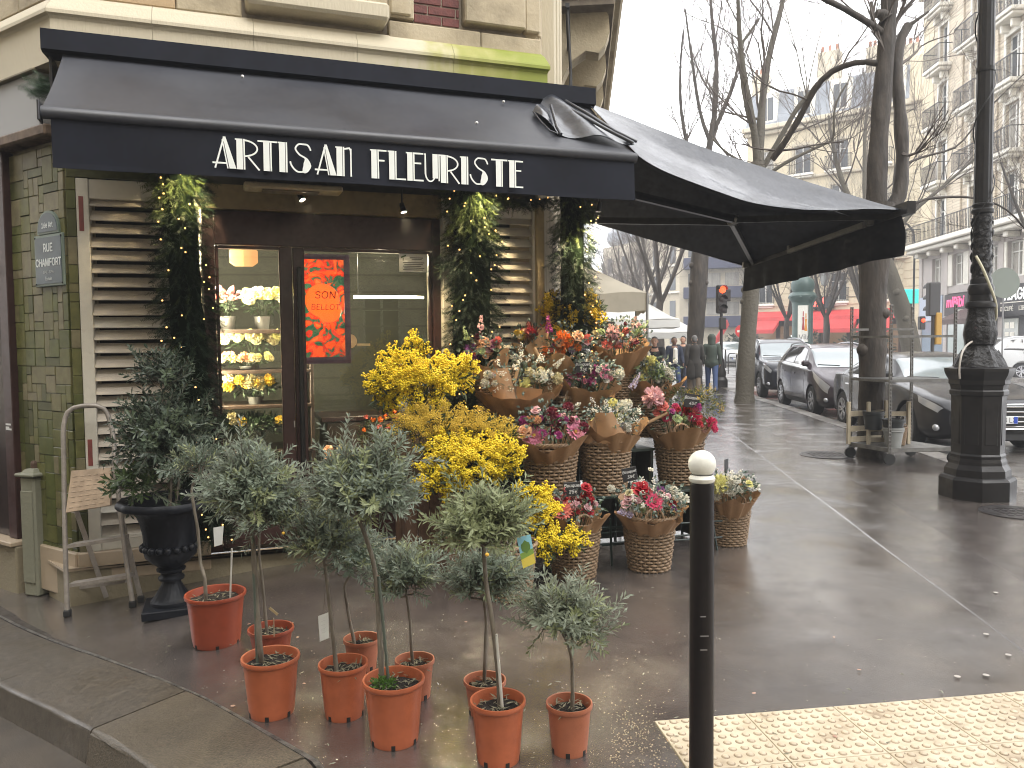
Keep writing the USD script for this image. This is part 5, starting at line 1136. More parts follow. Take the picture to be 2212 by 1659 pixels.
m_sig = M('signal_black', (.02, .017, .016), .45)
m_redl = M('red_signal', (.6, .03, .02), .3, emit=(1., .045, .012), es=2.2)
def signal(label, base, px, ytop, h, w, front, lit=None):
    b = np.array(base, float); t = TH('traffic_light', label, 'traffic light', b); Yb = b[1]; k = Yb / CF
    z1 = 1.6 + (733 - ytop) * k; z0 = z1 - h
    OB('pole', MB().lathe([(.13, 0), (.13, .1), (.10, .14), (.085, .9), (.06, 1.0), (.052, 1.1), (.048, z0 + .1), (.0001, z0 + .1)], 12), m_sig, t, smooth=40)
    R_ = rotz(front)
    OB('head', MB().join(MB().box(-w / 2, w / 2, -.10, .10, z0, z1, .03), R_), m_sig, t)
    for q in range(3):
        zc = z1 - h * (q + .5) / 3; on = lit == q
        l = MB().join(MB().lathe([(w * .36, 0), (w * .25, .02), (.0001, .03)], 16), np.array([[1., 0, 0], [0, 0, -1.], [0, 1., 0]]), (0, -.101, zc)); OB('lens', MB().join(l, R_), m_redl if on else M('dark_lens', (.03, .02, .02), .2), t, smooth=40)
        hd = MB(); aa = np.linspace(0, math.pi, 9); rr = w * .40
        hd.add([[rr * math.cos(x), y, zc + rr * math.sin(x)] for x in aa for y in (-.10, -.26)], [[2 * i, 2 * i + 1, 2 * i + 3, 2 * i + 2] for i in range(8)]); OB('hood', MB().join(hd, R_), m_sig, t)
    return t, z0
b = np.array([D(1558, 815, 27.)[0], 27., 0]); t, z0 = signal('traffic light showing red, with its ornate pole beside the walkers', b, 1558, 615, .95, .34, .06, 0)
OB('repeater', MB().box(-.10, .10, -.25, -.02, 1.95, 2.35, .02), m_sig, t); OB('repeater', MB().box(.05, .30, -.05, .12, 2.9, 3.3, .02), m_sig, t)
OB('ornate_foot', MB().lathe([(.22, 0), (.22, .25), (.15, .35), (.17, .5), (.12, .65), (.10, .95)], 12), m_sig, t, smooth=30)
b = np.array([D(1397, 800, 40.)[0], 40., 0]); signal('distant traffic light showing red at the corner of the beige tent', b, 1397, 682, .9, .34, .06, 0)
b = np.array([D(2013, 810, 24.)[0], 24., -.1]); t, z0 = signal('traffic light seen from behind, above the roof of the black saloon', b, 2013, 607, 1.0, .38, math.pi + .15)
OB('small_signal', MB().box(-.42, -.26, -.1, .08, 1.95, 2.35, .02), m_sig, t); OB('red_walker', MB().sphere((-.34, -.12, 2.22), .055, 1), m_redl, t); OB('signal_box', MB().box(.04, .22, -.12, .06, 1.5, 2.45, .02), M('yellow_box', (.35, .20, .03), .5), t)
def post_sign(label, x, y0, Yd, zc, rr, disc, bar=None, name='road_sign', cat='sign'):
    b = np.array([D(x, y0, Yd)[0], Yd, 0]); t = TH(name, label, cat, b); OB('post', MB().tube([(0, 0, 0), (0, 0, zc + rr)], .03, 8), M('grey_post', (.2, .2, .2), .4), t)
    Rl = np.array([[1., 0, 0], [0, 0, -1.], [0, 1., 0]]); OB('disc', MB().join(MB().lathe([(.0001, 0), (rr, 0), (rr, .02), (.0001, .02)], 24), Rl, (0, -.04, zc)), disc, t)
    if bar is not None: OB('white_bar', MB().box(-rr * .7, rr * .7, -.066, -.061, zc - rr * .16, zc + rr * .16), bar, t)
post_sign('red no entry sign far down the street beside the straight mossy trunk', 1601, 800, 42., 2.05, .34, M('sign_red', (.55, .03, .03), .4), m_white)
post_sign('round green-grey sign plate behind the ornate lamp post', 2166, 700, 29., 3.55, .55, M('sign_back', (.16, .18, .15), .5))
tq = TH('turquoise_sign', 'glowing turquoise shop sign beyond the near trunk', 'sign', D(1970, 640, 50)); OB('panel', MB().box(-.75, .75, -.1, .1, -.45, .45, .25), M('turquoise_glow', (.05, .6, .5), .4, emit=(.05, .9, .72), es=.22), tq); OB('pole', MB().tube([(0, .1, .3), (0, .1, -3.9)], .06, 8), m_sig, tq)
sl = np.array([D(1972, 745, 48.)[0], 48., 0]); t = TH('street_lamp', 'slim curved street lamp in front of the cream building', 'street lamp', sl); OB('pole', MB().tube(smooth_path([(0, 0, 0), (0, 0, 7), (-.1, 0, 7.9), (-.7, 0, 8.5), (-1.6, 0, 8.6)], 24), .06, 8), m_sig, t, smooth=40); OB('lantern', MB().sphere((-1.7, 0, 8.5), .18, 2), m_sig, t)
ol = np.array([D(1780, 745, 52.)[0], 52., 0]); t = TH('street_lamp', 'old-fashioned lantern on a post in front of the cafe window', 'street lamp', ol); OB('pole', MB().lathe([(.2, 0), (.12, .8), (.06, 1.), (.05, 5.0)], 10), m_sig, t); OB('lantern', MB().lathe([(.08, 5.0), (.22, 5.1), (.42, 6.0), (.45, 6.05), (.2, 6.4), (.0001, 6.6)], 6), M('lantern_glass', (.25, .26, .25), .2), t)
# small posts and a hoop barrier by the kerb
def hoop(label, px, py, w):
    b = G(px, py); t = TH('hoop_barrier', label, 'barrier', b); OB('hoop', MB().tube(smooth_path([(0, 0, 0), (0, 0, .85), (.08, 0, .97), (w - .08, .35, .97), (w, .42, .85), (w, .42, 0)], 30), .025, 8), m_sig, t, smooth=40); OB('mid_rail', MB().tube([(0, 0, .55), (w, .42, .55)], .015, 6), m_sig, t)
hoop('dark hoop barrier beside the traffic light pole', 1573, 808, .55)
def small_post(label, px, py, h=1.15):
    b = G(px, py); t = TH('bollard', label, 'bollard', b); OB('shaft', MB().lathe([(.05, 0), (.045, h - .12), (.0001, h - .12)], 10), m_sig, t, smooth=40); OB('ball', MB().sphere((0, 0, h - .06), .062, 2), m_white, t, smooth=True)
small_post('distant white-topped bollard left of the straight mossy trunk', 1592, 825)
small_post('more distant white-topped bollard behind the hooded walker', 1567, 795)

# ================================================================ market stalls
m_tent = M('beige_canvas', (.46, .42, .34), .75, var=.12, vscale=2., bump=.2, bscale=8., trans=.25)
m_tentw = M('white_canvas', (.72, .72, .70), .7, var=.06, vscale=2., trans=.3)
tc_ = np.array([1.75, 16.9, 0]); tn = TH('market_tent', 'beige canvas market tent beyond the corner garland', 'market tent', tc_)
e0, e1, e2, e3 = (D(1398, 672, 16.3), D(1398, 672, 16.3) + uu * 3.2, D(1398, 672, 16.3) + uu * 3.2 - un * 2.6, D(1398, 672, 16.3) - un * 2.6)
pk = D(1398, 632, 16.3); pk2 = D(1262, 596, 17.2)
h_ = e0[2]
up4 = [np.array([*p[:2], pk[2]]) for p in (e0, e1, e2, e3)]
rdg = [(up4[0] + up4[3]) / 2 * [1, 1, 0] + [0, 0, pk2[2] + .25] + uu * .9, (up4[1] + up4[2]) / 2 * [1, 1, 0] + [0, 0, pk2[2] + .25] - uu * .9]
def qsheet(a, b, c, d, sag=.05, n=10): return thick([[(a * (1 - u) + b * u) * (1 - v) + (d * (1 - u) + c * u) * v - np.array([0, 0, sag * math.sin(math.pi * u) * math.sin(math.pi * v) + .02 * math.sin(13 * u + 4 * v)]) for v in np.linspace(0, 1, n)] for u in np.linspace(0, 1, n)], .006)
OB('roof_canvas', qsheet(up4[0], up4[1], rdg[1], rdg[0]), m_tent, tn, world=True, smooth=50); OB('roof_canvas', qsheet(up4[3], up4[0], rdg[0], rdg[0]), m_tent, tn, world=True, smooth=50); OB('roof_canvas', qsheet(up4[2], up4[3], rdg[0], rdg[1]), m_tent, tn, world=True, smooth=50)
for a, b in ((0, 1), (3, 0), (2, 3)): OB('skirt', qsheet(up4[a], up4[b], up4[b] - [0, 0, pk[2] - h_], up4[a] - [0, 0, pk[2] - h_], 0), m_tent, tn, world=True)
for p in up4: OB('pole', MB().tube([p * [1, 1, 0], p], .03, 6), m_alu, tn, world=True)
OB('counter', MB().box(-1.0, 1.0, -.4, .4, 0, .9, .02).place(AA, e0 * [1, 1, 0] + uu * 1.6 - un * 1.2), m_marble, tn, world=True)
def parasol(label, c, w, zt, ze):
    t = TH('market_parasol', label, 'parasol', c); P4 = [np.array([c[0] + a * w / 2, c[1] + b * w / 2, ze]) for a, b in ((-1, -1), (1, -1), (1, 1), (-1, 1))]; ap = np.array([c[0], c[1], zt])
    for k in range(4): OB('canopy', qsheet(P4[k], P4[(k + 1) % 4], ap, ap, .12), m_tentw, t, world=True, smooth=50); OB('valance', qsheet(P4[k], P4[(k + 1) % 4], P4[(k + 1) % 4] - [0, 0, .22], P4[k] - [0, 0, .22], 0, 4), m_tentw, t, world=True)
    OB('pole', MB().tube([c, ap], .03, 6), m_alu, t, world=True)
parasol('white market parasol just behind the beige tent', np.array([D(1345, 700, 22)[0], 22., 0]), 2.6, 2.75, 2.15)
parasol('white market tent roof sloping down left of the leaning man', np.array([D(1402, 700, 31)[0], 31., 0]), 3.2, 3.0, 1.9)
stl = np.array([D(1425, 745, 36)[0], 36., 0]); t = TH('market_stall', 'low white-covered market stall behind the people on the left', 'market stall', stl); OB('table', MB().box(-1.6, 1.6, -.5, .5, .0, .85, .03), m_tentw, t); OB('goods', MB().join(MB().box(-1.5, 1.5, -.4, .4, .86, 1.05, .04)), M('stall_goods', (.35, .30, .28), .7, var=.5, vscale=6.), t)
# ================================================================ inside the shop
room = MB()
B('shop_floor', F(MB().box(.0, 3.0, .21, 3.0, .06, .112)), M('shop_floor_grey', (.12, .11, .10), .4))
B('shop_back_wall', F(MB().box(.0, 3.0, 2.6, 2.7, .1, 2.7)), M('olive_room_wall', (.022, .024, .012), .7, var=.3))
B('shop_inner_wall', F(MB().box(.10, .2, .52, 2.6, .1, 2.7)), M('olive_room_wall2', (.035, .036, .018), .7, var=.3))
B('shop_inner_wall', F(MB().box(3.0, 3.06, .52, 2.6, .1, 2.7)), _mats['olive_room_wall2'])
B('shop_ceiling', F(MB().box(.0, 3.0, .2, 2.7, 2.60, 2.66)), M('shop_ceiling', (.22, .20, .16), .8))
m_stem = M('flower_stems', (.045, .075, .025), .6, island=.4)
m_leafg = M('flower_leaves', (.07, .115, .055), .5, island=.4, trans=.2)
m_euc = M('eucalyptus', (.19, .26, .22), .5, island=.35, trans=.2, back=(.2, .26, .22))
_fc = {}
def fm(name, col, tr=.2): return M('petals_' + name, col, .5, island=.18, trans=tr)
PET = {k: fm(k, c) for k, c in dict(white=(.72, .70, .60), cream=(.70, .62, .36), yellow=(.80, .56, .06), lemon=(.78, .74, .30), pink=(.72, .26, .38), palepink=(.78, .48, .50), magenta=(.42, .05, .24), purple=(.28, .09, .30), red=(.45, .015, .03), coral=(.75, .20, .16), orange=(.78, .20, .03), peach=(.78, .45, .26), lilac=(.52, .46, .62), burgundy=(.16, .012, .03), green=(.42, .52, .26), hot=(.70, .06, .16)).items()}
def axes(d):
    d = unit(np.asarray(d, float)); h = np.array([0, 0, 1.]) if abs(d[2]) < .9 else np.array([1., 0, 0]); a = unit(np.cross(d, h)); return a, np.cross(d, a), d
def petal_rows(r, rows, R_, cup):
    """rows: (count, length, width, tilt from the axis in radians, z); petals as folded blades round +z"""
    m = MB()
    for n, L, W, tl, z, r0 in rows:
        g = np.arange(n) * 2 * math.pi / n + r.uniform(0, 6); tl_ = tl + r.normal(0, .06, n)
        d = np.stack([np.cos(g) * np.sin(tl_), np.sin(g) * np.sin(tl_), np.cos(tl_)], 1); sd = np.stack([-np.sin(g), np.cos(g), 0 * g], 1); nn = np.cross(d, sd)
        v, f = leaves(np.stack([np.cos(g) * r0, np.sin(g) * r0, np.full(n, z)], 1), d, sd, nn, L * r.uniform(.9, 1.1, n), W, fold=-cup, tip=.40, bend=-cup * .2); m.add(v, f)
    return m
def bloom(kind, c, d, s, col, par, r, cen=None):
    """one flower head of radius s facing d"""
    a, b, d = axes(d); R_ = np.stack([a, b, d], 1)
    if kind == 'gerbera': m = petal_rows(r, [(22, s, s * .24, 1.35, .1 * s, .12 * s), (18, s * .72, s * .22, 1.15, .16 * s, .1 * s), (12, s * .4, s * .14, .8, .2 * s, .06 * s)], s, .1)
    elif kind == 'rose': m = petal_rows(r, [(5, s * 1.0, s * 1.1, 1.05, -.25 * s, .1 * s), (6, s * .95, s * .95, .78, -.15 * s, .08 * s), (6, s * .85, s * .8, .5, -.05 * s, .06 * s), (5, s * .75, s * .6, .28, .0, .04 * s), (4, s * .62, s * .4, .1, .05 * s, .02 * s)], s, .32).sphere((0, 0, .15 * s), s * .38, 1)
    elif kind == 'ball':
        n = 70; k = np.arange(n) + .5; ph = np.arccos(1 - 1.5 * k / n); th = k * 2.39996
        dd = np.stack([np.cos(th) * np.sin(ph), np.sin(th) * np.sin(ph), np.cos(ph)], 1); a_, b_ = frames(dd, r); v, f = leaves(dd * s * .35, unit(dd + r.normal(0, .18, dd.shape)), a_, b_, s * .68, s * .36, fold=-.2, tip=.4); m = MB().add(v, f).sphere((0, 0, 0), s * .45, 1)
    elif kind == 'lily': m = petal_rows(r, [(3, s * 1.2, s * .5, .95, 0, .05 * s), (3, s * 1.15, s * .45, .8, .03 * s, .04 * s), (6, s * .6, s * .06, .35, 0, 0)], s, .25)
    elif kind == 'tulip': m = petal_rows(r, [(3, s * 1.4, s * .95, .35, -.3 * s, .25 * s), (3, s * 1.35, s * .9, .22, -.3 * s, .18 * s)], s, .4)
    elif kind == 'bell': m = petal_rows(r, [(6, s * .9, s * .6, .85, -.1 * s, .1 * s), (5, s * .75, s * .55, .4, 0, .06 * s)], s, .3)
    elif kind == 'spike':
        n = 60; t = r.random(n); g = r.uniform(0, 6.28, n); dd = np.stack([np.cos(g), np.sin(g), .4 + 0 * g], 1); dd = unit(dd); a_, b_ = frames(dd, r); w = (1 - t * .75) * s * .35
        v, f = leaves(np.stack([np.cos(g) * w * .3, np.sin(g) * w * .3, t * s * 2.2], 1), dd, a_, b_, w + .003, w * .9 + .003, fold=-.2, tip=.4); m = MB().add(v, f)
    else: m = MB()
    q = MB().join(m, R_, c); o = OB('bloom', q, col, par, world=True)
    if cen is not None: OB('flower_centre', MB().join(MB().sphere((0, 0, .12 * s), s * .24, 1), R_, c), cen, o, world=True)
    return o
def stems(par, base, heads, rr=.0022):
    m = MB()
    for h in heads: m.tube([base + (h - base) * [.15, .15, 0], base * [.4, .4, .5] + h * [.6, .6, .5], h], rr, 3, cap=False)
    OB('stems', m, m_stem, par, world=True, kind='stuff')
def leafcloud(par, c, rad3, n, L, W, m, r, name='foliage', up=.5, inner=.3):
    d = unit(r.normal(size=(n, 3)) * [1, 1, .8] + [0, 0, up]); p = np.asarray(c) + d * (r.uniform(inner, 1, (n, 1)) ** .7) * np.asarray(rad3)
    dd = unit(d + r.normal(0, .55, (n, 3))); a, b = frames(dd, r); v, f = leaves(p, dd, a, b, L * r.uniform(.7, 1.25, n), W * r.uniform(.8, 1.2, n)); OB(name, (v, f), m, par, world=True, kind='stuff')
def sprays(par, c, rad3, ns, m, r, ball=.006, per=40, name='tiny_flowers', up=.5, spread=.05):
    """clouds of tiny balls gathered in sprays"""
    d = unit(r.normal(size=(ns, 3)) * [1, 1, .8] + [0, 0, up]); cen = np.asarray(c) + d * (r.uniform(.35, 1, (ns, 1)) ** .6) * np.asarray(rad3)
    ax = unit(d + r.normal(0, .4, (ns, 3))); P_ = []
    for k in range(ns):
        t = r.uniform(-1, 1, (per, 1)); w = spread * (.4 + .6 * (1 - np.abs(t))); P_.append(cen[k] + ax[k] * t * spread * 1.5 + unit(r.normal(size=(per, 3))) * w * r.uniform(.2, 1, (per, 1)) ** .5)
    p = np.vstack(P_); v0 = np.array([[1, 0, 0], [-1, 0, 0], [0, 1, 0], [0, -1, 0], [0, 0, 1], [0, 0, -1.]]); f0 = np.array([[0, 2, 4], [2, 1, 4], [1, 3, 4], [3, 0, 4], [2, 0, 5], [1, 2, 5], [3, 1, 5], [0, 3, 5]])
    v = (p[:, None] + v0[None] * (ball * r.uniform(.7, 1.2, (len(p), 1, 1)))).reshape(-1, 3); f = (f0[None] + 6 * np.arange(len(p))[:, None, None]).reshape(-1, 3)
    OB(name, (v, f), m, par, world=True, kind='stuff'); return cen, ax
# shelves by the left leaf with vases of flowers
shf = TH('flower_shelf', 'dark tiered shelf of cut flowers seen through the narrow glass of the shop door', 'shelf', FP(.9, .9, 0))
m_dwood = M('dark_shelf_wood', (.05, .03, .02), .5, var=.4)
for z in (1.72, 1.40, 1.12, .75): OB('board', F(MB().box(.25, 1.42, .60, 1.15, z - .03, z, .005)), m_dwood, shf, world=True)
for x in (.25, 1.40): OB('upright', F(MB().box(x, x + .03, .60, 1.15, .112, 1.72, .004)), m_dwood, shf, world=True)
m_vase = M('grey_vase', (.16, .16, .15), .3)
def vase_bunch(name, label, cat, s_, d_, z, hv, heads, kind, size, cols, seed, leaf=60, tall=.3, wide=.16):
    r = rng(seed); c = FP(s_, d_, z); t = TH(name, label, cat, c)
    OB('vase', MB().lathe([(.0001, 0), (.05, 0), (.065, hv), (.06, hv), (.05, .02), (.0001, .02)], 16), m_vase, t, smooth=40)
    H_ = []
    for k in range(heads):
        p = c + fe * wide * r.uniform(-1, 1) + fn * (.05 + .07 * r.random()) + np.array([0, 0, hv + tall * r.uniform(.62, 1.05)]); H_.append(p); d = unit(p - c - [0, 0, hv * .5]); bloom(kind, p, unit(d * .6 + fn * .9), size * r.uniform(.85, 1.15), PET[cols[k % len(cols)]], t, r)
    stems(t, c + [0, 0, hv * .8], H_); leafcloud(t, c + [0, 0, hv + tall * .45], (wide, wide * .6, tall * .4), leaf, .06, .02, m_leafg, r)
vase_bunch('rose_bunch', 'bright pale yellow roses on the top shelf behind the door glass', 'roses', 1.05, .84, 1.72, .11, 16, 'rose', .052, ['lemon', 'white', 'lemon'], 61, 90, .19, .16)
vase_bunch('lily_bunch', 'pink flower heads left of the pale roses behind the door glass', 'lilies', .78, .80, 1.72, .11, 6, 'lily', .075, ['coral', 'palepink'], 62, 60, .17, .07)
vase_bunch('rose_bunch', 'cream yellow roses on the second shelf behind the door glass', 'roses', .97, .86, 1.40, .13, 18, 'rose', .048, ['cream', 'lemon'], 63, 70, .15, .21)
vase_bunch('carnation_bunch', 'small cream carnations in front of the second shelf roses behind the door glass', 'carnations', .92, .70, 1.40, .03, 18, 'ball', .032, ['cream', 'peach', 'lemon'], 64, 60, .09, .20)
vase_bunch('dried_flower_bunch', 'dull yellow round flower heads on the third shelf behind the door glass', 'flowers', .98, .74, 1.12, .06, 16, 'ball', .048, ['yellow', 'cream'], 65, 140, .15, .22)
vase_bunch('dark_foliage', 'dark bushy foliage on the lowest shelf behind the narrow door glass', 'foliage', .95, .72, .75, .10, 4, 'ball', .04, ['yellow', 'cream'], 66, 420, .22, .24)
vase_bunch('tulip_bunch', 'orange tulips in a vase behind the wide door glass', 'tulips', 1.95, .75, .30, .35, 9, 'tulip', .035, ['orange', 'coral'], 67, leaf=120, tall=.35, wide=.17)
vase_bunch('rose_bunch', 'wrapped cream roses low behind the wide door glass', 'roses', 1.62, .45, .112, .40, 9, 'rose', .045, ['cream', 'peach'], 68, leaf=60, tall=.24, wide=.13)
vase_bunch('daffodil_bunch', 'pale daffodils on the counter deep inside the shop', 'daffodils', 2.35, 1.5, .95, .16, 6, 'lily', .05, ['lemon', 'cream'], 69, leaf=40, tall=.25, wide=.22)
cn = TH('shop_counter', 'dark counter deep inside the shop', 'counter', FP(2.2, 1.5, 0)); OB('counter_body', F(MB().box(1.6, 2.9, 1.25, 1.8, .112, .90, .01)), m_dwood, cn, world=True); OB('counter_top', F(MB().box(1.55, 2.95, 1.2, 1.85, .902, .945, .006)), m_brown, cn, world=True)
oc_ = TH('hanging_plaque', 'two-tone octagonal plaque hanging inside the narrow door glass', 'plaque', FP(.92, .5, 2.28))
op = Polygon([(-.105, -.045), (-.065, -.075), (.065, -.075), (.105, -.045), (.105, .045), (.065, .075), (-.065, .075), (-.105, .045)])
OB('cream_half', F(MB().prism(op.intersection(sbox(-1, -1, .0, 1)), .01, UPR, (.91, .5, 2.28))), M('plaque_cream', (.62, .52, .26), .5), oc_, world=True); OB('tan_half', F(MB().prism(op.intersection(sbox(.001, -1, 1, 1)), .01, UPR, (.91, .5, 2.28))), M('plaque_tan', (.55, .32, .16), .5), oc_, world=True); OB('cord', F(MB().tube([(.91, .497, 2.355), (.91, .497, 2.6)], .002, 4)), m_black, oc_, world=True)
pst = TH('poster', 'orange floral poster with SON BELLOT lettering behind the wide door glass', 'poster', FP(1.49, .17, 1.9))
OB('mount', F(MB().box(1.30, 1.324, .167, .171, 1.45, 2.28).box(1.626, 1.67, .167, .171, 1.45, 2.28).box(1.3245, 1.6255, .167, .171, 1.45, 1.499).box(1.3245, 1.6255, .167, .171, 2.241, 2.28)), M('poster_violet', (.13, .07, .13), .5, trans=.35), pst, world=True)
pm_ = usdkit.material(stage, '/World/Looks/poster_print', {'tc': ('texture_coordinate', {}), 'n': ('noise_texture', {'scale': 9., 'detail': 3., 'distortion': 1.8}), 'r': ('rgb_ramp', {'interpolate': False, 'ramp': [(0, (.05, .20, .16)), (.36, (.10, .28, .20)), (.43, (.62, .10, .05)), (.50, (.75, .22, .05)), (.60, (.78, .33, .10)), (.68, (.45, .06, .05)), (.74, (.12, .30, .26))]}), 'p': ('principled_bsdf', {'roughness': .4}), 't': ('translucent_bsdf', {}), 'mx': ('mix_closure', {'fac': .6})}, [('tc.object', 'n.vector'), ('n.fac', 'r.fac'), ('r.color', 'p.base_color'), ('r.color', 't.color'), ('p.BSDF', 'mx.closure1'), ('t.BSDF', 'mx.closure2')], surface='mx.closure')
_pn = Point(0, 0).buffer(.13, 8).union(affinity.translate(Point(0, 0).buffer(.09, 8), .05, -.08))
OB('print', F(MB().prism(sbox(1.325, 1.50, 1.625, 2.24).difference(affinity.translate(_pn, 1.46, 1.93)), .004, UPR, (0, .171, 0))), pm_, pst, world=True)
OB('print_panel', F(MB().prism(_pn.buffer(-.001), .003, UPR, (1.46, .170, 1.93))), M('poster_orange', (.80, .28, .07), .4, trans=.6), pst, world=True)
m_pt = M('poster_letter', (.12, .02, .03), .5); txt('SON', .055, m_pt, F, pst, 1.40, .164, 1.945, .1, depth=.001); txt('BELLOT', .042, m_pt, F, pst, 1.372, .164, 1.86, .1, depth=.001)
rl = TH('cardboard_reel', 'cream cardboard reel standing inside the wide door glass', 'reel', FP(1.68, .3, 1.60)); OB('disc', F(MB().prism(Point(0, 0).buffer(.055, 16).difference(Point(0, 0).buffer(.012, 10)), .012, UPR, (1.68, .3, 1.62))), M('cardboard', (.55, .43, .27), .7), rl, world=True); OB('strip', F(MB().box(1.735, 1.84, .295, .305, 1.58, 1.60)), _mats['cardboard'], rl, world=True)
tl_ = TH('tube_lamp', 'lit tube lamp hanging inside the shop, seen through the wide glass', 'lamp', FP(2.1, 1.2, 2.0)); OB('tube', F(MB().tube([(1.86, 1.2, 2.02), (2.5, 1.2, 2.02)], .014, 10)), M('tube_glow', (1, .9, .7), .4, emit=(1., .85, .55), es=14.), tl_, world=True); OB('wire', F(MB().tube([(1.9, 1.2, 2.03), (1.9, 1.2, 2.6)], .002, 4)), m_black, tl_, world=True)
def inlight(s_, d_, z, I, col=(1., .84, .60), rr=.05):
    l = UsdLux.SphereLight.Define(stage, _path(str(tl_.GetPath()), 'light')); l.CreateRadiusAttr(rr); l.CreateIntensityAttr(I); l.CreateColorAttr(Gf.Vec3f(*col)); l.GetPrim().CreateAttribute('inputs:normalize', Sdf.ValueTypeNames.Bool).Set(True); l.AddTranslateOp().Set(Gf.Vec3d(*map(float, FP(s_, d_, z) - FP(2.1, 1.2, 2.0))))
inlight(.60, .50, 2.28, 34.); inlight(.60, .47, 1.64, 12.); inlight(.60, .47, 1.34, 8.); inlight(2.1, 1.2, 2.35, 4.); inlight(2.42, .5, 1.2, 6.); inlight(1.50, .50, 1.88, 2.6)

# the building across the junction, mirrored in the glass
O4 = np.array([15.5, -7.2, -.1]); a4 = math.atan2(-.52, -.85); Pm = lambda m: m.place(a4, O4)
mb_ = TH('stone_building', 'stone building across the junction, mirrored in the shop door glass', 'building', O4)
wx = [1.5 + 2.9 * k for k in range(6)]
wallpoly(Pm, mb_, -4, 19, -.1, 19, [(x - .6, z, x + .6, z + 2.0) for x in wx for z in (1.4, 4.8, 8.2, 11.6)], m_cream)
OB('back_wall', Pm(MB().box(-4, 19, .4, 6, -.1, 19)), m_dark, mb_, world=True)
for x in wx:
    for z in (1.4, 4.8): win(Pm, mb_, None, x, z, 1.2, 2.0, pane=m_wpane2 if z > 2 else m_wpane, surround=m_cream2)
for k in range(12): OB('rustication_band', Pm(MB().box(-4, 19, -.05, .0, .55 * k + .03, .55 * k + .08)), m_stdark, mb_, world=True)
for z in (7.0, 17.5): strip(Pm, mb_, 'cornice', -4, 19, z, z + .3, -.4, m_cream2)
O5 = np.array([-7.4, -4.6, -.2]); a5 = WA + math.pi; Pn = lambda m: m.place(a5, O5)
nb_ = TH('stone_building', 'stone building along the far side of the side street, left of the picture', 'building', O5)
wn = [-5.5 + 2.8 * k for k in range(15)]
wallpoly(Pn, nb_, -7, 36, -.3, 19, [(x - .6, z, x + .6, z + 2.1) for x in wn for z in (1.2, 4.7, 8.2, 11.7, 15.0)], m_stone)
OB('back_wall', Pn(MB().box(-7, 36, .4, 6, -.3, 19)), m_dark, nb_, world=True)
for x in wn[:8]:
    for z in (1.2, 4.7): win(Pn, nb_, None, x, z, 1.2, 2.1, surround=m_cream2)
for z in (4.0, 18.5): strip(Pn, nb_, 'cornice', -7, 36, z, z + .3, -.4, m_cream2)
# ================================================================ plants in pots, urn, ladder
m_pot = M('terracotta_plastic', (.42, .112, .046), .42, var=.25, vscale=7., bump=.06, bscale=120., rvar=.08)
m_pot2 = M('pale_terracotta', (.38, .125, .062), .5, var=.2, vscale=7., bump=.06, bscale=120., rvar=.08)
m_pot3 = M('dark_terracotta', (.27, .052, .022), .45, var=.2, vscale=7., bump=.06, bscale=120., rvar=.08)
m_soil = M('potting_soil', (.022, .016, .012), .9, var=.5, vscale=60., bump=1., bscale=70., bdist=.02)
m_olive = M('olive_leaves', (.235, .285, .20), .45, island=.36, trans=.2, back=(.40, .44, .35))
m_oliveD = M('olive_leaves_dark', (.175, .225, .155), .42, island=.40, trans=.18, back=(.26, .31, .24))
m_oliveL = M('olive_leaves_light', (.33, .37, .18), .45, island=.35, trans=.22, back=(.30, .34, .20))
m_oliveS = M('olive_leaves_silver', (.30, .34, .24), .45, island=.35, trans=.2, back=(.40, .43, .33))
m_obark = M('olive_bark', (.17, .145, .11), .75, col2=(.09, .075, .055), vscale=30., bump=.6, bscale=60., stretch=(1, 1, .3))
m_dead = M('fallen_leaf_pale', (.36, .33, .21), .6, island=.5)
def pot(t, R_, h, m):
    OB('pot', MB().lathe([(.0001, .006), (R_ * .76, .006), (R_ * .77, .0), (R_ * .785, .004), (R_ * .80, .022), (R_ * .81, .026), (R_ * .935, h * .80), (R_ * .945, h * .81), (R_ * .955, h * .90), (R_ * .99, h - .022), (R_ * 1.03, h - .018), (R_ * 1.045, h - .008), (R_ * 1.03, h), (R_ * .965, h - .001), (R_ * .945, h - .012), (R_ * .90, h - .05), (.0001, h - .05)], 48), m, t, smooth=40)
    for k in range(6):
        a = k * math.pi / 3 + R_ * 40; OB('drain_slot', MB().join(MB().box(R_ * .775, R_ * .806, -.008, .008, .001, .022), rotz(a)), m_dark, t)
    r = rng(int(R_ * 1e5)); g = np.linspace(0, 2 * math.pi, 25)[:-1]; P_ = [[[.0, 0, h - .03]] * 24] + [[[R_ * q * math.cos(x), R_ * q * math.sin(x), h - .038 + r.normal(0, .004)] for x in g] for q in (.3, .6, .88)]
    P_ = np.array(P_); P_ = np.concatenate([P_, P_[:, :1]], 1); v, f = gridmesh(P_); OB('soil', (v, f[:, ::-1]), m_soil, t)
    n = 46; a = r.uniform(0, 6.28, n); q = np.sqrt(r.random(n)) * R_ * .82; d = unit(np.stack([r.normal(size=n), r.normal(size=n), r.normal(0, .18, n)], 1)); nn = np.tile([0, 0, 1.], (n, 1)); sd = unit(np.cross(d, nn)); v, f = leaves(np.stack([q * np.cos(a), q * np.sin(a), h - .030 + r.uniform(0, .012, n)], 1), d, sd, nn, r.uniform(.02, .05, n), r.uniform(.005, .010, n)); OB('dead_leaves', (v, f), m_dead, t, kind='stuff')
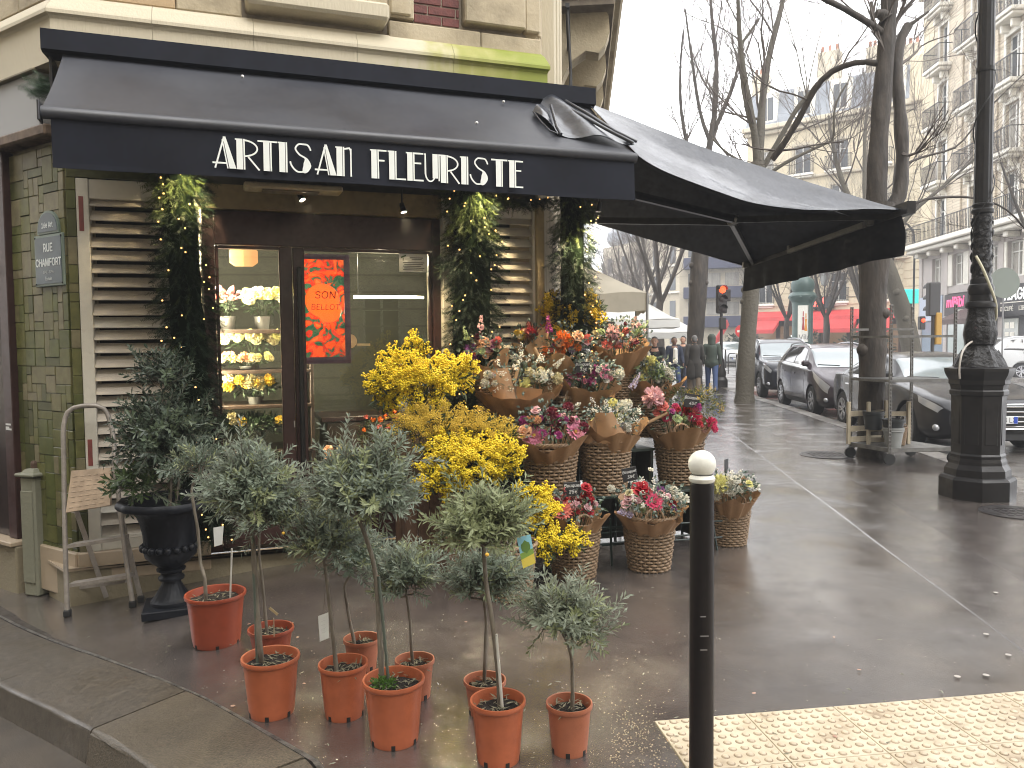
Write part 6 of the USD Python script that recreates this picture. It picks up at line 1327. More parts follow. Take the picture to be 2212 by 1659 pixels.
def foliage(par, c, rad3, ntw, m, r, Lf=(.036, .060), Wf=.0092, tw=(.07, .155), up=.6, lower=-.28, gap=.013, ml=None, twm=None, whip=.12):
    """leafy twigs filling an ellipsoid: opposite leaf pairs along each twig"""
    P_, Dd, S_, N_, L_, sel = [], [], [], [], [], []; tb_ = MB()
    c = np.asarray(c, float); rad3 = np.asarray(rad3, float)
    for k in range(ntw):
        d = unit(r.normal(size=3)); 
        while d[2] < lower: d = unit(r.normal(size=3))
        lump = 1 + .22 * math.sin(3.1 * math.atan2(d[1], d[0]) + 5 * d[2] + k % 2)
        p0 = c + d * rad3 * r.uniform(.15, .62) * lump; L = r.uniform(*tw) * (1.5 if r.random() < whip else 1); dr = unit(d * np.array([1, 1, .8]) + r.normal(0, .42, 3) + [0, 0, up]); n = max(4, int(L / gap))
        cv = unit(r.normal(size=3)) * .35; pts = [p0]
        for i in range(5): dr = unit(dr + cv * .18); pts.append(pts[-1] + dr * L / 5)
        pts = np.array(pts); tb_.tube(pts, np.linspace(.0022, .0009, 6), 3, cap=False)
        t = np.linspace(.12, 1., n); X = np.stack([np.interp(t, np.linspace(0, 1, 6), pts[:, j]) for j in range(3)], 1); T = unit(np.gradient(X, axis=0)); a0 = unit(np.cross(T, [.3, .2, 1.])); b0 = np.cross(T, a0)
        lt = r.random() < .2
        for s_ in (1, -1):
            ph = np.arange(n) * 1.57 + r.normal(0, .3, n); ax = a0 * np.cos(ph)[:, None] * s_ + b0 * np.sin(ph)[:, None] * s_; dd = unit(T * r.uniform(.55, 1.2, (n, 1)) + ax * .9 + r.normal(0, .12, (n, 3))); sd = unit(np.cross(dd, T + 1e-3)); P_.append(X); Dd.append(dd); S_.append(sd); N_.append(np.cross(sd, dd)); L_.append(r.uniform(*Lf, n) * (.65 + .35 * np.sin(np.pi * np.clip(t, .1, .95)))); sel.append(np.full(n, lt))
    P_, Dd, S_, N_ = (np.vstack(q) for q in (P_, Dd, S_, N_)); L_, sel = np.concatenate(L_), np.concatenate(sel)
    for nm_, q, mm in (('leaves', ~sel, m), ('young_leaves', sel, ml or m_oliveL)):
        if q.any(): v, f = leaves(P_[q], Dd[q], S_[q], N_[q], L_[q], Wf * r.uniform(.8, 1.2, q.sum()), fold=.12, tip=.5, bend=.08); OB(nm_, (v, f), mm, par, world=True, kind='stuff')
    OB('twigs', tb_, twm or m_obark, par, world=True, kind='stuff')
def olive(label, px, rim, hpx, stem, crowns, seed, m=None, pm=None, sr=.011, fork=5, base=None, stake=None):
    """px: ground contact (front of the pot's foot); rim: rim width in photo pixels; crowns: (x, y, rx, ry, twigs)"""
    g = GG(*px); R_ = rim / 2 / CF * g[1] / 1.045 * 1.02; c = np.array([g[0], g[1] + R_ * .8, g[2]]); Yc = c[1]; h = hpx / CF * Yc
    t = TH('potted_olive_tree', label, 'potted tree', c); pot(t, R_, h, pm or m_pot); r = rng(seed)
    S = [c + [0, 0, h - .04]] + [D(x, y, Yc + r.normal(0, .012)) for x, y in stem]; S[0] = D(stem[0][0], stem[0][1], Yc) * [1, 1, 0] + [0, 0, c[2] + h - .05]
    S.append(D(crowns[0][0], crowns[0][1] + crowns[0][3] * .35, Yc)); q = smooth_path(S, 24)[:20] if False else smooth_path(S, 20); OB('trunk', MB().tube(q, np.linspace(sr, sr * .7, 20) * (1 + r.normal(0, .05, 20)), 9), m_obark, t, smooth=60, world=True)
    br = MB()
    for (x, y, rx, ry, n) in crowns:
        cc = D(x, y, Yc); k = Yc / CF
        for i in range(fork):
            e = cc + unit(r.normal(size=3) + [0, 0, .6]) * np.array([rx, rx, ry]) * k * .5; br.tube(smooth_path([q[-1], (q[-1] + e) / 2 + r.normal(0, .02, 3), e], 7), np.linspace(sr * .6, .003, 7), 5, cap=False)
        foliage(t, cc, np.array([rx, rx * .95, ry]) * k * .90, int(n * 1.35), m or m_olive, r)
    OB('branches', br, m_obark, t, smooth=60, world=True, kind='stuff')
    if stake: OB('stake', MB().tube([D(*stake[0], Yc - .01), D(*stake[1], Yc - .01)], stake[2], 7), stake[3], t, world=True)
    return t, c, h, R_
m_stg = M('green_cane', (.07, .085, .065), .5); m_stw = M('pale_cane', (.45, .43, .38), .5); m_bam = M('bamboo_cane', (.30, .26, .17), .6)
t1, c1, h1, R1 = olive('large dark orange pot beside the black urn, with a thin crooked olive stem', (450, 1407), 131, 112, [(446, 1300), (443, 1255), (433, 1215), (428, 1150), (418, 1090), (414, 1055)], [(425, 1015, 45, 60, 34)], 101, m=m_oliveD, pm=m_pot3, sr=.010, stake=((497, 1295), (501, 1185), .005, m_stw))
olive('small orange pot half hidden behind the second pot from the left', (575, 1430), 100, 62, [(580, 1385), (573, 1330), (566, 1250), (560, 1200)], [(560, 1130, 60, 70, 60)], 102, pm=m_pot3, sr=.009)
olive('second olive pot from the left, bright orange with a round grey-green crown', (573, 1561), 128, 128, [(566, 1440), (560, 1380), (552, 1280), (548, 1200)], [(540, 1075, 108, 120, 250), (585, 1130, 60, 65, 60)], 103, sr=.014, stake=((556, 1440), (546, 1185), .006, m_stg))
olive('orange pot with a white tag on its bare stem, left of the frontmost pot', (735, 1563), 110, 118, [(727, 1448), (722, 1400), (715, 1340), (710, 1290)], [(700, 1180, 78, 85, 120)], 104, sr=.010)
olive('small paler pot at the back between the two tall round olives', (777, 1455), 81, 68, [(765, 1390), (757, 1350), (750, 1310), (744, 1270)], [(760, 1215, 80, 70, 90)], 105, pm=m_pot2, sr=.009, m=m_oliveD)
t6, c6, h6, R6 = olive('frontmost tall olive with the widest bright orange rim and green weeds in the pot', (845, 1624), 139, 140, [(828, 1495), (822, 1420), (818, 1330), (812, 1250)], [(775, 1080, 110, 120, 260), (825, 1085, 66, 95, 110), (840, 1000, 22, 50, 14)], 106, sr=.012, stake=((842, 1500), (818, 1245), .0065, m_stg))
olive('small pot with a short bushy olive just behind the frontmost pot', (893, 1518), 88, 84, [(891, 1435), (888, 1390), (885, 1340)], [(878, 1262, 62, 66, 110)], 107, pm=m_pot2, sr=.008, m=m_olive)
olive('small pot half hidden behind the pot with the picture tag', (1047, 1555), 95, 75, [(1046, 1475), (1048, 1420), (1050, 1350)], [(1045, 1270, 84, 74, 140)], 108, pm=m_pot2, sr=.009)
t9, c9, h9, R9 = olive('olive with a yellow-green crown and a picture tag, right of the frontmost pot', (1076, 1664), 125, 136, [(1080, 1540), (1078, 1480), (1070, 1400), (1060, 1320), (1050, 1260)], [(1045, 1155, 92, 74, 210)], 109, sr=.011, m=m_oliveL, stake=((1086, 1540), (1072, 1370), .006, m_stw))
olive('smallest olive in a pale pot nearest the bollard', (1233, 1641), 104, 110, [(1236, 1540), (1237, 1490), (1236, 1440), (1232, 1410)], [(1215, 1345, 80, 62, 120), (1275, 1380, 30, 35, 18)], 110, sr=.0085, pm=m_pot2, m=m_oliveS)
# weeds, labels
r = rng(12); leafcloud(t6, c6 + [-.04, -.03, h6 - .03], (.05, .05, .04), 130, .022, .012, M('weed_green', (.10, .22, .03), .5, island=.4, trans=.3), r, 'weeds', .9)
def card(label, name, quad, Yc, m, th_=.0015):
    P4 = [D(x, y, Yc) for x, y in quad]; n = unit(np.cross(P4[1] - P4[0], P4[3] - P4[0])); t = TH(name, label, 'plant tag', sum(P4) / 4)
    v = [p + n * s * th_ for s in (-.5, .5) for p in P4]; OB('card', MB().add(v, [[3, 2, 1, 0], [4, 5, 6, 7], [0, 1, 5, 4], [1, 2, 6, 5], [2, 3, 7, 6], [3, 0, 4, 7]]), m, t, world=True); return t, P4, (n if n[1] < 0 else -n)
m_tag = M('white_tag', (.62, .63, .60), .5)
tg, P4, n4 = card('white paper tag hanging on the bare olive stem in the left group', 'plant_tag', [(687, 1331), (709, 1323), (711, 1378), (691, 1386)], 3.36, m_tag)
pl = MB()
for k in range(4): a, b_ = P4[0] + (P4[3] - P4[0]) * (.25 + .15 * k), P4[1] + (P4[2] - P4[1]) * (.25 + .15 * k); pl.bar(a + (b_ - a) * .25 + n4 * .0012, a + (b_ - a) * (.75 - .08 * (k % 2)) + n4 * .0012, .0018, .0006)
OB('print', pl, M('tag_print', (.30, .30, .30), .6), tg, world=True, kind='stuff'); OB('string', MB().tube([(P4[0] + P4[1]) / 2, D(702, 1282, 3.38)], .001, 3), m_obark, tg, world=True)
card('white card tag low in the round crown of the second olive from the left', 'plant_tag', [(461, 1140), (483, 1136), (480, 1176), (463, 1181)], 4.2, m_tag)
tg, P4, n4 = card('picture tag of an olive tree against blue sky hanging on the yellow-green olive', 'plant_tag', [(1116, 1162), (1146, 1154), (1157, 1216), (1130, 1228)], 2.93, M('tag_sky', (.25, .52, .62), .35))
def onq(u, v, k=.0011): return P4[0] * (1 - u) * (1 - v) + P4[1] * u * (1 - v) + P4[2] * u * v + P4[3] * (1 - u) * v + n4 * k
OB('print_ground', MB().add([onq(0, .72), onq(1, .66), onq(1, 1), onq(0, 1)], [[0, 1, 2, 3]]), M('tag_yellow', (.62, .50, .08), .35), tg, world=True); OB('print_meadow', MB().add([onq(0, .52), onq(1, .48), onq(1, .66), onq(0, .72)], [[0, 1, 2, 3]]), M('tag_green', (.20, .32, .06), .35), tg, world=True)
OB('print_tree', MB().add([onq(.5 + .34 * math.cos(t), .36 + .2 * math.sin(t) + .03 * math.sin(5 * t), .0016) for t in np.linspace(0, 6.28, 13)[:-1]], [[0, i, i + 1] for i in range(1, 11)]), M('tag_dark_green', (.10, .19, .04), .4), tg, world=True)
ot = TH('plant_label', 'small wooden plant label in the half hidden left pot', 'plant label', D(592, 1350, 3.75)); OB('stick', MB().tube([D(592, 1375, 3.75), D(591, 1335, 3.75)], .0025, 5), m_bam, ot, world=True); OB('plate', MB().bar(D(582, 1313, 3.75), D(600, 1328, 3.75), .003, .012), M('label_wood', (.42, .33, .18), .6), ot, world=True)
for (x, y, Y_) in ((1052, 1198, 2.9), (612, 1152, 3.4)): o_ = TH('olive_fruit', 'ripening yellow olive on the %s crown' % ('picture tag olive' if x > 1000 else 'second left'), 'olive fruit', D(x, y, Y_ - .12)); OB('fruit', MB().sphere((0, 0, 0), .007, 2), M('fruit_yellow', (.62, .34, .04), .3), o_, smooth=True); OB('stalk', MB().tube([(0, 0, .006), (.004, .002, .03)], .001, 4), m_obark, o_)

# black urn with a dark shrub
ug = GG(356, 1338); uc = np.array([D(372, 1300, ug[1] + .16)[0], ug[1] + .16, ug[2]])
ur = TH('garden_urn', 'black fluted garden urn holding the dark shrub beside the shop door', 'urn', uc)
m_urn = M('black_urn', (.007, .008, .011), .46, bump=.2, bscale=40., rvar=.1, spec=.2)
OB('plinth', MB().box(-.165, .165, -.165, .165, 0, .052, .005).place(rad(20)), m_urn, ur)
OB('foot', MB().lathe([(.0001, .053), (.125, .053), (.125, .075), (.11, .085), (.10, .10), (.075, .14), (.058, .18), (.055, .20)], 40, flute=lambda g, z: 1 + .05 * np.cos(20 * g) * ((z > .08) & (z < .17))), m_urn, ur, smooth=35)
OB('stem', MB().lathe([(.055, .20), (.075, .205), (.078, .22), (.062, .235), (.062, .25), (.084, .262), (.086, .275), (.066, .285)], 36), m_urn, ur, smooth=35)
OB('bowl', MB().lathe([(.066, .285), (.105, .315), (.145, .355), (.158, .395), (.156, .405)], 40, flute=lambda g, z: 1 + .045 * np.abs(np.cos(9 * g)) * (z < .39)), m_urn, ur, smooth=45)
bd = MB()
for k in range(20): a = k * math.pi / 10; bd.sphere((.158 * math.cos(a), .158 * math.sin(a), .415), .024, 1)
OB('bead_band', bd, m_urn, ur, kind='stuff', smooth=60)
OB('body', MB().lathe([(.152, .405), (.150, .43), (.155, .50), (.168, .57), (.19, .625), (.225, .66), (.262, .672)], 48, flute=lambda g, z: 1 + .022 * np.cos(24 * g) * ((z > .41) & (z < .63))), m_urn, ur, smooth=45)
OB('rim', MB().lathe([(.262, .672), (.288, .668), (.300, .682), (.300, .70), (.288, .716), (.262, .712), (.245, .69), (.19, .64), (.0001, .63)], 48, flute=lambda g, z: 1 + .018 * np.cos(36 * g) * (z > .66)), m_urn, ur, smooth=45)
sb = TH('dark_shrub', 'dense dark leathery-leaved shrub growing in the black urn', 'shrub', uc + [0, 0, .66]); r = rng(140)
m_shr = M('shrub_leaves', (.082, .112, .072), .4, island=.45, trans=.1, back=(.10, .14, .09)); m_shl = M('shrub_young_leaves', (.12, .16, .09), .4, island=.4, trans=.15, back=(.14, .18, .12))
k_ = uc[1] / CF
foliage(sb, D(352, 950, uc[1]), np.array([92, 88, 100]) * k_, 300, m_shr, r, (.045, .075), .017, (.10, .2), .5, -.75, .018, ml=m_shl)
foliage(sb, D(352, 830, uc[1]), np.array([45, 45, 45]) * k_, 60, m_shr, r, (.045, .07), .016, (.10, .2), .8, -.4, .018, ml=m_shl)
foliage(sb, D(300, 1045, uc[1] - .05), np.array([55, 55, 35]) * k_, 44, M('low_green_leaves', (.075, .12, .035), .45, island=.4, trans=.2), r, (.05, .09), .018, (.08, .16), .1, -.8, .02, ml=m_shl)
OB('stems', MB().tube([uc + [0, 0, .6], uc + [.02, 0, .9], D(352, 850, uc[1])], .012, 7).tube([uc + [.03, 0, .6], uc + [.07, 0, .85], D(390, 930, uc[1])], .008, 6), m_obark, sb, world=True, kind='stuff')

# step ladder
m_lad = M('bronze_aluminium', (.35, .315, .28), .45, var=.25, vscale=20., metal=.35, rvar=.1); m_rub = M('black_rubber', (.012, .012, .012), .7)
la, lb_ = GG(146, 1332), GG(287, 1312)
lt = TH('step_ladder', 'worn bronze aluminium step ladder with a tilted platform leaning by the tiled corner', 'step ladder', (la + lb_) / 2)
ty = la[1] + .16
fr = smooth_path([la + [0, 0, .03], D(141, 1180, la[1] + .05), D(138, 1010, la[1] + .12), D(137, 925, ty - .02), D(145, 892, ty), D(170, 878, ty), D(207, 876, ty), D(228, 886, ty + .02), D(238, 912, ty + .02), D(252, 1040, lb_[1] + .04), D(270, 1190, lb_[1] + .02), lb_ + [0, 0, .03]], 60)
OB('frame', MB().tube(fr, .0155, 8), m_lad, lt, world=True, smooth=50)
for p in (la, lb_): OB('rubber_foot', MB().box(-.022, .022, -.022, .022, 0, .045, .006).place(.3, p), m_rub, lt, world=True)
def tread(a, b, dpt, th_=.022):
    a, b = np.asarray(a), np.asarray(b); n = np.array([.12, .99, 0]) * dpt; v = [a, b, b + n, a + n]; v = v + [p - [0, 0, th_] for p in v]; return MB().add(v, [[0, 1, 2, 3], [7, 6, 5, 4], [0, 4, 5, 1], [1, 5, 6, 2], [2, 6, 7, 3], [3, 7, 4, 0]])
OB('tread', tread(D(143, 1178, la[1] + .04), D(262, 1160, lb_[1] + .01), .085), m_lad, lt, world=True); OB('tread', tread(D(143, 1263, la[1] + .02), D(275, 1243, lb_[1] + .01), .085), m_lad, lt, world=True)
q4 = [D(146, 1108, la[1] + .05), D(241, 1092, la[1] + .05), D(243, 1011, ty - .02), D(158, 1018, ty - .02)]; n_ = unit(np.cross(q4[1] - q4[0], q4[3] - q4[0]))
v = q4 + [p + n_ * .02 for p in q4]; pl_ = OB('platform', MB().add(v, [[0, 1, 2, 3], [7, 6, 5, 4], [0, 4, 5, 1], [1, 5, 6, 2], [2, 6, 7, 3], [3, 7, 4, 0]]), M('platform_tan', (.40, .30, .21), .55, var=.3, vscale=14.), lt, world=True)
nz_ = n_ if n_[1] < 0 else -n_; rb = MB()
for a in range(5):
    for b_ in range(7):
        u, w = .12 + .17 * a + .02 * (b_ % 2), .10 + .125 * b_; p = (q4[0] * (1 - u) + q4[1] * u) * (1 - w) + (q4[3] * (1 - u) + q4[2] * u) * w + nz_ * (.022 if n_[1] < 0 else .001); du = unit(q4[1] - q4[0]) * .014; rb.bar(p - du, p + du, .006, .004)
OB('grip_ribs', rb, M('platform_rib', (.50, .40, .30), .5), pl_, world=True, kind='stuff')
OB('rear_leg', MB().bar(D(255, 1090, lb_[1] + .10), GG(296, 1303) + [0, .05, .03], .02, .03), m_lad, lt, world=True); OB('rear_leg', MB().bar(D(160, 1090, la[1] + .2), la + np.array([.10, .30, .03]), .02, .03), m_lad, lt, world=True)
OB('rubber_foot', MB().box(-.02, .02, -.02, .02, 0, .04, .005).place(.3, GG(297, 1306) + [0, .05, 0]), m_rub, lt, world=True)
OB('rear_bar', MB().bar(D(153, 1272, la[1] + .27), D(272, 1256, lb_[1] + .06), .01, .02), m_lad, lt, world=True)
# ================================================================ flower stand, baskets, bouquets
def c6(x, y): return ((900 + x / 2.212) / 1.1573, (720 + y / 2.212) / 1.1573)
def D6(x, y, Y): return D(*c6(x, y), Y)
m_sgreen = M('stand_green_steel', (.012, .022, .018), .4)
m_plank = M('crate_plank', (.135, .075, .042), .65, col2=(.07, .036, .02), vscale=5., stretch=(1, 1, .12), bump=.4, bscale=30.)
stn = TH('plant_stand', 'dark green steel tiered stand carrying the upper rows of flower baskets', 'plant stand', FP(3.3, -.4, 0))
for s0, s1, d0_, d1_, z in ((2.40, 4.30, -.80, -.36, .455), (2.36, 3.95, -.50, -.18, .745), (2.36, 3.9, -.30, -.02, .96)):
    OB('shelf', F(MB().box(s0, s1, d0_, d1_, z - .02, z, .003)), m_sgreen, stn, world=True)
    for s_ in np.linspace(s0 + .02, s1 - .02, 4):
        for d_ in (d0_ + .015, d1_ - .015): OB('leg', F(MB().tube([(s_, d_, 0), (s_, d_, z - .02)], .011, 6)), m_sgreen, stn, world=True)
    for d_ in (d0_ + .015, d1_ - .015): OB('cross_rail', F(MB().tube([(s0 + .02, d_, .10), (s1 - .02, d_, .10)], .007, 5)), m_sgreen, stn, world=True)
for s0, s1, d_, z0, z1 in ((2.42, 4.28, -.355, .02, .44), (2.40, 3.92, -.17, .47, .73), (2.40, 3.88, -.015, .76, .95)): OB('back_panel', F(MB().box(s0, s1, d_, d_ + .006, z0, z1)), m_dark, stn, world=True)
for z0, z1 in ((.02, .44), (.47, .73)): OB('end_panel', F(MB().box(4.275, 4.281, -.78, -.36, z0, z1)) if z0 < .1 else F(MB().box(3.915, 3.921, -.49, -.18, z0, z1)), m_dark, stn, world=True)
# a folding leg frame between the front baskets
for (a, b_) in (((1318, 1120), (1322, 1222)), ((1455, 1110), (1448, 1205)), ((1538, 1120), (1549, 1188))):
    g_ = G(*b_); OB('front_leg', MB().tube([D(*a, g_[1] - .02), g_], .009, 6), m_sgreen, stn, world=True)
OB('front_rail', MB().tube([D(1300, 1178, 5.6), D(1560, 1160, 6.0)], .007, 5), m_sgreen, stn, world=True); OB('front_rail', MB().tube([D(1300, 1140, 5.6), D(1560, 1125, 6.0)], .007, 5), m_sgreen, stn, world=True)
def crate(label, x0, x1, y0, y1, z1, rz, loc, vertical=True, n=4):
    t = TH('wooden_crate', label, 'crate', loc, rz); w = (x1 - x0) / n
    for k in range(n):
        OB('plank', MB().box(x0 + w * k + .003, x0 + w * (k + 1) - .003, y0, y0 + .016, 0, z1 - .002 * (k % 2), .002), m_plank, t)
    for y in (y0 + .017, y1): 
        for x in (x0, x1 - .03): OB('corner_batten', MB().box(x, x + .03, y, y + .03, 0, z1 - .004, .002), m_plank, t)
    for k in range(3): OB('side_plank', MB().box(x0 - .001, x0 + .014, y0 + .05 + (y1 - y0 - .05) * k / 3, y0 + .045 + (y1 - y0 - .05) * (k + 1) / 3, 0, z1 - .004, .002), m_plank, t); OB('side_plank', MB().box(x1 - .014, x1 + .001, y0 + .05 + (y1 - y0 - .05) * k / 3, y0 + .045 + (y1 - y0 - .05) * (k + 1) / 3, 0, z1 - .004, .002), m_plank, t)
    OB('lid', MB().box(x0, x1, y0, y1 + .03, z1 - .002, z1 + .014, .002), m_plank, t)
crate('tall dark plank box under the upper mimosa, left of the baskets', -.17, .17, -.16, .16, .60, FA, (-.63, 5.62, 0))
crate('low wooden crate beneath the bright lower mimosa basket', -.17, .22, -.15, .17, .22, FA, (-.32, 5.36, 0), n=5)
# --- basket
m_wick = M('wicker_cane', (.38, .255, .150), .55, island=.30, var=.35, vscale=60., bump=.3, bscale=120.)
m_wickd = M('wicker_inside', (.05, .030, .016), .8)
def basket_proto(name, label, loc, rz, seed, R1_=.172, R0_=.128, h=.36, group=None):
    r = rng(seed); t = TH(name, label, 'basket', loc, rz, group=group); rows = 17; n = 128; g = np.arange(n) * 2 * math.pi / n
    m = MB()
    for j in range(rows):
        z = .012 + (h - .03) * j / (rows - 1); R_ = R0_ + (R1_ - R0_) * (z / h) ** .9; rr = R_ + .0062 * np.cos(16 * g + math.pi * j) + r.normal(0, .0007, n)
        zz_ = z + .0012 * np.sin(3 * g + j) ; v = np.stack([rr * np.cos(g), rr * np.sin(g), zz_], 1); k = int(r.integers(n)); m.tube(np.roll(v, k, 0), .0088 * r.uniform(.92, 1.05), 6, closed=True)
    OB('weave', m, m_wick, t, smooth=60)
    sk = MB()
    for k in range(32): a = k * math.pi / 16 + math.pi / 32 * 0; sk.tube([((R0_ + .0 + (R1_ - R0_) * q ** .9) * math.cos(a), (R0_ + (R1_ - R0_) * q ** .9) * math.sin(a), h * q) for q in (0, .35, .7, 1.)], .0055, 5)
    OB('stakes', sk, m_wick, t, kind='stuff', smooth=60)
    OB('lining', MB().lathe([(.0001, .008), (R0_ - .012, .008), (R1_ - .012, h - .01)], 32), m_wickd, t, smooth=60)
    rm = MB()
    for q in range(3): rm.tube([((R1_ + .003 + .008 * math.cos(14 * x + q * 2.09)) * math.cos(x), (R1_ + .003 + .008 * math.cos(14 * x + q * 2.09)) * math.sin(x), h - .005 + .008 * math.sin(14 * x + q * 2.09)) for x in np.linspace(0, 2 * math.pi, 150)[:-1]], .0072, 5, closed=True)
    OB('rim', rm, m_wick, t, smooth=60)
    for sgn in (-1, 1):
        hm = MB()
        for q in range(2): hm.tube([(.062 * math.cos(x) + .004 * math.cos(9 * x + q * 3.14), sgn * (R1_ - .004) + .005 * math.sin(9 * x + q * 3.14), h - .03 + .105 * math.sin(x) ** .8 if math.sin(x) > 0 else h - .03) for x in np.linspace(0, math.pi, 26)], .0075, 5)
        OB('handle', hm, m_wick, t, smooth=60)
    return t
BK = [ # label, rim centre in photo pixels, depth, scale, turn
    ('wicker basket at the front left, under the single coral gerbera', 1240, 1150, 5.40, 1.0, .3),
    ('wicker basket at the front centre with its handle towards us', 1402, 1132, 5.56, 1.02, .05),
    ('wicker basket at the right end of the front row behind the bollard', 1575, 1092, 6.22, .86, .2),
    ('wicker basket of pink gerberas, second row, left', 1188, 962, 5.83, 1.06, .9),
    ('wicker basket of white flowers, second row, middle', 1307, 955, 6.02, 1.02, .8),
    ('wicker basket with round handle, second row, right, under the red protea', 1467, 940, 6.38, 1.02, -.1),
    ('wicker basket, third row, left, under the cream and white bouquet', 1118, 872, 6.10, .95, .8),
    ('wicker basket, third row, middle, behind the pink price slate', 1236, 862, 6.28, .95, .0),
    ('wicker basket, third row, right, under the pale green bouquet', 1400, 852, 6.55, .9, .8),
    ('wicker basket, top row, left, with a high handle under pink and purple flowers', 1066, 802, 6.16, .82, .05),
    ('wicker basket, top row, middle, under the orange bouquet', 1205, 790, 6.36, .85, .8),
    ('wicker basket, top row, right, under the coral rose bouquet', 1330, 785, 6.55, .85, .8),
    ('wicker basket hidden under the bright lower mimosa', 1012, 1068, 5.36, 1.0, .5),
    ('wicker basket low behind the yellow-green olive crown', 1100, 1205, 4.95, .86, .5)]
bas = []
for i, (lb__, x, y, Y_, s_, rz_) in enumerate(BK):
    s_ = s_ * 1.06; p = D(x, y, Y_); hgt = .36 * s_; base = np.array([p[0], p[1], p[2] - hgt])
    if i in (0, 1, 2, 13): base[2] = 0.
    if i == 0: b0_ = basket_proto('flower_basket', lb__, base, rz_, 1, .182, .136, .38); bas.append((base, s_))
    elif i == 1: b1_ = basket_proto('flower_basket', lb__, base, rz_, 2, .184, .137, .385); bas.append((base, 1.))
    else: COPY((b0_, b1_)[i % 2], base, rz_, label=lb__, scale=s_); bas.append((base, s_))
# --- bouquets
m_kraft = M('kraft_paper', (.36, .21, .105), .6, var=.18, vscale=5., bump=.35, bscale=14., trans=.12, bdist=.01)
m_kraft2 = M('kraft_paper_light', (.45, .29, .155), .6, var=.15, vscale=5., bump=.35, bscale=14., trans=.15, bdist=.01)
m_gyp = M('tiny_white_flowers', (.68, .66, .58), .6, island=.1)
m_mim = M('mimosa_balls', (.95, .74, .025), .65, island=.22, trans=.15)
m_mimd = M('mimosa_balls_dull', (.68, .47, .03), .65, island=.35)
m_mimleaf = M('mimosa_leaves', (.055, .085, .03), .55, island=.4, trans=.15)
m_waxg = M('olive_green_sprigs', (.17, .19, .035), .55, island=.5, trans=.2)
m_redt = M('tiny_red_flowers', (.42, .06, .06), .6, island=.3); m_pinkt = M('tiny_pink_flowers', (.62, .33, .26), .6, island=.3)
KP = np.array([.35, -.85, 0])
def paper(par, base, mouth, R_, seed, peak=.22, m=None, r0=.05):
    r = rng(seed); ax = unit(mouth - base); a, b, d = axes(ax); L = np.linalg.norm(mouth - base); ph = r.uniform(0, 6.28, 4); T_ = np.linspace(0, 2 * math.pi, 56); S_ = np.linspace(0, 1, 12); P_ = []
    for t in T_:
        pk = .55 * math.cos(4 * t + ph[0]) + .35 * math.cos(3 * t + ph[1]) + .25 * math.cos(7 * t + ph[2]); row = []
        for s_ in S_:
            w = s_ ** .8; rr = r0 + (R_ - r0) * w * (1 + .10 * pk * s_) + .013 * math.sin(11 * t + ph[3] + 2 * s_) * s_ + .006 * math.sin(23 * t) * s_
            curl = .05 * max(0, pk) * s_ ** 4; q = base + d * (L * s_ * (1 + peak * pk * s_ ** 2)) + (a * math.cos(t) + b * math.sin(t)) * (rr + curl); row.append(q)
        P_.append(row)
    P_ = np.array(P_); P_[-1] = P_[0]; OB('kraft_paper', thick(P_, .0012), m or m_kraft, par, world=True, smooth=50)
def bouquet(label, bi, c, Y_, wpx, blooms, seed, euc=70, green=40, gyp=0, gypc=None, extra=None, hi=None, cat='bouquet', m=None, tiltx=0.):
    """c: mouth centre in detail pixels; blooms: (kind, colour, x, y, radius px, centre colour or None)"""
    r = rng(seed); k = Y_ / 4423.; mouth = D6(c[0], c[1], Y_); R_ = wpx / 2 * k * 1.17; base_, bs = bas[bi]; b0 = base_ + [0, 0, .16 * bs]
    b0 = b0 * .7 + np.array([mouth[0], mouth[1] + .1, b0[2]]) * .3
    t = TH('bouquet', label, cat, mouth); paper(t, b0, mouth + [0, .02, -.012], R_ * .98, seed, m=m)
    hd = []; r2 = rng(seed + 7); cols_ = [q[1] for q in blooms]; blooms = [(a_, b_, x, y, s_ * 1.28, e_) for a_, b_, x, y, s_, e_ in blooms] + [('ball' if q % 2 else 'rose', cols_[int(r2.integers(len(cols_)))], c[0] + wpx * .40 * r2.uniform(-1, 1), c[1] - wpx * r2.uniform(-.06, .26), r2.uniform(17, 32), None) for q in range(16)]
    for kind, col, x, y, s_, cen in blooms:
        p = D6(x, y, Y_ - .04 + r.uniform(-.05, .05)); d = unit((p - mouth) * np.array([1, .6, 1]) / max(R_, .05) * .6 + KP * .75 + np.array([-.05, 0, .55])); bloom(kind, p, d, s_ * k, PET[col], t, r, cen); hd.append(p - d * .01)
    if hd: stems(t, b0, hd)
    if euc: leafcloud(t, mouth + [0, 0, R_ * .22], (R_ * 1.08, R_ * .95, R_ * .66), int(euc * 1.6), .036, .028, m_euc, r, 'eucalyptus', .5, .35)
    if green: leafcloud(t, mouth + [0, 0, R_ * .1], (R_ * .95, R_ * .85, R_ * .5), int(green * 3), .055, .014, m_leafg, r, 'foliage', .4, .2)
    if gyp: sprays(t, mouth + [0, 0, R_ * .3], (R_ * 1.0, R_ * .8, R_ * .6), gyp, gypc or m_gyp, r, .0048, 26, 'tiny_flowers', .5, .026)
    return t, mouth, R_, r
yc = M('gerbera_eye', (.45, .30, .05), .8); yd = M('gerbera_eye_dark', (.12, .05, .03), .8)
def rnd(seed, n, cols, kinds, cx, cy, rx, ry, s0, s1):
    r = rng(seed); out_ = []
    for k in range(n): a, q = r.uniform(0, 6.28), math.sqrt(r.random()); out_.append((kinds[int(r.integers(len(kinds)))], cols[int(r.integers(len(cols)))], cx + rx * q * math.cos(a), cy + ry * q * math.sin(a), r.uniform(s0, s1), None))
    return out_
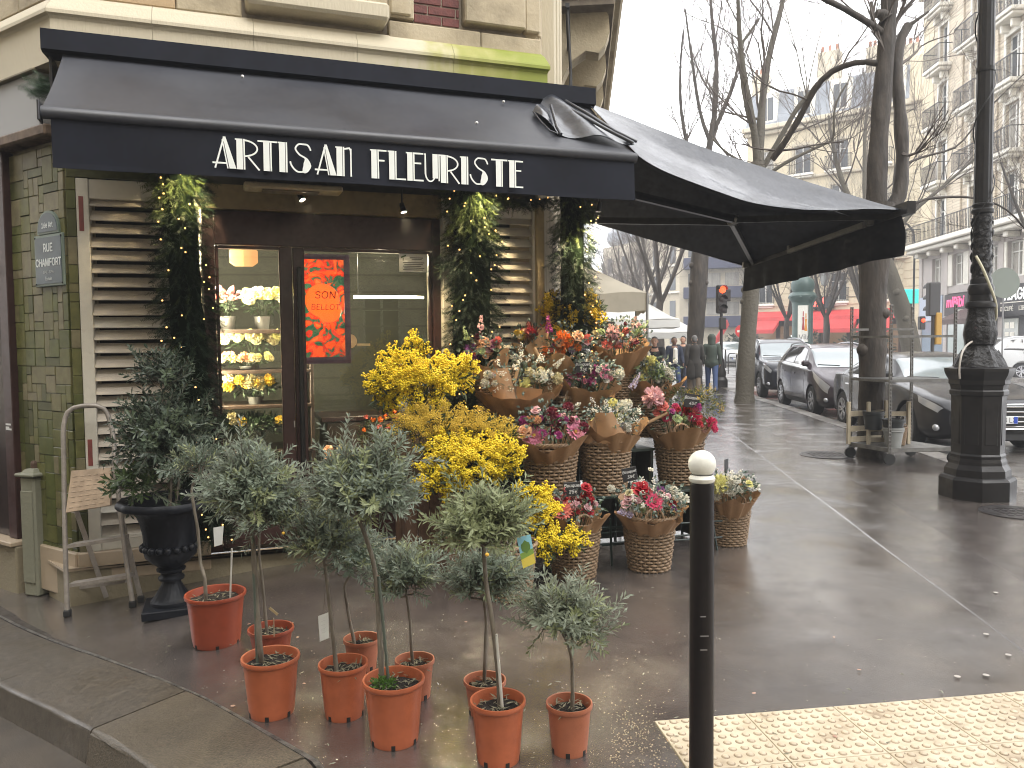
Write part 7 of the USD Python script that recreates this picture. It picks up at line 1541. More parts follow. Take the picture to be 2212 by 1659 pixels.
bouquet('bouquet with a coral gerbera at the front left beside loose mimosa', 0, (1200, 1235), 5.33, 270, [('gerbera', 'coral', 1115, 1232, 52, yc), ('rose', 'red', 1250, 1108, 30, None), ('ball', 'palepink', 1195, 1150, 20, None), ('rose', 'burgundy', 1085, 1180, 22, None)] + rnd(1, 4, ['red', 'hot'], ['ball'], 1290, 1150, 50, 35, 13, 20), 301, 70, 30, 7, m_redt)
bouquet('bouquet of red rose, hot pink gerbera and lilac bells in the front centre basket', 1, (1605, 1220), 5.50, 330, [('rose', 'red', 1556, 1122, 50, None), ('gerbera', 'hot', 1626, 1190, 44, yd), ('rose', 'palepink', 1487, 1157, 25, None), ('rose', 'palepink', 1472, 1194, 25, None), ('bell', 'lilac', 1452, 1248, 27, None), ('bell', 'lilac', 1492, 1256, 25, None), ('tulip', 'green', 1548, 1226, 36, None), ('rose', 'cream', 1562, 1225, 25, None), ('ball', 'purple', 1662, 1120, 22, None), ('ball', 'white', 1780, 1172, 36, None), ('ball', 'white', 1735, 1120, 22, None), ('bell', 'white', 1605, 1010, 18, None), ('ball', 'white', 1390, 1110, 20, None)], 302, 110, 50, 14)
bouquet('white hydrangea and gypsophila bouquet at the right end of the front row', 2, (2065, 1120), 6.10, 230, [('ball', 'lemon', 1985, 1085, 46, None), ('ball', 'white', 1965, 1135, 36, None), ('bell', 'white', 2182, 1100, 32, None), ('ball', 'white', 2050, 1080, 26, None)], 303, 50, 30, 26)
bouquet('pink gerbera and burgundy bouquet in the second row, left basket', 3, (1045, 800), 5.74, 350, [('gerbera', 'pink', 962, 822, 52, yc), ('gerbera', 'pink', 1183, 800, 50, yc), ('rose', 'peach', 908, 798, 40, None), ('rose', 'palepink', 972, 680, 26, None), ('rose', 'pink', 1190, 738, 28, None), ('ball', 'burgundy', 1062, 690, 30, None), ('ball', 'burgundy', 1150, 660, 26, None), ('rose', 'palepink', 1130, 715, 22, None), ('ball', 'magenta', 900, 735, 24, None), ('rose', 'peach', 1090, 800, 22, None), ('ball', 'burgundy', 1235, 770, 26, None)] + rnd(4, 5, ['palepink', 'peach', 'magenta'], ['rose', 'ball'], 1060, 740, 120, 60, 14, 22), 304, 120, 50)
bouquet('white and cream bouquet with an upright paper flap in the second row, middle basket', 4, (1395, 760), 5.95, 290, [('rose', 'lemon', 1422, 722, 38, None), ('ball', 'white', 1455, 660, 34, None), ('ball', 'lemon', 1400, 640, 26, None), ('bell', 'white', 1525, 690, 30, None), ('ball', 'white', 1480, 640, 24, None), ('bell', 'white', 1210, 650, 20, None), ('spike', 'lilac', 1500, 560, 40, None)], 305, 110, 40, 26)
bouquet('bouquet with red protea, magenta flowers and green sprigs in the second row, right basket', 5, (1765, 735), 6.30, 320, [('ball', 'palepink', 1622, 605, 52, None), ('rose', 'coral', 1676, 660, 30, None), ('tulip', 'red', 1800, 690, 40, None), ('tulip', 'red', 1830, 680, 30, None), ('ball', 'magenta', 1720, 710, 24, None), ('ball', 'magenta', 1862, 660, 24, None), ('rose', 'green', 1752, 726, 26, None), ('rose', 'green', 1798, 742, 22, None), ('ball', 'hot', 1942, 745, 28, None), ('ball', 'coral', 1862, 742, 24, None), ('ball', 'hot', 1960, 780, 18, None)], 306, 50, 30)
t, mo, R_, r = bouquet('cream tulip and white bouquet in an open paper sleeve, third row left', 6, (870, 540), 6.02, 420, [('tulip', 'lemon', 902, 545, 44, None), ('ball', 'white', 745, 522, 36, None), ('ball', 'cream', 1088, 500, 30, None), ('ball', 'white', 1000, 490, 34, None), ('bell', 'white', 1045, 470, 22, None), ('rose', 'palepink', 740, 480, 16, None), ('ball', 'white', 690, 525, 22, None), ('spike', 'white', 1075, 440, 34, None)], 307, 90, 40, 22, hi=1)
t, mo, R_, r = bouquet('pink gerbera bouquet with grey-green leaves behind the 35 euro slate, third row', 7, (1265, 520), 6.20, 300, [('gerbera', 'pink', 1192, 482, 42, yc), ('gerbera', 'pink', 1278, 472, 34, yc), ('rose', 'pink', 1145, 530, 24, None), ('ball', 'white', 1430, 478, 28, None), ('ball', 'magenta', 1150, 430, 22, None)], 308, 170, 60, 6)
bouquet('pale green and cream bouquet, third row right', 8, (1620, 500), 6.48, 260, [('ball', 'green', 1640, 462, 44, None), ('ball', 'lemon', 1608, 412, 34, None), ('rose', 'cream', 1572, 488, 36, None), ('ball', 'white', 1700, 470, 26, None), ('ball', 'white', 1655, 520, 22, None), ('ball', 'white', 1560, 400, 20, None)], 309, 110, 50, 10)
bouquet('pink and purple bouquet in the top row, left', 9, (690, 365), 6.10, 230, [('ball', 'purple', 622, 355, 44, None), ('rose', 'peach', 690, 305, 34, None), ('rose', 'pink', 732, 318, 36, None), ('rose', 'burgundy', 655, 275, 26, None), ('rose', 'peach', 705, 352, 28, None), ('spike', 'palepink', 665, 240, 38, None), ('spike', 'green', 595, 290, 36, None), ('ball', 'coral', 760, 290, 20, None)], 310, 90, 40)
bouquet('orange and peach bouquet with a blue thistle in the top row, middle', 10, (1130, 350), 6.28, 300, [('ball', 'orange', 1122, 285, 44, None), ('ball', 'orange', 1112, 325, 36, None), ('ball', 'orange', 1150, 300, 26, None), ('rose', 'peach', 1102, 355, 32, None), ('ball', 'lilac', 1076, 330, 22, None), ('rose', 'peach', 1205, 272, 34, None), ('rose', 'palepink', 1250, 300, 24, None), ('spike', 'magenta', 1045, 245, 42, None), ('rose', 'peach', 1010, 340, 20, None), ('ball', 'coral', 1260, 280, 22, None)], 311, 70, 60, 5, m_waxg, m=m_kraft2)
bouquet('coral rose and pale pink bouquet in the top row, right', 11, (1440, 310), 6.46, 290, [('rose', 'coral', 1366, 315, 30, None), ('ball', 'palepink', 1400, 250, 34, None), ('ball', 'peach', 1440, 260, 26, None), ('rose', 'cream', 1300, 260, 26, None), ('spike', 'green', 1545, 240, 34, None), ('rose', 'palepink', 1540, 215, 20, None), ('tulip', 'burgundy', 1465, 205, 12, None)], 312, 110, 50, 16, m_pinkt)
bouquet('small red and orange bouquet behind the upper paper sleeves, left of the forsythia', 10, (960, 280), 6.38, 190, [('ball', 'cream', 870, 245, 16, None), ('ball', 'yellow', 868, 246, 14, None), ('ball', 'coral', 905, 240, 18, None), ('ball', 'red', 935, 225, 18, None), ('rose', 'peach', 1000, 250, 22, None)], 313, 30, 20, 14, m_redt, m=m_kraft2)
# upright paper flaps and rolled paper ends
def flapsheet(name, pts, Y_, seed):
    q = [D6(x, y, Y_ + dy) for x, y, dy in pts]; r = rng(seed); P_ = [[(q[0] * (1 - u) + q[1] * u) * (1 - v) + (q[3] * (1 - u) + q[2] * u) * v + np.array([0, -.035 * math.sin(math.pi * u), .0]) + r.normal(0, .0015, 3) for v in np.linspace(0, 1, 8)] for u in np.linspace(0, 1, 8)]
    t = TH('paper_wrap', name, 'paper', sum(q) / 4); OB('kraft_sheet', thick(P_, .0012), m_kraft, t, world=True, smooth=50)
flapsheet('plain brown paper sleeve standing empty beside the white second row bouquet', [(1300, 690, 0), (1395, 685, -.02), (1490, 850, 0), (1318, 860, 0)], 5.82, 1)
flapsheet('brown paper fold left of the empty sleeve in the second row', [(1262, 745, .05), (1302, 710, .02), (1312, 862, 0), (1225, 855, .05)], 5.86, 2)
flapsheet('pointed brown paper sleeve at the left end of the third row', [(640, 455, .05), (820, 440, .0), (870, 640, -.05), (735, 600, 0)], 5.96, 3)
flapsheet('broad brown paper front of the third row left bouquet', [(865, 545, -.02), (1010, 560, -.05), (1000, 630, 0), (868, 640, 0)], 5.86, 4)
for i, (a, b_, Y_, lb__) in enumerate((((965, 330), (1000, 400), 6.1, 'rolled brown paper end under the orange bouquet'), ((875, 440), (855, 520), 5.95, 'rolled brown paper end standing up in the third row'), ((1700, 690), (1590, 745), 6.2, 'rolled brown paper edge left of the red protea'))):
    t = TH('paper_roll', lb__, 'paper', D6(*a, Y_)); OB('roll', MB().tube([D6(*a, Y_), D6(*b_, Y_)], .013, 10), m_kraft2, t, world=True, smooth=60)
# --- mimosa
def mimosa(name, label, cat, parts, seed, m, leafn=120, base=None, ball=.0068):
    r = rng(seed); c0 = D6(parts[0][0], parts[0][1], parts[0][5]); t = TH(name, label, cat, c0)
    for (x, y, rx, ry, n, Y_) in parts:
        k = Y_ / 4423.; c = D6(x, y, Y_); rad3 = np.array([rx, rx * .75, ry]) * k
        cen, ax = sprays(t, c, rad3, int(n * 1.4), m, r, ball * 1.08, 50, 'blossom', .35, .042)
        leafcloud(t, c - [0, 0, .02], rad3 * .92, leafn, .075, .018, m_mimleaf, r, 'leaves', .2, .25)
        st_ = MB()
        for q in cen[::3]: b_ = c + [0, .05, -ry * k * .9]; st_.tube([b_, (b_ + q) / 2 + r.normal(0, .02, 3), q], .0022, 3, cap=False)
        OB('stems', st_, m_stem, t, world=True, kind='stuff')
    return t
mimosa('mimosa', 'big upper bunch of yellow mimosa left of the baskets', 'mimosa', [(330, 520, 250, 150, 110, 5.68), (230, 400, 110, 90, 30, 5.75), (520, 480, 130, 110, 45, 5.74), (130, 560, 85, 130, 34, 5.64), (320, 320, 40, 60, 10, 5.8)], 401, m_mim)
mimosa('mimosa', 'duller olive-yellow middle bunch of mimosa between the two bright ones', 'mimosa', [(420, 760, 250, 110, 90, 5.46), (660, 790, 180, 110, 50, 5.44), (780, 800, 90, 50, 14, 5.46)], 402, m_mimd, 130, ball=.0045)
mimosa('mimosa', 'bright lower bunch of yellow mimosa spilling over its basket', 'mimosa', [(600, 960, 250, 150, 110, 5.26), (420, 1050, 110, 110, 34, 5.22), (800, 960, 90, 130, 34, 5.22), (480, 890, 150, 80, 26, 5.3)], 403, m_mim, 110)
mimosa('mimosa', 'loose yellow mimosa hanging at the left of the coral gerbera basket', 'mimosa', [(985, 1230, 100, 120, 34, 5.12), (1030, 1420, 75, 85, 24, 5.05), (1160, 1390, 80, 60, 12, 5.1), (905, 1150, 55, 50, 10, 5.15)], 404, m_mim, 60)
mimosa('forsythia', 'tall yellow flowering branches at the top of the stand by the corner', 'forsythia', [(1120, 190, 120, 110, 44, 6.5), (1210, 120, 90, 110, 30, 6.55), (1060, 110, 60, 90, 16, 6.5), (1290, 190, 60, 60, 12, 6.55)], 405, M('forsythia_yellow', (.88, .62, .02), .6, island=.25, trans=.15), 90)
t = TH('green_sprigs', 'olive green wax-flower sprigs at the right of the red protea bouquet', 'foliage', D6(1880, 640, 6.3)); r = rng(71)
leafcloud(t, D6(1890, 650, 6.32), np.array([130, 90, 110]) * 6.3 / 4423, 900, .026, .007, m_waxg, r, 'sprigs', .3, .3); sprays(t, D6(1900, 640, 6.3), np.array([130, 90, 100]) * 6.3 / 4423, 24, m_mimd, r, .004, 18, 'buds', .4, .03); leafcloud(t, D6(1760, 600, 6.34), np.array([90, 60, 50]) * 6.3 / 4423, 300, .026, .007, m_waxg, r, 'sprigs', .5, .3)
sprays(t, D6(1930, 800, 6.25), np.array([60, 40, 45]) * 6.3 / 4423, 10, m_pinkt, r, .0035, 20, 'pink_buds', .0, .03)
OB('stems', MB().tube([D6(1850, 800, 6.35), D6(1900, 600, 6.32)], .004, 5).tube([D6(1850, 800, 6.35), D6(1800, 590, 6.34)], .004, 5).tube([D6(1860, 800, 6.35), D6(1960, 760, 6.3)], .004, 5), m_stem, t, world=True, kind='stuff')
t = TH('green_branch', 'dark green feathery branch right of the forsythia', 'foliage', D6(1290, 150, 6.6)); leafcloud(t, D6(1290, 140, 6.62), np.array([70, 60, 80]) * 6.6 / 4423, 260, .06, .010, m_leafg, rng(72), 'leaves', .6, .1); OB('stem', MB().tube([D6(1270, 260, 6.6), D6(1295, 80, 6.62)], .004, 5), m_stem, t, world=True)
# --- price slates
m_slate = M('price_slate', (.012, .012, .014), .5, var=.3, vscale=20.); m_chalk = M('chalk', (.62, .62, .60), .8)
def slate(label, x, y, w, h, Y_, rows, yaw=0., roll=0.):
    k = Y_ / 4423.; c = D6(x, y, Y_); t = TH('price_slate', label, 'price sign', c, yaw); W2, H2 = w * k / 2, h * k / 2; Rr = np.array([[math.cos(roll), 0, math.sin(roll)], [0, 1, 0], [-math.sin(roll), 0, math.cos(roll)]])
    OB('board', MB().join(MB().box(-W2, W2, -.003, .003, -H2, H2, .002), Rr), m_slate, t); OB('stick', MB().tube([(0, .004, -H2 - .12), (0, .004, 0)], .003, 5), m_black, t)
    for s_, hh_, ox, oz in rows:
        q = meshkit.text_mesh(s_, hh_ * k, .0006); v = np.array(q.vertices); v[:, 0] -= v[:, 0].max() / 2; v[:, 0] += v[:, 1] * .2; v = (v @ UPR.T + np.array([ox * k, -.0032, oz * k])) @ Rr.T; OB('chalk_writing', MB().add(v, q.faces), m_chalk, t)
slate('black slate chalked Bouquet 25 € in the front left basket', 1172, 1112, 100, 80, 5.28, [('Bouquet', 18, 0, 12), ('25€', 20, 4, -24)], .25)
slate('black slate chalked Bouquet 35 € behind the red rose', 1490, 1030, 84, 76, 5.46, [('Bouquet', 15, 0, 8), ('35€', 16, 4, -22)], .1, -.18)
slate('black slate chalked Bouquet 35 € over the pink gerberas in the third row', 1230, 437, 84, 62, 6.06, [('Bouquet', 15, 0, 8), ('35€', 15, 4, -20)], .1)
slate('black slate chalked Bouquet 45 € above the red protea', 1836, 624, 92, 76, 6.2, [('Bouquet', 16, -4, 10), ('45€', 17, 4, -22)], .2, .12)
slate('black slate seen almost edge-on in the right end front basket', 2026, 976, 60, 62, 6.1, [], 1.0)
slate('dark slate turned edge-on over the second row pink gerberas', 1010, 705, 60, 76, 5.7, [], -1.1, .15)
slate('small black slate standing on the topmost right bouquet', 1384, 202, 46, 36, 6.45, [('35€', 11, 0, -5)], .1)
# ================================================================ roll cage with buckets
m_galv = M('galvanised_steel', (.17, .165, .155), .45, var=.35, vscale=14., metal=.4, rvar=.1)
cR, cFr, cL = G(1998, 1004), G(1919, 1005), G(1855, 983)
cF = cFr + unit(cFr - cR) * .02
ct = TH('roll_cage', 'galvanised roll cage trolley with perforated posts standing on the wet pavement', 'trolley', cF * .5 + cR * .5)
def C_(n, m, mt, p=None, **k): return OB(n, m, mt, p or ct, world=True, **k)
zb = .19
ex = unit((cR - cF) * [1, 1, 0]); ey = unit((cL - cF) * [1, 1, 0]); LX, LY = 1.05, .98
ex = unit(np.array([.93, .10, 0])); ey = unit(np.array([-.30, .95, 0])); LX, LY = .86, .70
c0 = np.array([D(1921, 985, cF[1])[0], cF[1], 0])
def cp(a, b, z): return c0 + ex * a * LX + ey * b * LY + np.array([0, 0, z])
for (a, b) in ((0, 0), (1, 0), (1, 1), (0, 1)):
    p = cp(a, b, 0); pm_ = MB()
    for k in range(40):                                            # ladder-like slots of the perforated post
        z = .12 + .047 * k; pm_.box(-.017, .017, -.012, .012, z, z + .017).box(-.017, -.009, -.012, .012, z + .017, z + .047).box(.009, .017, -.012, .012, z + .017, z + .047)
    C_('post', pm_.place(math.atan2(ex[1], ex[0]), p), m_galv); C_('post_cap', MB().box(-.019, .019, -.014, .014, 2.0, 2.02, .003).place(0, p), m_galv)
    w = MB().tube([p + np.array([.0, -.02, .075]), p + np.array([0, .02, .075])], .07, 18); C_('castor_wheel', w, m_rub, smooth=40); C_('castor_fork', MB().bar(p + [.0, 0, .075], p + [.04, 0, .17], .03, .05), m_galv)
def shelfq(z, m, name, t=.03, inset=0.):
    P4 = [cp(inset, inset, z), cp(1 - inset, inset, z), cp(1 - inset, 1 - inset, z), cp(inset, 1 - inset, z)]; v = P4 + [p - [0, 0, t] for p in P4]
    return C_(name, MB().add(v, [[0, 1, 2, 3], [7, 6, 5, 4], [0, 4, 5, 1], [1, 5, 6, 2], [2, 6, 7, 3], [3, 7, 4, 0]]), m)
shelfq(zb + .02, m_galv, 'base_shelf', .05)
for z in (1.06, 1.62):
    for a, b in (((0, 0), (1, 0)), ((1, 0), (1, 1)), ((1, 1), (0, 1)), ((0, 1), (0, 0))): C_('rail', MB().bar(cp(*a, z), cp(*b, z), .018, .03), m_galv)
C_('rail', MB().bar(cp(0, 1, 1.72), cp(1, 1, 1.72), .018, .03), m_galv)
shelfq(1.08, M('dull_shelf', (.06, .06, .058), .5), 'upper_shelf', .012, .02)
zs = zb + .02
def bucket(label, a, b, R1_, R0_, h, m, name='bucket'):
    p = cp(a, b, zs + .001); t = TH(name, label, 'bucket', p); OB('body', MB().lathe([(.0001, 0), (R0_, 0), (R1_, h - .03), (R1_ + .006, h - .025), (R1_ + .006, h), (R1_ - .006, h), (R0_ - .006, .01), (.0001, .01)], 28), m, t, smooth=40)
    for z in (h * .8,): OB('rib', MB().lathe([(R1_ * .985, z), (R1_ + .006, z + .004), (R1_ + .006, z + .014), (R1_ * .99, z + .018)], 28), m, t, smooth=40)
    return t
bucket('grey plastic bucket standing on the roll cage base', .20, .22, .125, .09, .25, M('grey_bucket', (.22, .225, .215), .5))
t = bucket('black plastic bucket stacked inside the grey one', .20, .22, .130, .105, .16, M('black_bucket', (.016, .018, .018), .4)); t.GetPrim().GetAttribute('xformOp:translate').Set(Gf.Vec3d(*map(float, cp(.20, .22, zs + .20))))
t = bucket('black plastic bucket leaning behind the grey one', .12, .6, .13, .10, .24, _mats['black_bucket']); t.GetPrim().GetAttribute('xformOp:translate').Set(Gf.Vec3d(*map(float, cp(.14, .62, zs + .20))))
m_palew = M('pale_wood', (.42, .36, .26), .65, var=.2, vscale=6., stretch=(3, 3, .4))
pc = TH('wooden_crate', 'pale slatted wooden crate on the roll cage behind the buckets', 'crate', cp(.3, .6, zs))
for (a, b) in ((-.20, .72), (.06, .62), (.66, .55), (.52, .9)): OB('corner_post', MB().box(-.022, .022, -.018, .018, 0, .56, .003).place(.2, cp(a, b, zs + .001)), m_palew, pc, world=True)
for z in (.06, .20, .40): OB('slat', MB().bar(cp(-.20, .75, zs + z), cp(.52, .93, zs + z), .016, .07), m_palew, pc, world=True); OB('slat', MB().bar(cp(.06, .65, zs + z), cp(.66, .58, zs + z), .012, .06), m_palew, pc, world=True)
COPY(b0_, cp(.42, .45, zs + .003), .4, label='small wicker basket behind the grey bucket on the roll cage', scale=.62)

# ================================================================ cars
m_cglass = M('car_glass', (.012, .014, .016), .04, spec=.9, coat=.6)
m_screen = M('wet_windscreen', (.10, .13, .14), .10, spec=1., coat=1., bump=.12, bscale=90., bdist=.004)
m_tyre = M('tyre_rubber', (.016, .016, .016), .7, bump=.4, bscale=60.); m_rim = M('alloy_rim', (.36, .36, .37), .3, metal=.85); m_chrome = M('chrome_trim', (.62, .63, .65), .15, metal=1.)
m_ctrim = M('black_plastic_trim', (.014, .014, .015), .5); m_headl = M('headlamp_glass', (.34, .35, .37), .10, spec=.8, metal=.4, coat=1.); m_drop = None
def paint(n, c, rough=.28): return M(n, c, .2, coat=.35, spec=.25)
def car(label, loc, rz, pm, L, Wd, Hh, prof, group=None, grille='bars', plate=None, wheel=.34, wx=(.92, 3.66), rails=False, name='parked_car', lamp=(.62, .14)):
    """prof: dict of station lists x -> bottom, belt, roof, half width factor, roof width; x = 0 is the nose, y to the left"""
    t = TH(name, label, 'car', loc, rz, group=group)
    X = np.r_[np.linspace(0, .5, 9)[:-1], np.linspace(.5, L - .5, 34), np.linspace(L - .5, L, 8)[1:]]
    I = lambda k: PchipInterpolator(*np.array(prof[k]).T)(X); zb_, zbelt, zr, wf, rw = (I(k) for k in ('bot', 'belt', 'roof', 'w', 'rw'))
    hw = Wd / 2 * wf
    def section(i):
        w, b, e, r_, q = hw[i], zb_[i], zbelt[i], zr[i], hw[i] * rw[i]; up = max(r_ - e, .012)
        return np.array([(0, b), (.80 * w, b), (.93 * w, b + .05), (.985 * w, b + .16), (w, b + (e - b) * .45), (.995 * w, e - (e - b) * .22), (.965 * w, e - .03), (.945 * w, e), (.945 * w + (q - .945 * w) * .5, e + up * .50), (q * 1.0, e + up * .86), (q * .90, e + up * .955), (q * .55, e + up * .993), (0, e + up)])
    Sx = np.array([section(i) for i in range(len(X))])
    full = np.concatenate([np.stack([np.repeat(X[:, None], 13, 1), Sx[:, :, 0], Sx[:, :, 1]], -1), np.stack([np.repeat(X[:, None], 11, 1), -Sx[:, -2:0:-1, 0], Sx[:, -2:0:-1, 1]], -1)], 1)
    n, k = full.shape[:2]; v = full.reshape(-1, 3); f = [[i * k + j, i * k + (j + 1) % k, (i + 1) * k + (j + 1) % k, (i + 1) * k + j] for i in range(n - 1) for j in range(k)]
    mb = MB().add(v, f); c0_, c1_ = v[:k].mean(0), v[-k:].mean(0); mb.add(np.vstack([v[:k], c0_]), [[(j + 1) % k, j, k] for j in range(k)]); mb.add(np.vstack([v[-k:], c1_]), [[j, (j + 1) % k, k] for j in range(k)])
    V, Fc = mb.get(); tm = trimesh.Trimesh(V, Fc, process=True); tm.merge_vertices(); trimesh.repair.fix_normals(tm)
    man = m3.Manifold(m3.Mesh(tm.vertices.astype(np.float32), tm.faces.astype(np.uint32)))
    for x in wx:
        for sg in (-1, 1):
            cy = m3.Manifold.cylinder(.36, wheel + .055, wheel + .055, 32).rotate([90, 0, 0]).translate([x, sg * Wd / 2 + (.10 if sg < 0 else .26), wheel]); man = man - cy
    OB('body', man, pm, t, smooth=32)
    def surf(x, j, off=.004):
        S = np.array([np.interp(x, X, Sx[:, m, 0]) for m in range(13)]), np.array([np.interp(x, X, Sx[:, m, 1]) for m in range(13)]); return np.array([x, np.interp(j, range(13), S[0]), np.interp(j, range(13), S[1])])
    def patch(name, m, xj, sgn=1, nx=10, nj=8, off=.006, par=None):
        """xj: four (x, j) corners; j counts along the half section"""
        q = np.array(xj, float); P_ = np.array([[surf(*((q[0] * (1 - a) + q[1] * a) * (1 - b) + (q[3] * (1 - a) + q[2] * a) * b)) for b in np.linspace(0, 1, nj)] for a in np.linspace(0, 1, nx)])
        du, dv = np.gradient(P_, axis=0), np.gradient(P_, axis=1); nn = unit(np.cross(du, dv)); out_ = np.sign((nn[..., 1:] * (P_[..., 1:] - [0, Hh * .45])).sum(-1).mean()); P_ = P_ + nn * (out_ or 1) * off
        if sgn < 0: P_ = P_ * [1, -1, 1]
        return OB(name, thick(P_, .002), m, par or t, smooth=60)
    P = prof
    for sg in (1, -1):
        patch('windscreen', m_screen, [(P['ws'][0], 9.3), (P['ws'][1], 9.5), (P['ws'][1], 12), (P['ws'][0], 12)], sg, 14, 10)
        for wq in P['side']: patch('side_window', m_cglass, wq, sg)
        patch('rear_window', m_cglass, [(P['rw_'][0], 9.6), (P['rw_'][1], 9.4), (P['rw_'][1], 12), (P['rw_'][0], 12)], sg)
        hl = patch('headlight', m_headl, P['lampq'], sg, off=.012)
        for a, b in P['doors']: patch('door_seam', m_ctrim, [(a, 3.), (a + .012, 3.), (b + .012, 7.), (b, 7.)], sg, 3, 8, .002)
        for a in P['handles']: q = surf(a, 5.3); OB('door_handle', MB().box(a, a + .20, sg * (q[1]) - .012, sg * q[1] + .02 * sg if sg > 0 else sg * q[1] + .012, q[2] - .015, q[2] + .015, .004) if sg > 0 else MB().box(a, a + .20, -q[1] - .02, -q[1] + .012, q[2] - .015, q[2] + .015, .004), pm if grille != 'big' else m_chrome, t)
        patch('window_trim', m_chrome if P.get('chrome') else m_ctrim, [(P['side'][0][0][0] - .05, 7.0), (P['side'][-1][1][0] + .05, 7.0), (P['side'][-1][1][0] + .05, 7.25), (P['side'][0][0][0] - .05, 7.25)], sg, 16, 3, .008)
        patch('sill_trim', m_ctrim, [(wx[0] + .45, 1.6), (wx[1] - .45, 1.6), (wx[1] - .45, 3.), (wx[0] + .45, 3.)], sg, 6, 4, .003)
        mx = P['ws'][0] + .42; q = surf(mx, 7.6); mm = MB().box(mx - .06, mx + .07, q[1] * sg + sg * .06 - .09, q[1] * sg + sg * .06 + .09, q[2] - .02, q[2] + .12, .04); mi = OB('wing_mirror', mm, pm, t); OB('mirror_stalk', MB().bar((mx, q[1] * sg - sg * .03, q[2] + .0), (mx, q[1] * sg + sg * .06, q[2] + .02), .05, .03), m_ctrim, mi); OB('mirror_glass', MB().box(mx + .071, mx + .076, q[1] * sg + sg * .06 - .07, q[1] * sg + sg * .06 + .07, q[2], q[2] + .10), m_cglass, mi)
        if rails: a_, b_ = P['ws'][1] + .1, P['rw_'][0] - .1; OB('roof_rail', MB().tube(smooth_path([surf(a_, 9.8) * [1, sg, 1] + [0, 0, .0], surf(a_ + .15, 9.8) * [1, sg, 1] + [0, 0, .05], surf((a_ + b_) / 2, 9.8) * [1, sg, 1] + [0, 0, .055], surf(b_ - .15, 9.8) * [1, sg, 1] + [0, 0, .05], surf(b_, 9.8) * [1, sg, 1]], 20), .018, 6), m_chrome, t, smooth=50)
        fl = surf(.16, 2.6) * [1, sg, 1]; OB('fog_lamp', MB().sphere(fl + [-.02, 0, .04], .055, 2), m_headl, t, smooth=True)
        for x in wx:
            y = sg * (Wd / 2 - .015); w = MB().lathe([(wheel * .62, -.11), (wheel * .93, -.11), (wheel, -.085), (wheel, .085), (wheel * .93, .11), (wheel * .62, .105)], 36); Rw = np.array([[1., 0, 0], [0, 0, sg * 1.], [0, -sg * 1., 0]])
            wh = OB('wheel', MB().join(w, Rw, (x, y - sg * .11, wheel)), m_tyre, t, smooth=35); rm_ = MB().lathe([(wheel * .66, .10), (wheel * .60, .105), (wheel * .57, .06), (wheel * .2, .05), (.0001, .05)], 30)
            OB('rim', MB().join(rm_, Rw, (x, y - sg * .11, wheel)), m_ctrim, wh, smooth=35); sp_ = MB()
            for q in range(5):
                for d_ in (-.10, .10): a = q * 2 * math.pi / 5 + d_; a2_ = q * 2 * math.pi / 5 + d_ * 2.2; sp_.bar((.03 * math.cos(a), .03 * math.sin(a), .088), (wheel * .62 * math.cos(a2_), wheel * .62 * math.sin(a2_), .098), .035, .02)
            sp_.lathe([(wheel * .63, .085), (wheel * .64, .112), (wheel * .58, .112), (wheel * .575, .085)], 30).lathe([(.05, .08), (.05, .10), (.0001, .105)], 14); OB('spokes', MB().join(sp_, Rw, (x, y - sg * .11, wheel)), m_rim, wh, smooth=35)
    gz = P['grille']; gx = lambda z: .02
    gr_ = OB('grille', MB().box(-.012, .08, -gz[0], gz[0], gz[1], gz[2], .03), m_ctrim, t)
    nb = {'big': 5, 'bars': 3}.get(grille, 2)
    for q in range(nb): z = gz[1] + (gz[2] - gz[1]) * (q + .5) / nb; OB('grille_bar', MB().box(-.028, .0, -gz[0] * .95, gz[0] * .95, z - .011, z + .011, .004), m_chrome, gr_)
    if grille == 'big': OB('grille_surround', MB().tube([(-.02, -gz[0], gz[1]), (-.02, gz[0], gz[1]), (-.012, gz[0] * 1.04, gz[2]), (-.012, -gz[0] * 1.04, gz[2])], .014, 6, closed=True), m_chrome, gr_)
    OB('lower_intake', MB().box(.0, .1, -.62, .62, .20, .36, .02), m_ctrim, t); OB('badge', MB().sphere((-.03, 0, gz[2] - .03), .045, 2), m_chrome, t, smooth=True)
    OB('wiper', MB().tube([surf(P['ws'][0] + .06, 11.5), surf(P['ws'][0] + .10, 10.6), surf(P['ws'][0] + .13, 9.9)] + np.array([0, 0, .015]), .008, 4), m_ctrim, t)
    pl_ = OB('number_plate', MB().box(-.045, -.03, -.26, .26, .46, .57, .004), M('plate_white', (.66, .67, .66), .4), t); OB('plate_band', MB().box(-.047, -.0452, -.255, -.20, .465, .565).box(-.047, -.0452, .20, .255, .465, .565), M('plate_blue', (.02, .06, .38), .4), pl_, kind='stuff')
    if plate: q = meshkit.text_mesh(plate, .075, .001); v = np.array(q.vertices); v = np.stack([-.0455 - v[:, 2], .19 - v[:, 0] * .82, .479 + v[:, 1]], 1); OB('plate_text', (v, q.faces), m_black, pl_)
    return t
cz = math.pi / 2 + math.atan2(.085, .9964) * -1                       # the cars' x axis runs away from us along the kerb
def carloc(px, py, dx): p = G(px, py); return p
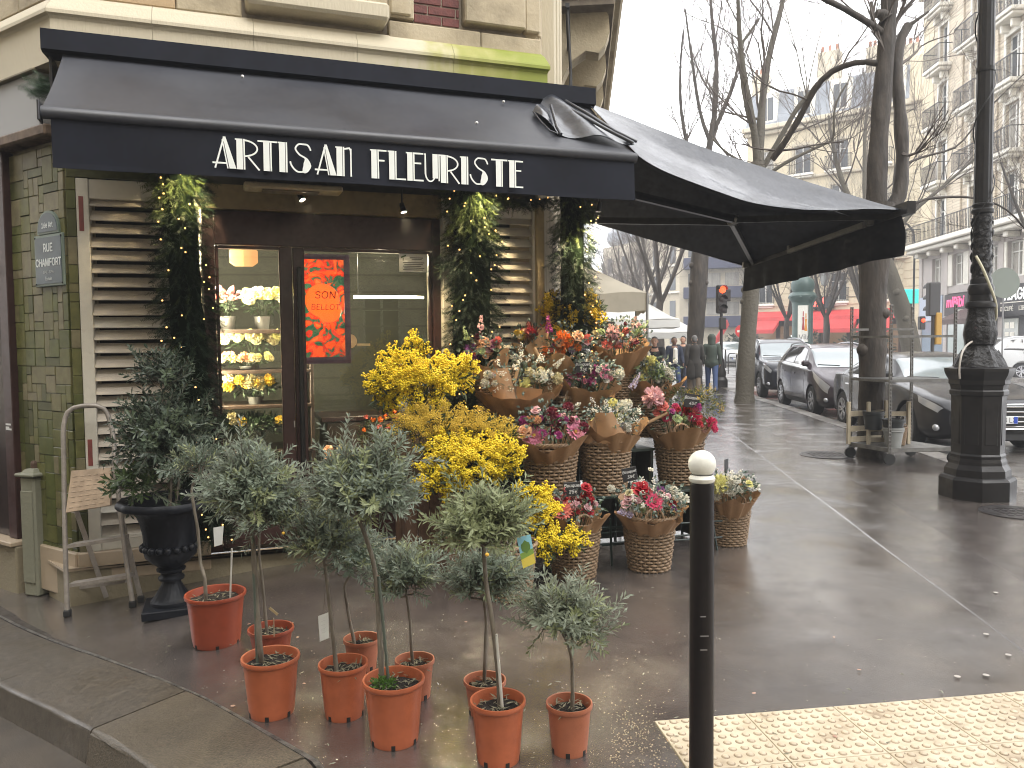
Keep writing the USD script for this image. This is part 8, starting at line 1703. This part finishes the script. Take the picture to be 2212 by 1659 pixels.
sal = dict(bot=[(0, .30), (.3, .20), (1.5, .18), (4, .18), (4.8, .24), (5.1, .36)], belt=[(0, .66), (.15, .76), (.6, .86), (1.5, .985), (1.9, .99), (3.6, 1.0), (4.3, 1.04), (4.8, 1.02), (5.1, .92)], roof=[(0, .68), (.15, .79), (.6, .90), (1.35, 1.02), (1.75, 1.16), (2.3, 1.41), (2.9, 1.485), (3.5, 1.45), (4.1, 1.25), (4.55, 1.08), (4.8, 1.05), (5.1, .95)], w=[(0, .72), (.12, .86), (.5, .97), (1.2, 1), (4, 1), (4.7, .94), (5.1, .78)], rw=[(0, .80), (.6, .80), (1.4, .80), (2.0, .70), (2.8, .66), (3.6, .66), (4.3, .74), (5.1, .8)],
    ws=(1.42, 2.22), rw_=(3.7, 4.35), side=[[(2.0, 7.3), (2.9, 7.3), (2.9, 8.9), (2.5, 8.9)], [(2.98, 7.3), (4.0, 7.3), (3.75, 8.9), (2.98, 8.9)]], lampq=[(.10, 4.9), (.50, 5.4), (.60, 6.5), (.06, 6.1)], doors=[(1.85, 1.80), (2.93, 2.93), (3.95, 4.1)], handles=[2.55, 3.6], grille=(.46, .38, .74), chrome=True)
mpv = dict(bot=[(0, .30), (.3, .20), (1.5, .18), (3.6, .18), (4.2, .24), (4.5, .36)], belt=[(0, .64), (.12, .76), (.5, .90), (1.05, 1.03), (1.5, 1.04), (3., 1.08), (4.1, 1.13), (4.5, 1.06)], roof=[(0, .66), (.12, .79), (.5, .94), (.95, 1.06), (1.3, 1.22), (1.9, 1.52), (2.5, 1.62), (3.3, 1.61), (3.9, 1.55), (4.25, 1.35), (4.5, 1.08)], w=[(0, .72), (.12, .87), (.5, .97), (1.2, 1), (3.6, 1), (4.2, .95), (4.5, .82)], rw=[(0, .82), (.5, .82), (1.0, .82), (1.7, .74), (2.6, .70), (3.9, .70), (4.5, .8)],
    ws=(1.0, 1.86), rw_=(4.0, 4.36), side=[[(1.30, 7.3), (1.62, 7.3), (1.75, 8.7), (1.62, 8.3)], [(1.70, 7.3), (2.55, 7.3), (2.55, 9.0), (1.95, 9.0)], [(2.62, 7.3), (3.5, 7.3), (3.45, 9.0), (2.62, 9.0)], [(3.56, 7.3), (4.1, 7.3), (3.85, 8.9), (3.52, 8.9)]], lampq=[(.08, 4.4), (.72, 5.5), (.95, 6.9), (.06, 6.3)], doors=[(1.45, 1.45), (2.58, 2.58), (3.4, 3.55)], handles=[2.25, 3.2], grille=(.42, .50, .66), chrome=True)
suv = dict(bot=[(0, .36), (.3, .26), (1.5, .25), (3.8, .25), (4.5, .30), (4.95, .42)], belt=[(0, .78), (.12, .92), (.5, 1.04), (1.3, 1.13), (1.7, 1.14), (3.6, 1.18), (4.5, 1.22), (4.95, 1.15)], roof=[(0, .80), (.12, .96), (.5, 1.09), (1.2, 1.17), (1.55, 1.32), (2.1, 1.64), (2.6, 1.75), (3.6, 1.74), (4.4, 1.68), (4.75, 1.45), (4.95, 1.17)], w=[(0, .76), (.12, .89), (.5, .98), (1.2, 1), (4.1, 1), (4.6, .95), (4.95, .85)], rw=[(0, .84), (.6, .84), (1.2, .84), (2.0, .76), (2.8, .73), (4.3, .72), (4.95, .8)],
    ws=(1.26, 2.02), rw_=(4.5, 4.82), side=[[(1.85, 7.3), (2.75, 7.3), (2.75, 9.0), (2.25, 9.0)], [(2.82, 7.3), (3.75, 7.3), (3.72, 9.0), (2.82, 9.0)], [(3.82, 7.3), (4.5, 7.3), (4.3, 8.9), (3.8, 8.9)]], lampq=[(.06, 5.1), (.42, 5.5), (.48, 6.6), (.05, 6.3)], doors=[(1.7, 1.7), (2.78, 2.78), (3.75, 3.9)], handles=[2.45, 3.45], grille=(.44, .58, .86))
GC = None
def at_wheel(px, py, Wd, wx0): 
    p = G(px, py, -.13); u2 = np.array([uu[0], uu[1], 0]); return p - u2 * wx0 + un * (Wd / 2 - .1)
car('black saloon with a large chrome grille parked behind the roll cage and lamp post', at_wheel(1966, 964, 1.92, .95), cz, paint('black_car_paint', (.010, .010, .012)), 5.1, 1.92, 1.48, sal, grille='big', plate='AB 418 LX', wheel=.345, wx=(.93, 4.05))
car('dark purple-grey people carrier parked second along the kerb', at_wheel(1759, 896, 1.82, .90), cz, paint('aubergine_car_paint', (.030, .022, .028)), 4.5, 1.82, 1.62, mpv, grille='bars', wheel=.33, wx=(.90, 3.65), rails=True)
car('black off-road estate with silver roof rails parked third along the kerb', at_wheel(1648, 859, 1.96, .95) + uu * .2, cz, paint('blueblack_car_paint', (.012, .013, .018)), 4.95, 1.96, 1.75, suv, grille='bars', wheel=.37, wx=(.93, 3.9), rails=True)
wl_ = G(2208, 822, -.13)
car('white off-road car across the road at the right edge', np.array([wl_[0] + 3.9 * .99 + .13, wl_[1] - 3.9 * .139 + .94, -.13]), rad(172), paint('white_car_paint', (.62, .63, .63)), 4.95, 1.9, 1.62, suv, grille='bars', wheel=.36, wx=(.93, 3.9), rails=True)
car('distant silver car at the crossing behind the traffic light', np.array([D(1590, 790, 52)[0], 52., -.13]), cz, paint('silver_car_paint', (.36, .37, .38)), 4.5, 1.8, 1.55, mpv, wheel=.32, wx=(.90, 3.65))

# ================================================================ people
m_skin = M('skin', (.42, .24, .165), .55); m_skin2 = M('skin_dark', (.16, .085, .055), .5)
def chain(parts, res=.022, it=6):
    """parts: lists of (point, radius) joined as hulls of spheres, united and smoothed"""
    man = m3.Manifold()
    for p in parts:
        for (a, ra), (b, rb) in zip(p[:-1], p[1:]):
            s1 = m3.Manifold.sphere(ra, 14).translate(list(map(float, a))); s2 = m3.Manifold.sphere(rb, 14).translate(list(map(float, b))); man = man + m3.Manifold.batch_hull([s1, s2])
    man = man.refine_to_length(res); q = man.to_mesh(); tm = trimesh.Trimesh(q.vert_properties[:, :3], q.tri_verts, process=True); trimesh.smoothing.filter_taubin(tm, iterations=it); return (np.array(tm.vertices), np.array(tm.faces))
def person(label, base, rz, H=1.72, coat=None, coat_len=.95, trousers=None, hair=None, skin=None, hood=False, lean=0., step=.18, arms=((-.02, .0), (.03, .0)), top=None, grey=False, face_r=False):
    """facing +y in its own frame; lean bends the trunk forward"""
    s = H / 1.72; t = TH('person', label, 'person', base, rz); hipz, shz = .90 * s, 1.40 * s
    fwd = lambda z: max(0, z - hipz) * math.tan(lean)
    B_ = lambda x, y, z: np.array([x, y + fwd(z), z if lean == 0 else hipz + (z - hipz) * math.cos(lean) if z > hipz else z])
    legs = []
    ft = {}
    for sg, st_ in ((-1, step), (1, -step)):
        hip, kn, an = B_(sg * .095 * s, 0, hipz), B_(sg * .10 * s, st_ * .55 + .03, .49 * s), B_(sg * .10 * s, st_, .085); ft[sg] = an
        legs.append([(hip, .088 * s), (kn, .060 * s), (an, .042 * s)])
    hands, armc = [], []
    for sg, (ay, az) in zip((-1, 1), arms):
        sh, el = B_(sg * .185 * s, 0, shz - .02), B_(sg * .235 * s, ay * .5 - .03, 1.12 * s + az * .3); wr = B_(sg * .235 * s, ay + .05, .87 * s + az); armc.append([(sh, .058 * s), (el, .046 * s), (wr, .034 * s)]); hands.append((wr, unit(wr - el), sg))
    neck, hd = B_(0, .01, 1.46 * s), B_(0, .03 + lean * .10, 1.60 * s)
    bodyp = legs + armc + [[(B_(0, 0, hipz), .13 * s), (B_(0, 0, 1.12 * s), .13 * s), (B_(0, 0, 1.33 * s), .15 * s)], [(B_(-.14 * s, 0, 1.36 * s), .07 * s), (B_(.14 * s, 0, 1.36 * s), .07 * s)], [(B_(0, 0, 1.38 * s), .06 * s), (neck, .054 * s), (hd - [0, 0, .05], .06 * s)],
        [(hd + [0, -.012, .03], .088 * s), (hd + [0, .018, -.045], .066 * s), (hd + [0, .035, -.085], .038 * s)], [(hd + [0, .085 * s, .0], .014), (hd + [0, .102 * s, -.028], .015)]]
    for sg in (-1, 1): bodyp.append([(hd + [sg * .083 * s, -.012, .012], .018), (hd + [sg * .086 * s, -.016, -.02], .012)])
    for wr, d, sg in hands:
        a, b, _ = axes(d); pa = wr + d * .055; bodyp.append([(wr, .026), (pa, .030)])
        for q in range(4): o_ = np.array([0, 1., 0]) * (q - 1.5) * .017; bodyp.append([(pa + o_, .011), (pa + o_ + d * .045, .0095), (pa + o_ + d * .075 + np.array([-sg * .015, 0, 0]), .008)])
        bodyp.append([(wr + d * .02, .013), (wr + d * .05 + np.array([-sg * .01, .035, 0]), .010), (wr + d * .075 + np.array([-sg * .01, .042, 0]), .009)])
    for sg in (-1, 1): bodyp.append([(ft[sg], .038), (ft[sg] + [0, .10, -.045], .032)])
    OB('body', chain(bodyp, .02, 4), skin or m_skin, t, smooth=True)
    OB('trousers', chain([[(p, r_ * 1.16 + .008) for p, r_ in l[:2]] + [(l[2][0] + [0, 0, -.005], .062 * s)] for l in legs] + [[(B_(-.05, 0, hipz + .05), .13 * s), (B_(.05, 0, hipz + .05), .13 * s)]], .03, 5), trousers, t, smooth=True)
    for sg in (-1, 1): OB('shoe', chain([[(ft[sg] + [0, -.035, -.03], .045), (ft[sg] + [0, .06, -.045], .042), (ft[sg] + [0, .13, -.05], .034)]], .02, 3), m_ctrim, t, smooth=True)
    cl = hipz - coat_len + .45
    cp_ = [[(p, r_ + .022) for p, r_ in a_[:2]] + [(a_[2][0], a_[2][1] + .020)] for a_ in armc] + [[(B_(-.14 * s, 0, 1.36 * s), .088 * s), (B_(.14 * s, 0, 1.36 * s), .088 * s)], [(B_(0, -.01, 1.30 * s), .172 * s), (B_(0, 0, 1.05 * s), .165 * s), (B_(0, 0, hipz), .175 * s)]]
    if coat_len > .6:
        for x in (-.07, .07): cp_.append([(B_(x, 0, hipz), .165 * s), (B_(x * 1.3, 0, .56 * s), .155 * s)])
    else: cp_.append([(B_(-.06, 0, .88 * s), .16 * s), (B_(.06, 0, .88 * s), .16 * s)])
    cp_.append([(neck + [0, -.01, -.03], .085 * s), (neck + [0, -.005, .0], .07 * s)])
    cv, cf = chain(cp_, .025, 5); OB('coat', (cv, cf), coat, t, smooth=True)
    if top: OB('shirt_front', MB().join(chain([[(B_(0, .12, 1.32 * s), .075), (B_(0, .125, .95 * s), .085)]], .03, 3)), top, t, smooth=True)
    if hood: OB('hood', chain([[(hd + [0, -.02, .035], .122 * s), (hd + [0, -.03, -.06], .115 * s), (neck + [0, -.03, -.02], .11 * s)]], .03, 4), coat, t, smooth=True)
    else: OB('hair', chain([[(hd + [0, -.028, .045], .092 * s), (hd + [0, -.045, -.01], .078 * s)]], .02, 3), hair, t, smooth=True)
    if not hood or face_r:
        for sg in (-1, 1): OB('eye', MB().sphere(hd + [sg * .032, .083 * s, .012], .010, 1), m_ctrim, t)
        OB('mouth', MB().box(-.022, .022, .0, .008, -.004, .004, .002).place(0, hd + [0, .084 * s, -.058]), M('lips', (.30, .10, .09), .5), t)
    return t
m_jeans = M('blue_jeans', (.045, .075, .17), .8); m_dkcoat = M('dark_brown_coat', (.032, .028, .024), .85, var=.3, vscale=8.); m_gcoat = M('green_parka', (.040, .055, .042), .8, var=.3, vscale=8.); m_navyc = M('navy_jacket', (.018, .024, .045), .8); m_tan = M('tan_trousers', (.16, .12, .085), .85); m_ghair = M('grey_hair', (.16, .155, .15), .8, var=.4, vscale=60.); m_bhair = M('dark_hair', (.015, .012, .010), .6)
pa = G(1500, 850); person('person in a long dark coat walking away, grey hair', pa, rad(-4), 1.74, m_dkcoat, 1.0, m_tan, m_ghair, step=.14, arms=((-.08, 0), (.10, .02)))
pb = G(1538, 848); pb = pb + np.array([.05, .25, 0]); person('person in a dark green hooded parka and blue jeans walking away', pb, rad(-10), 1.76, m_gcoat, .5, m_jeans, m_bhair, hood=True, step=.20, arms=((.06, .02), (-.06, 0)))
pc_ = np.array([D(1416, 800, 21.5)[0], 21.5, 0]); person('person in a black coat bending forward over a stall, grey-bearded', pc_, rad(165), 1.74, M('black_coat', (.014, .014, .017), .8), .5, m_jeans, m_ghair, lean=.35, arms=((.25, .25), (.28, .22)))
pd_ = np.array([D(1456, 800, 25.)[0], 25., 0]); person('person in a white shirt and open navy jacket walking towards us', pd_, rad(185), 1.70, m_navyc, .5, m_jeans, m_bhair, skin=m_skin2, top=m_white, arms=((.12, .05), (.06, .03)))
pe_ = np.array([D(1476, 800, 26.5)[0], 26.5, 0]); person('person in dark clothes partly hidden behind the long dark coat', pe_, rad(150), 1.74, M('charcoal_coat', (.022, .022, .025), .8), .9, m_navyc, m_bhair)
pf_ = np.array([D(1611, 790, 46.)[0], 46., 0]); person('tiny distant person in black beside the no entry sign', pf_, rad(20), 1.72, M('black_coat2', (.016, .016, .018), .8), .9, m_navyc, m_bhair)
bg_ = TH('carrier_bag', 'pink carrier bag held by the person in the white shirt', 'bag', pd_ + [-.30, -.10, .45]); OB('bag', MB().box(-.13, .13, -.05, .05, 0, .32, .03), M('pink_bag', (.55, .16, .26), .6), bg_); OB('bag_handle', MB().tube([(-.06, 0, .31), (-.03, 0, .42), (.03, 0, .42), (.06, 0, .31)], .006, 5), _mats['pink_bag'], bg_)
# ================================================================ misty air
hz_ = MB().box(-75, 75, -40, 262, -1.4, 34); hzm = usdkit.material(stage, '/World/Looks/haze', {'v': ('principled_volume', {'color': (.93, .94, .96), 'density': .0019, 'anisotropy': .3})}, [], volume='v.volume')
OB('haze', hz_, hzm, kind='stuff', label='thin wet mist hanging over the whole street', cat='haze')
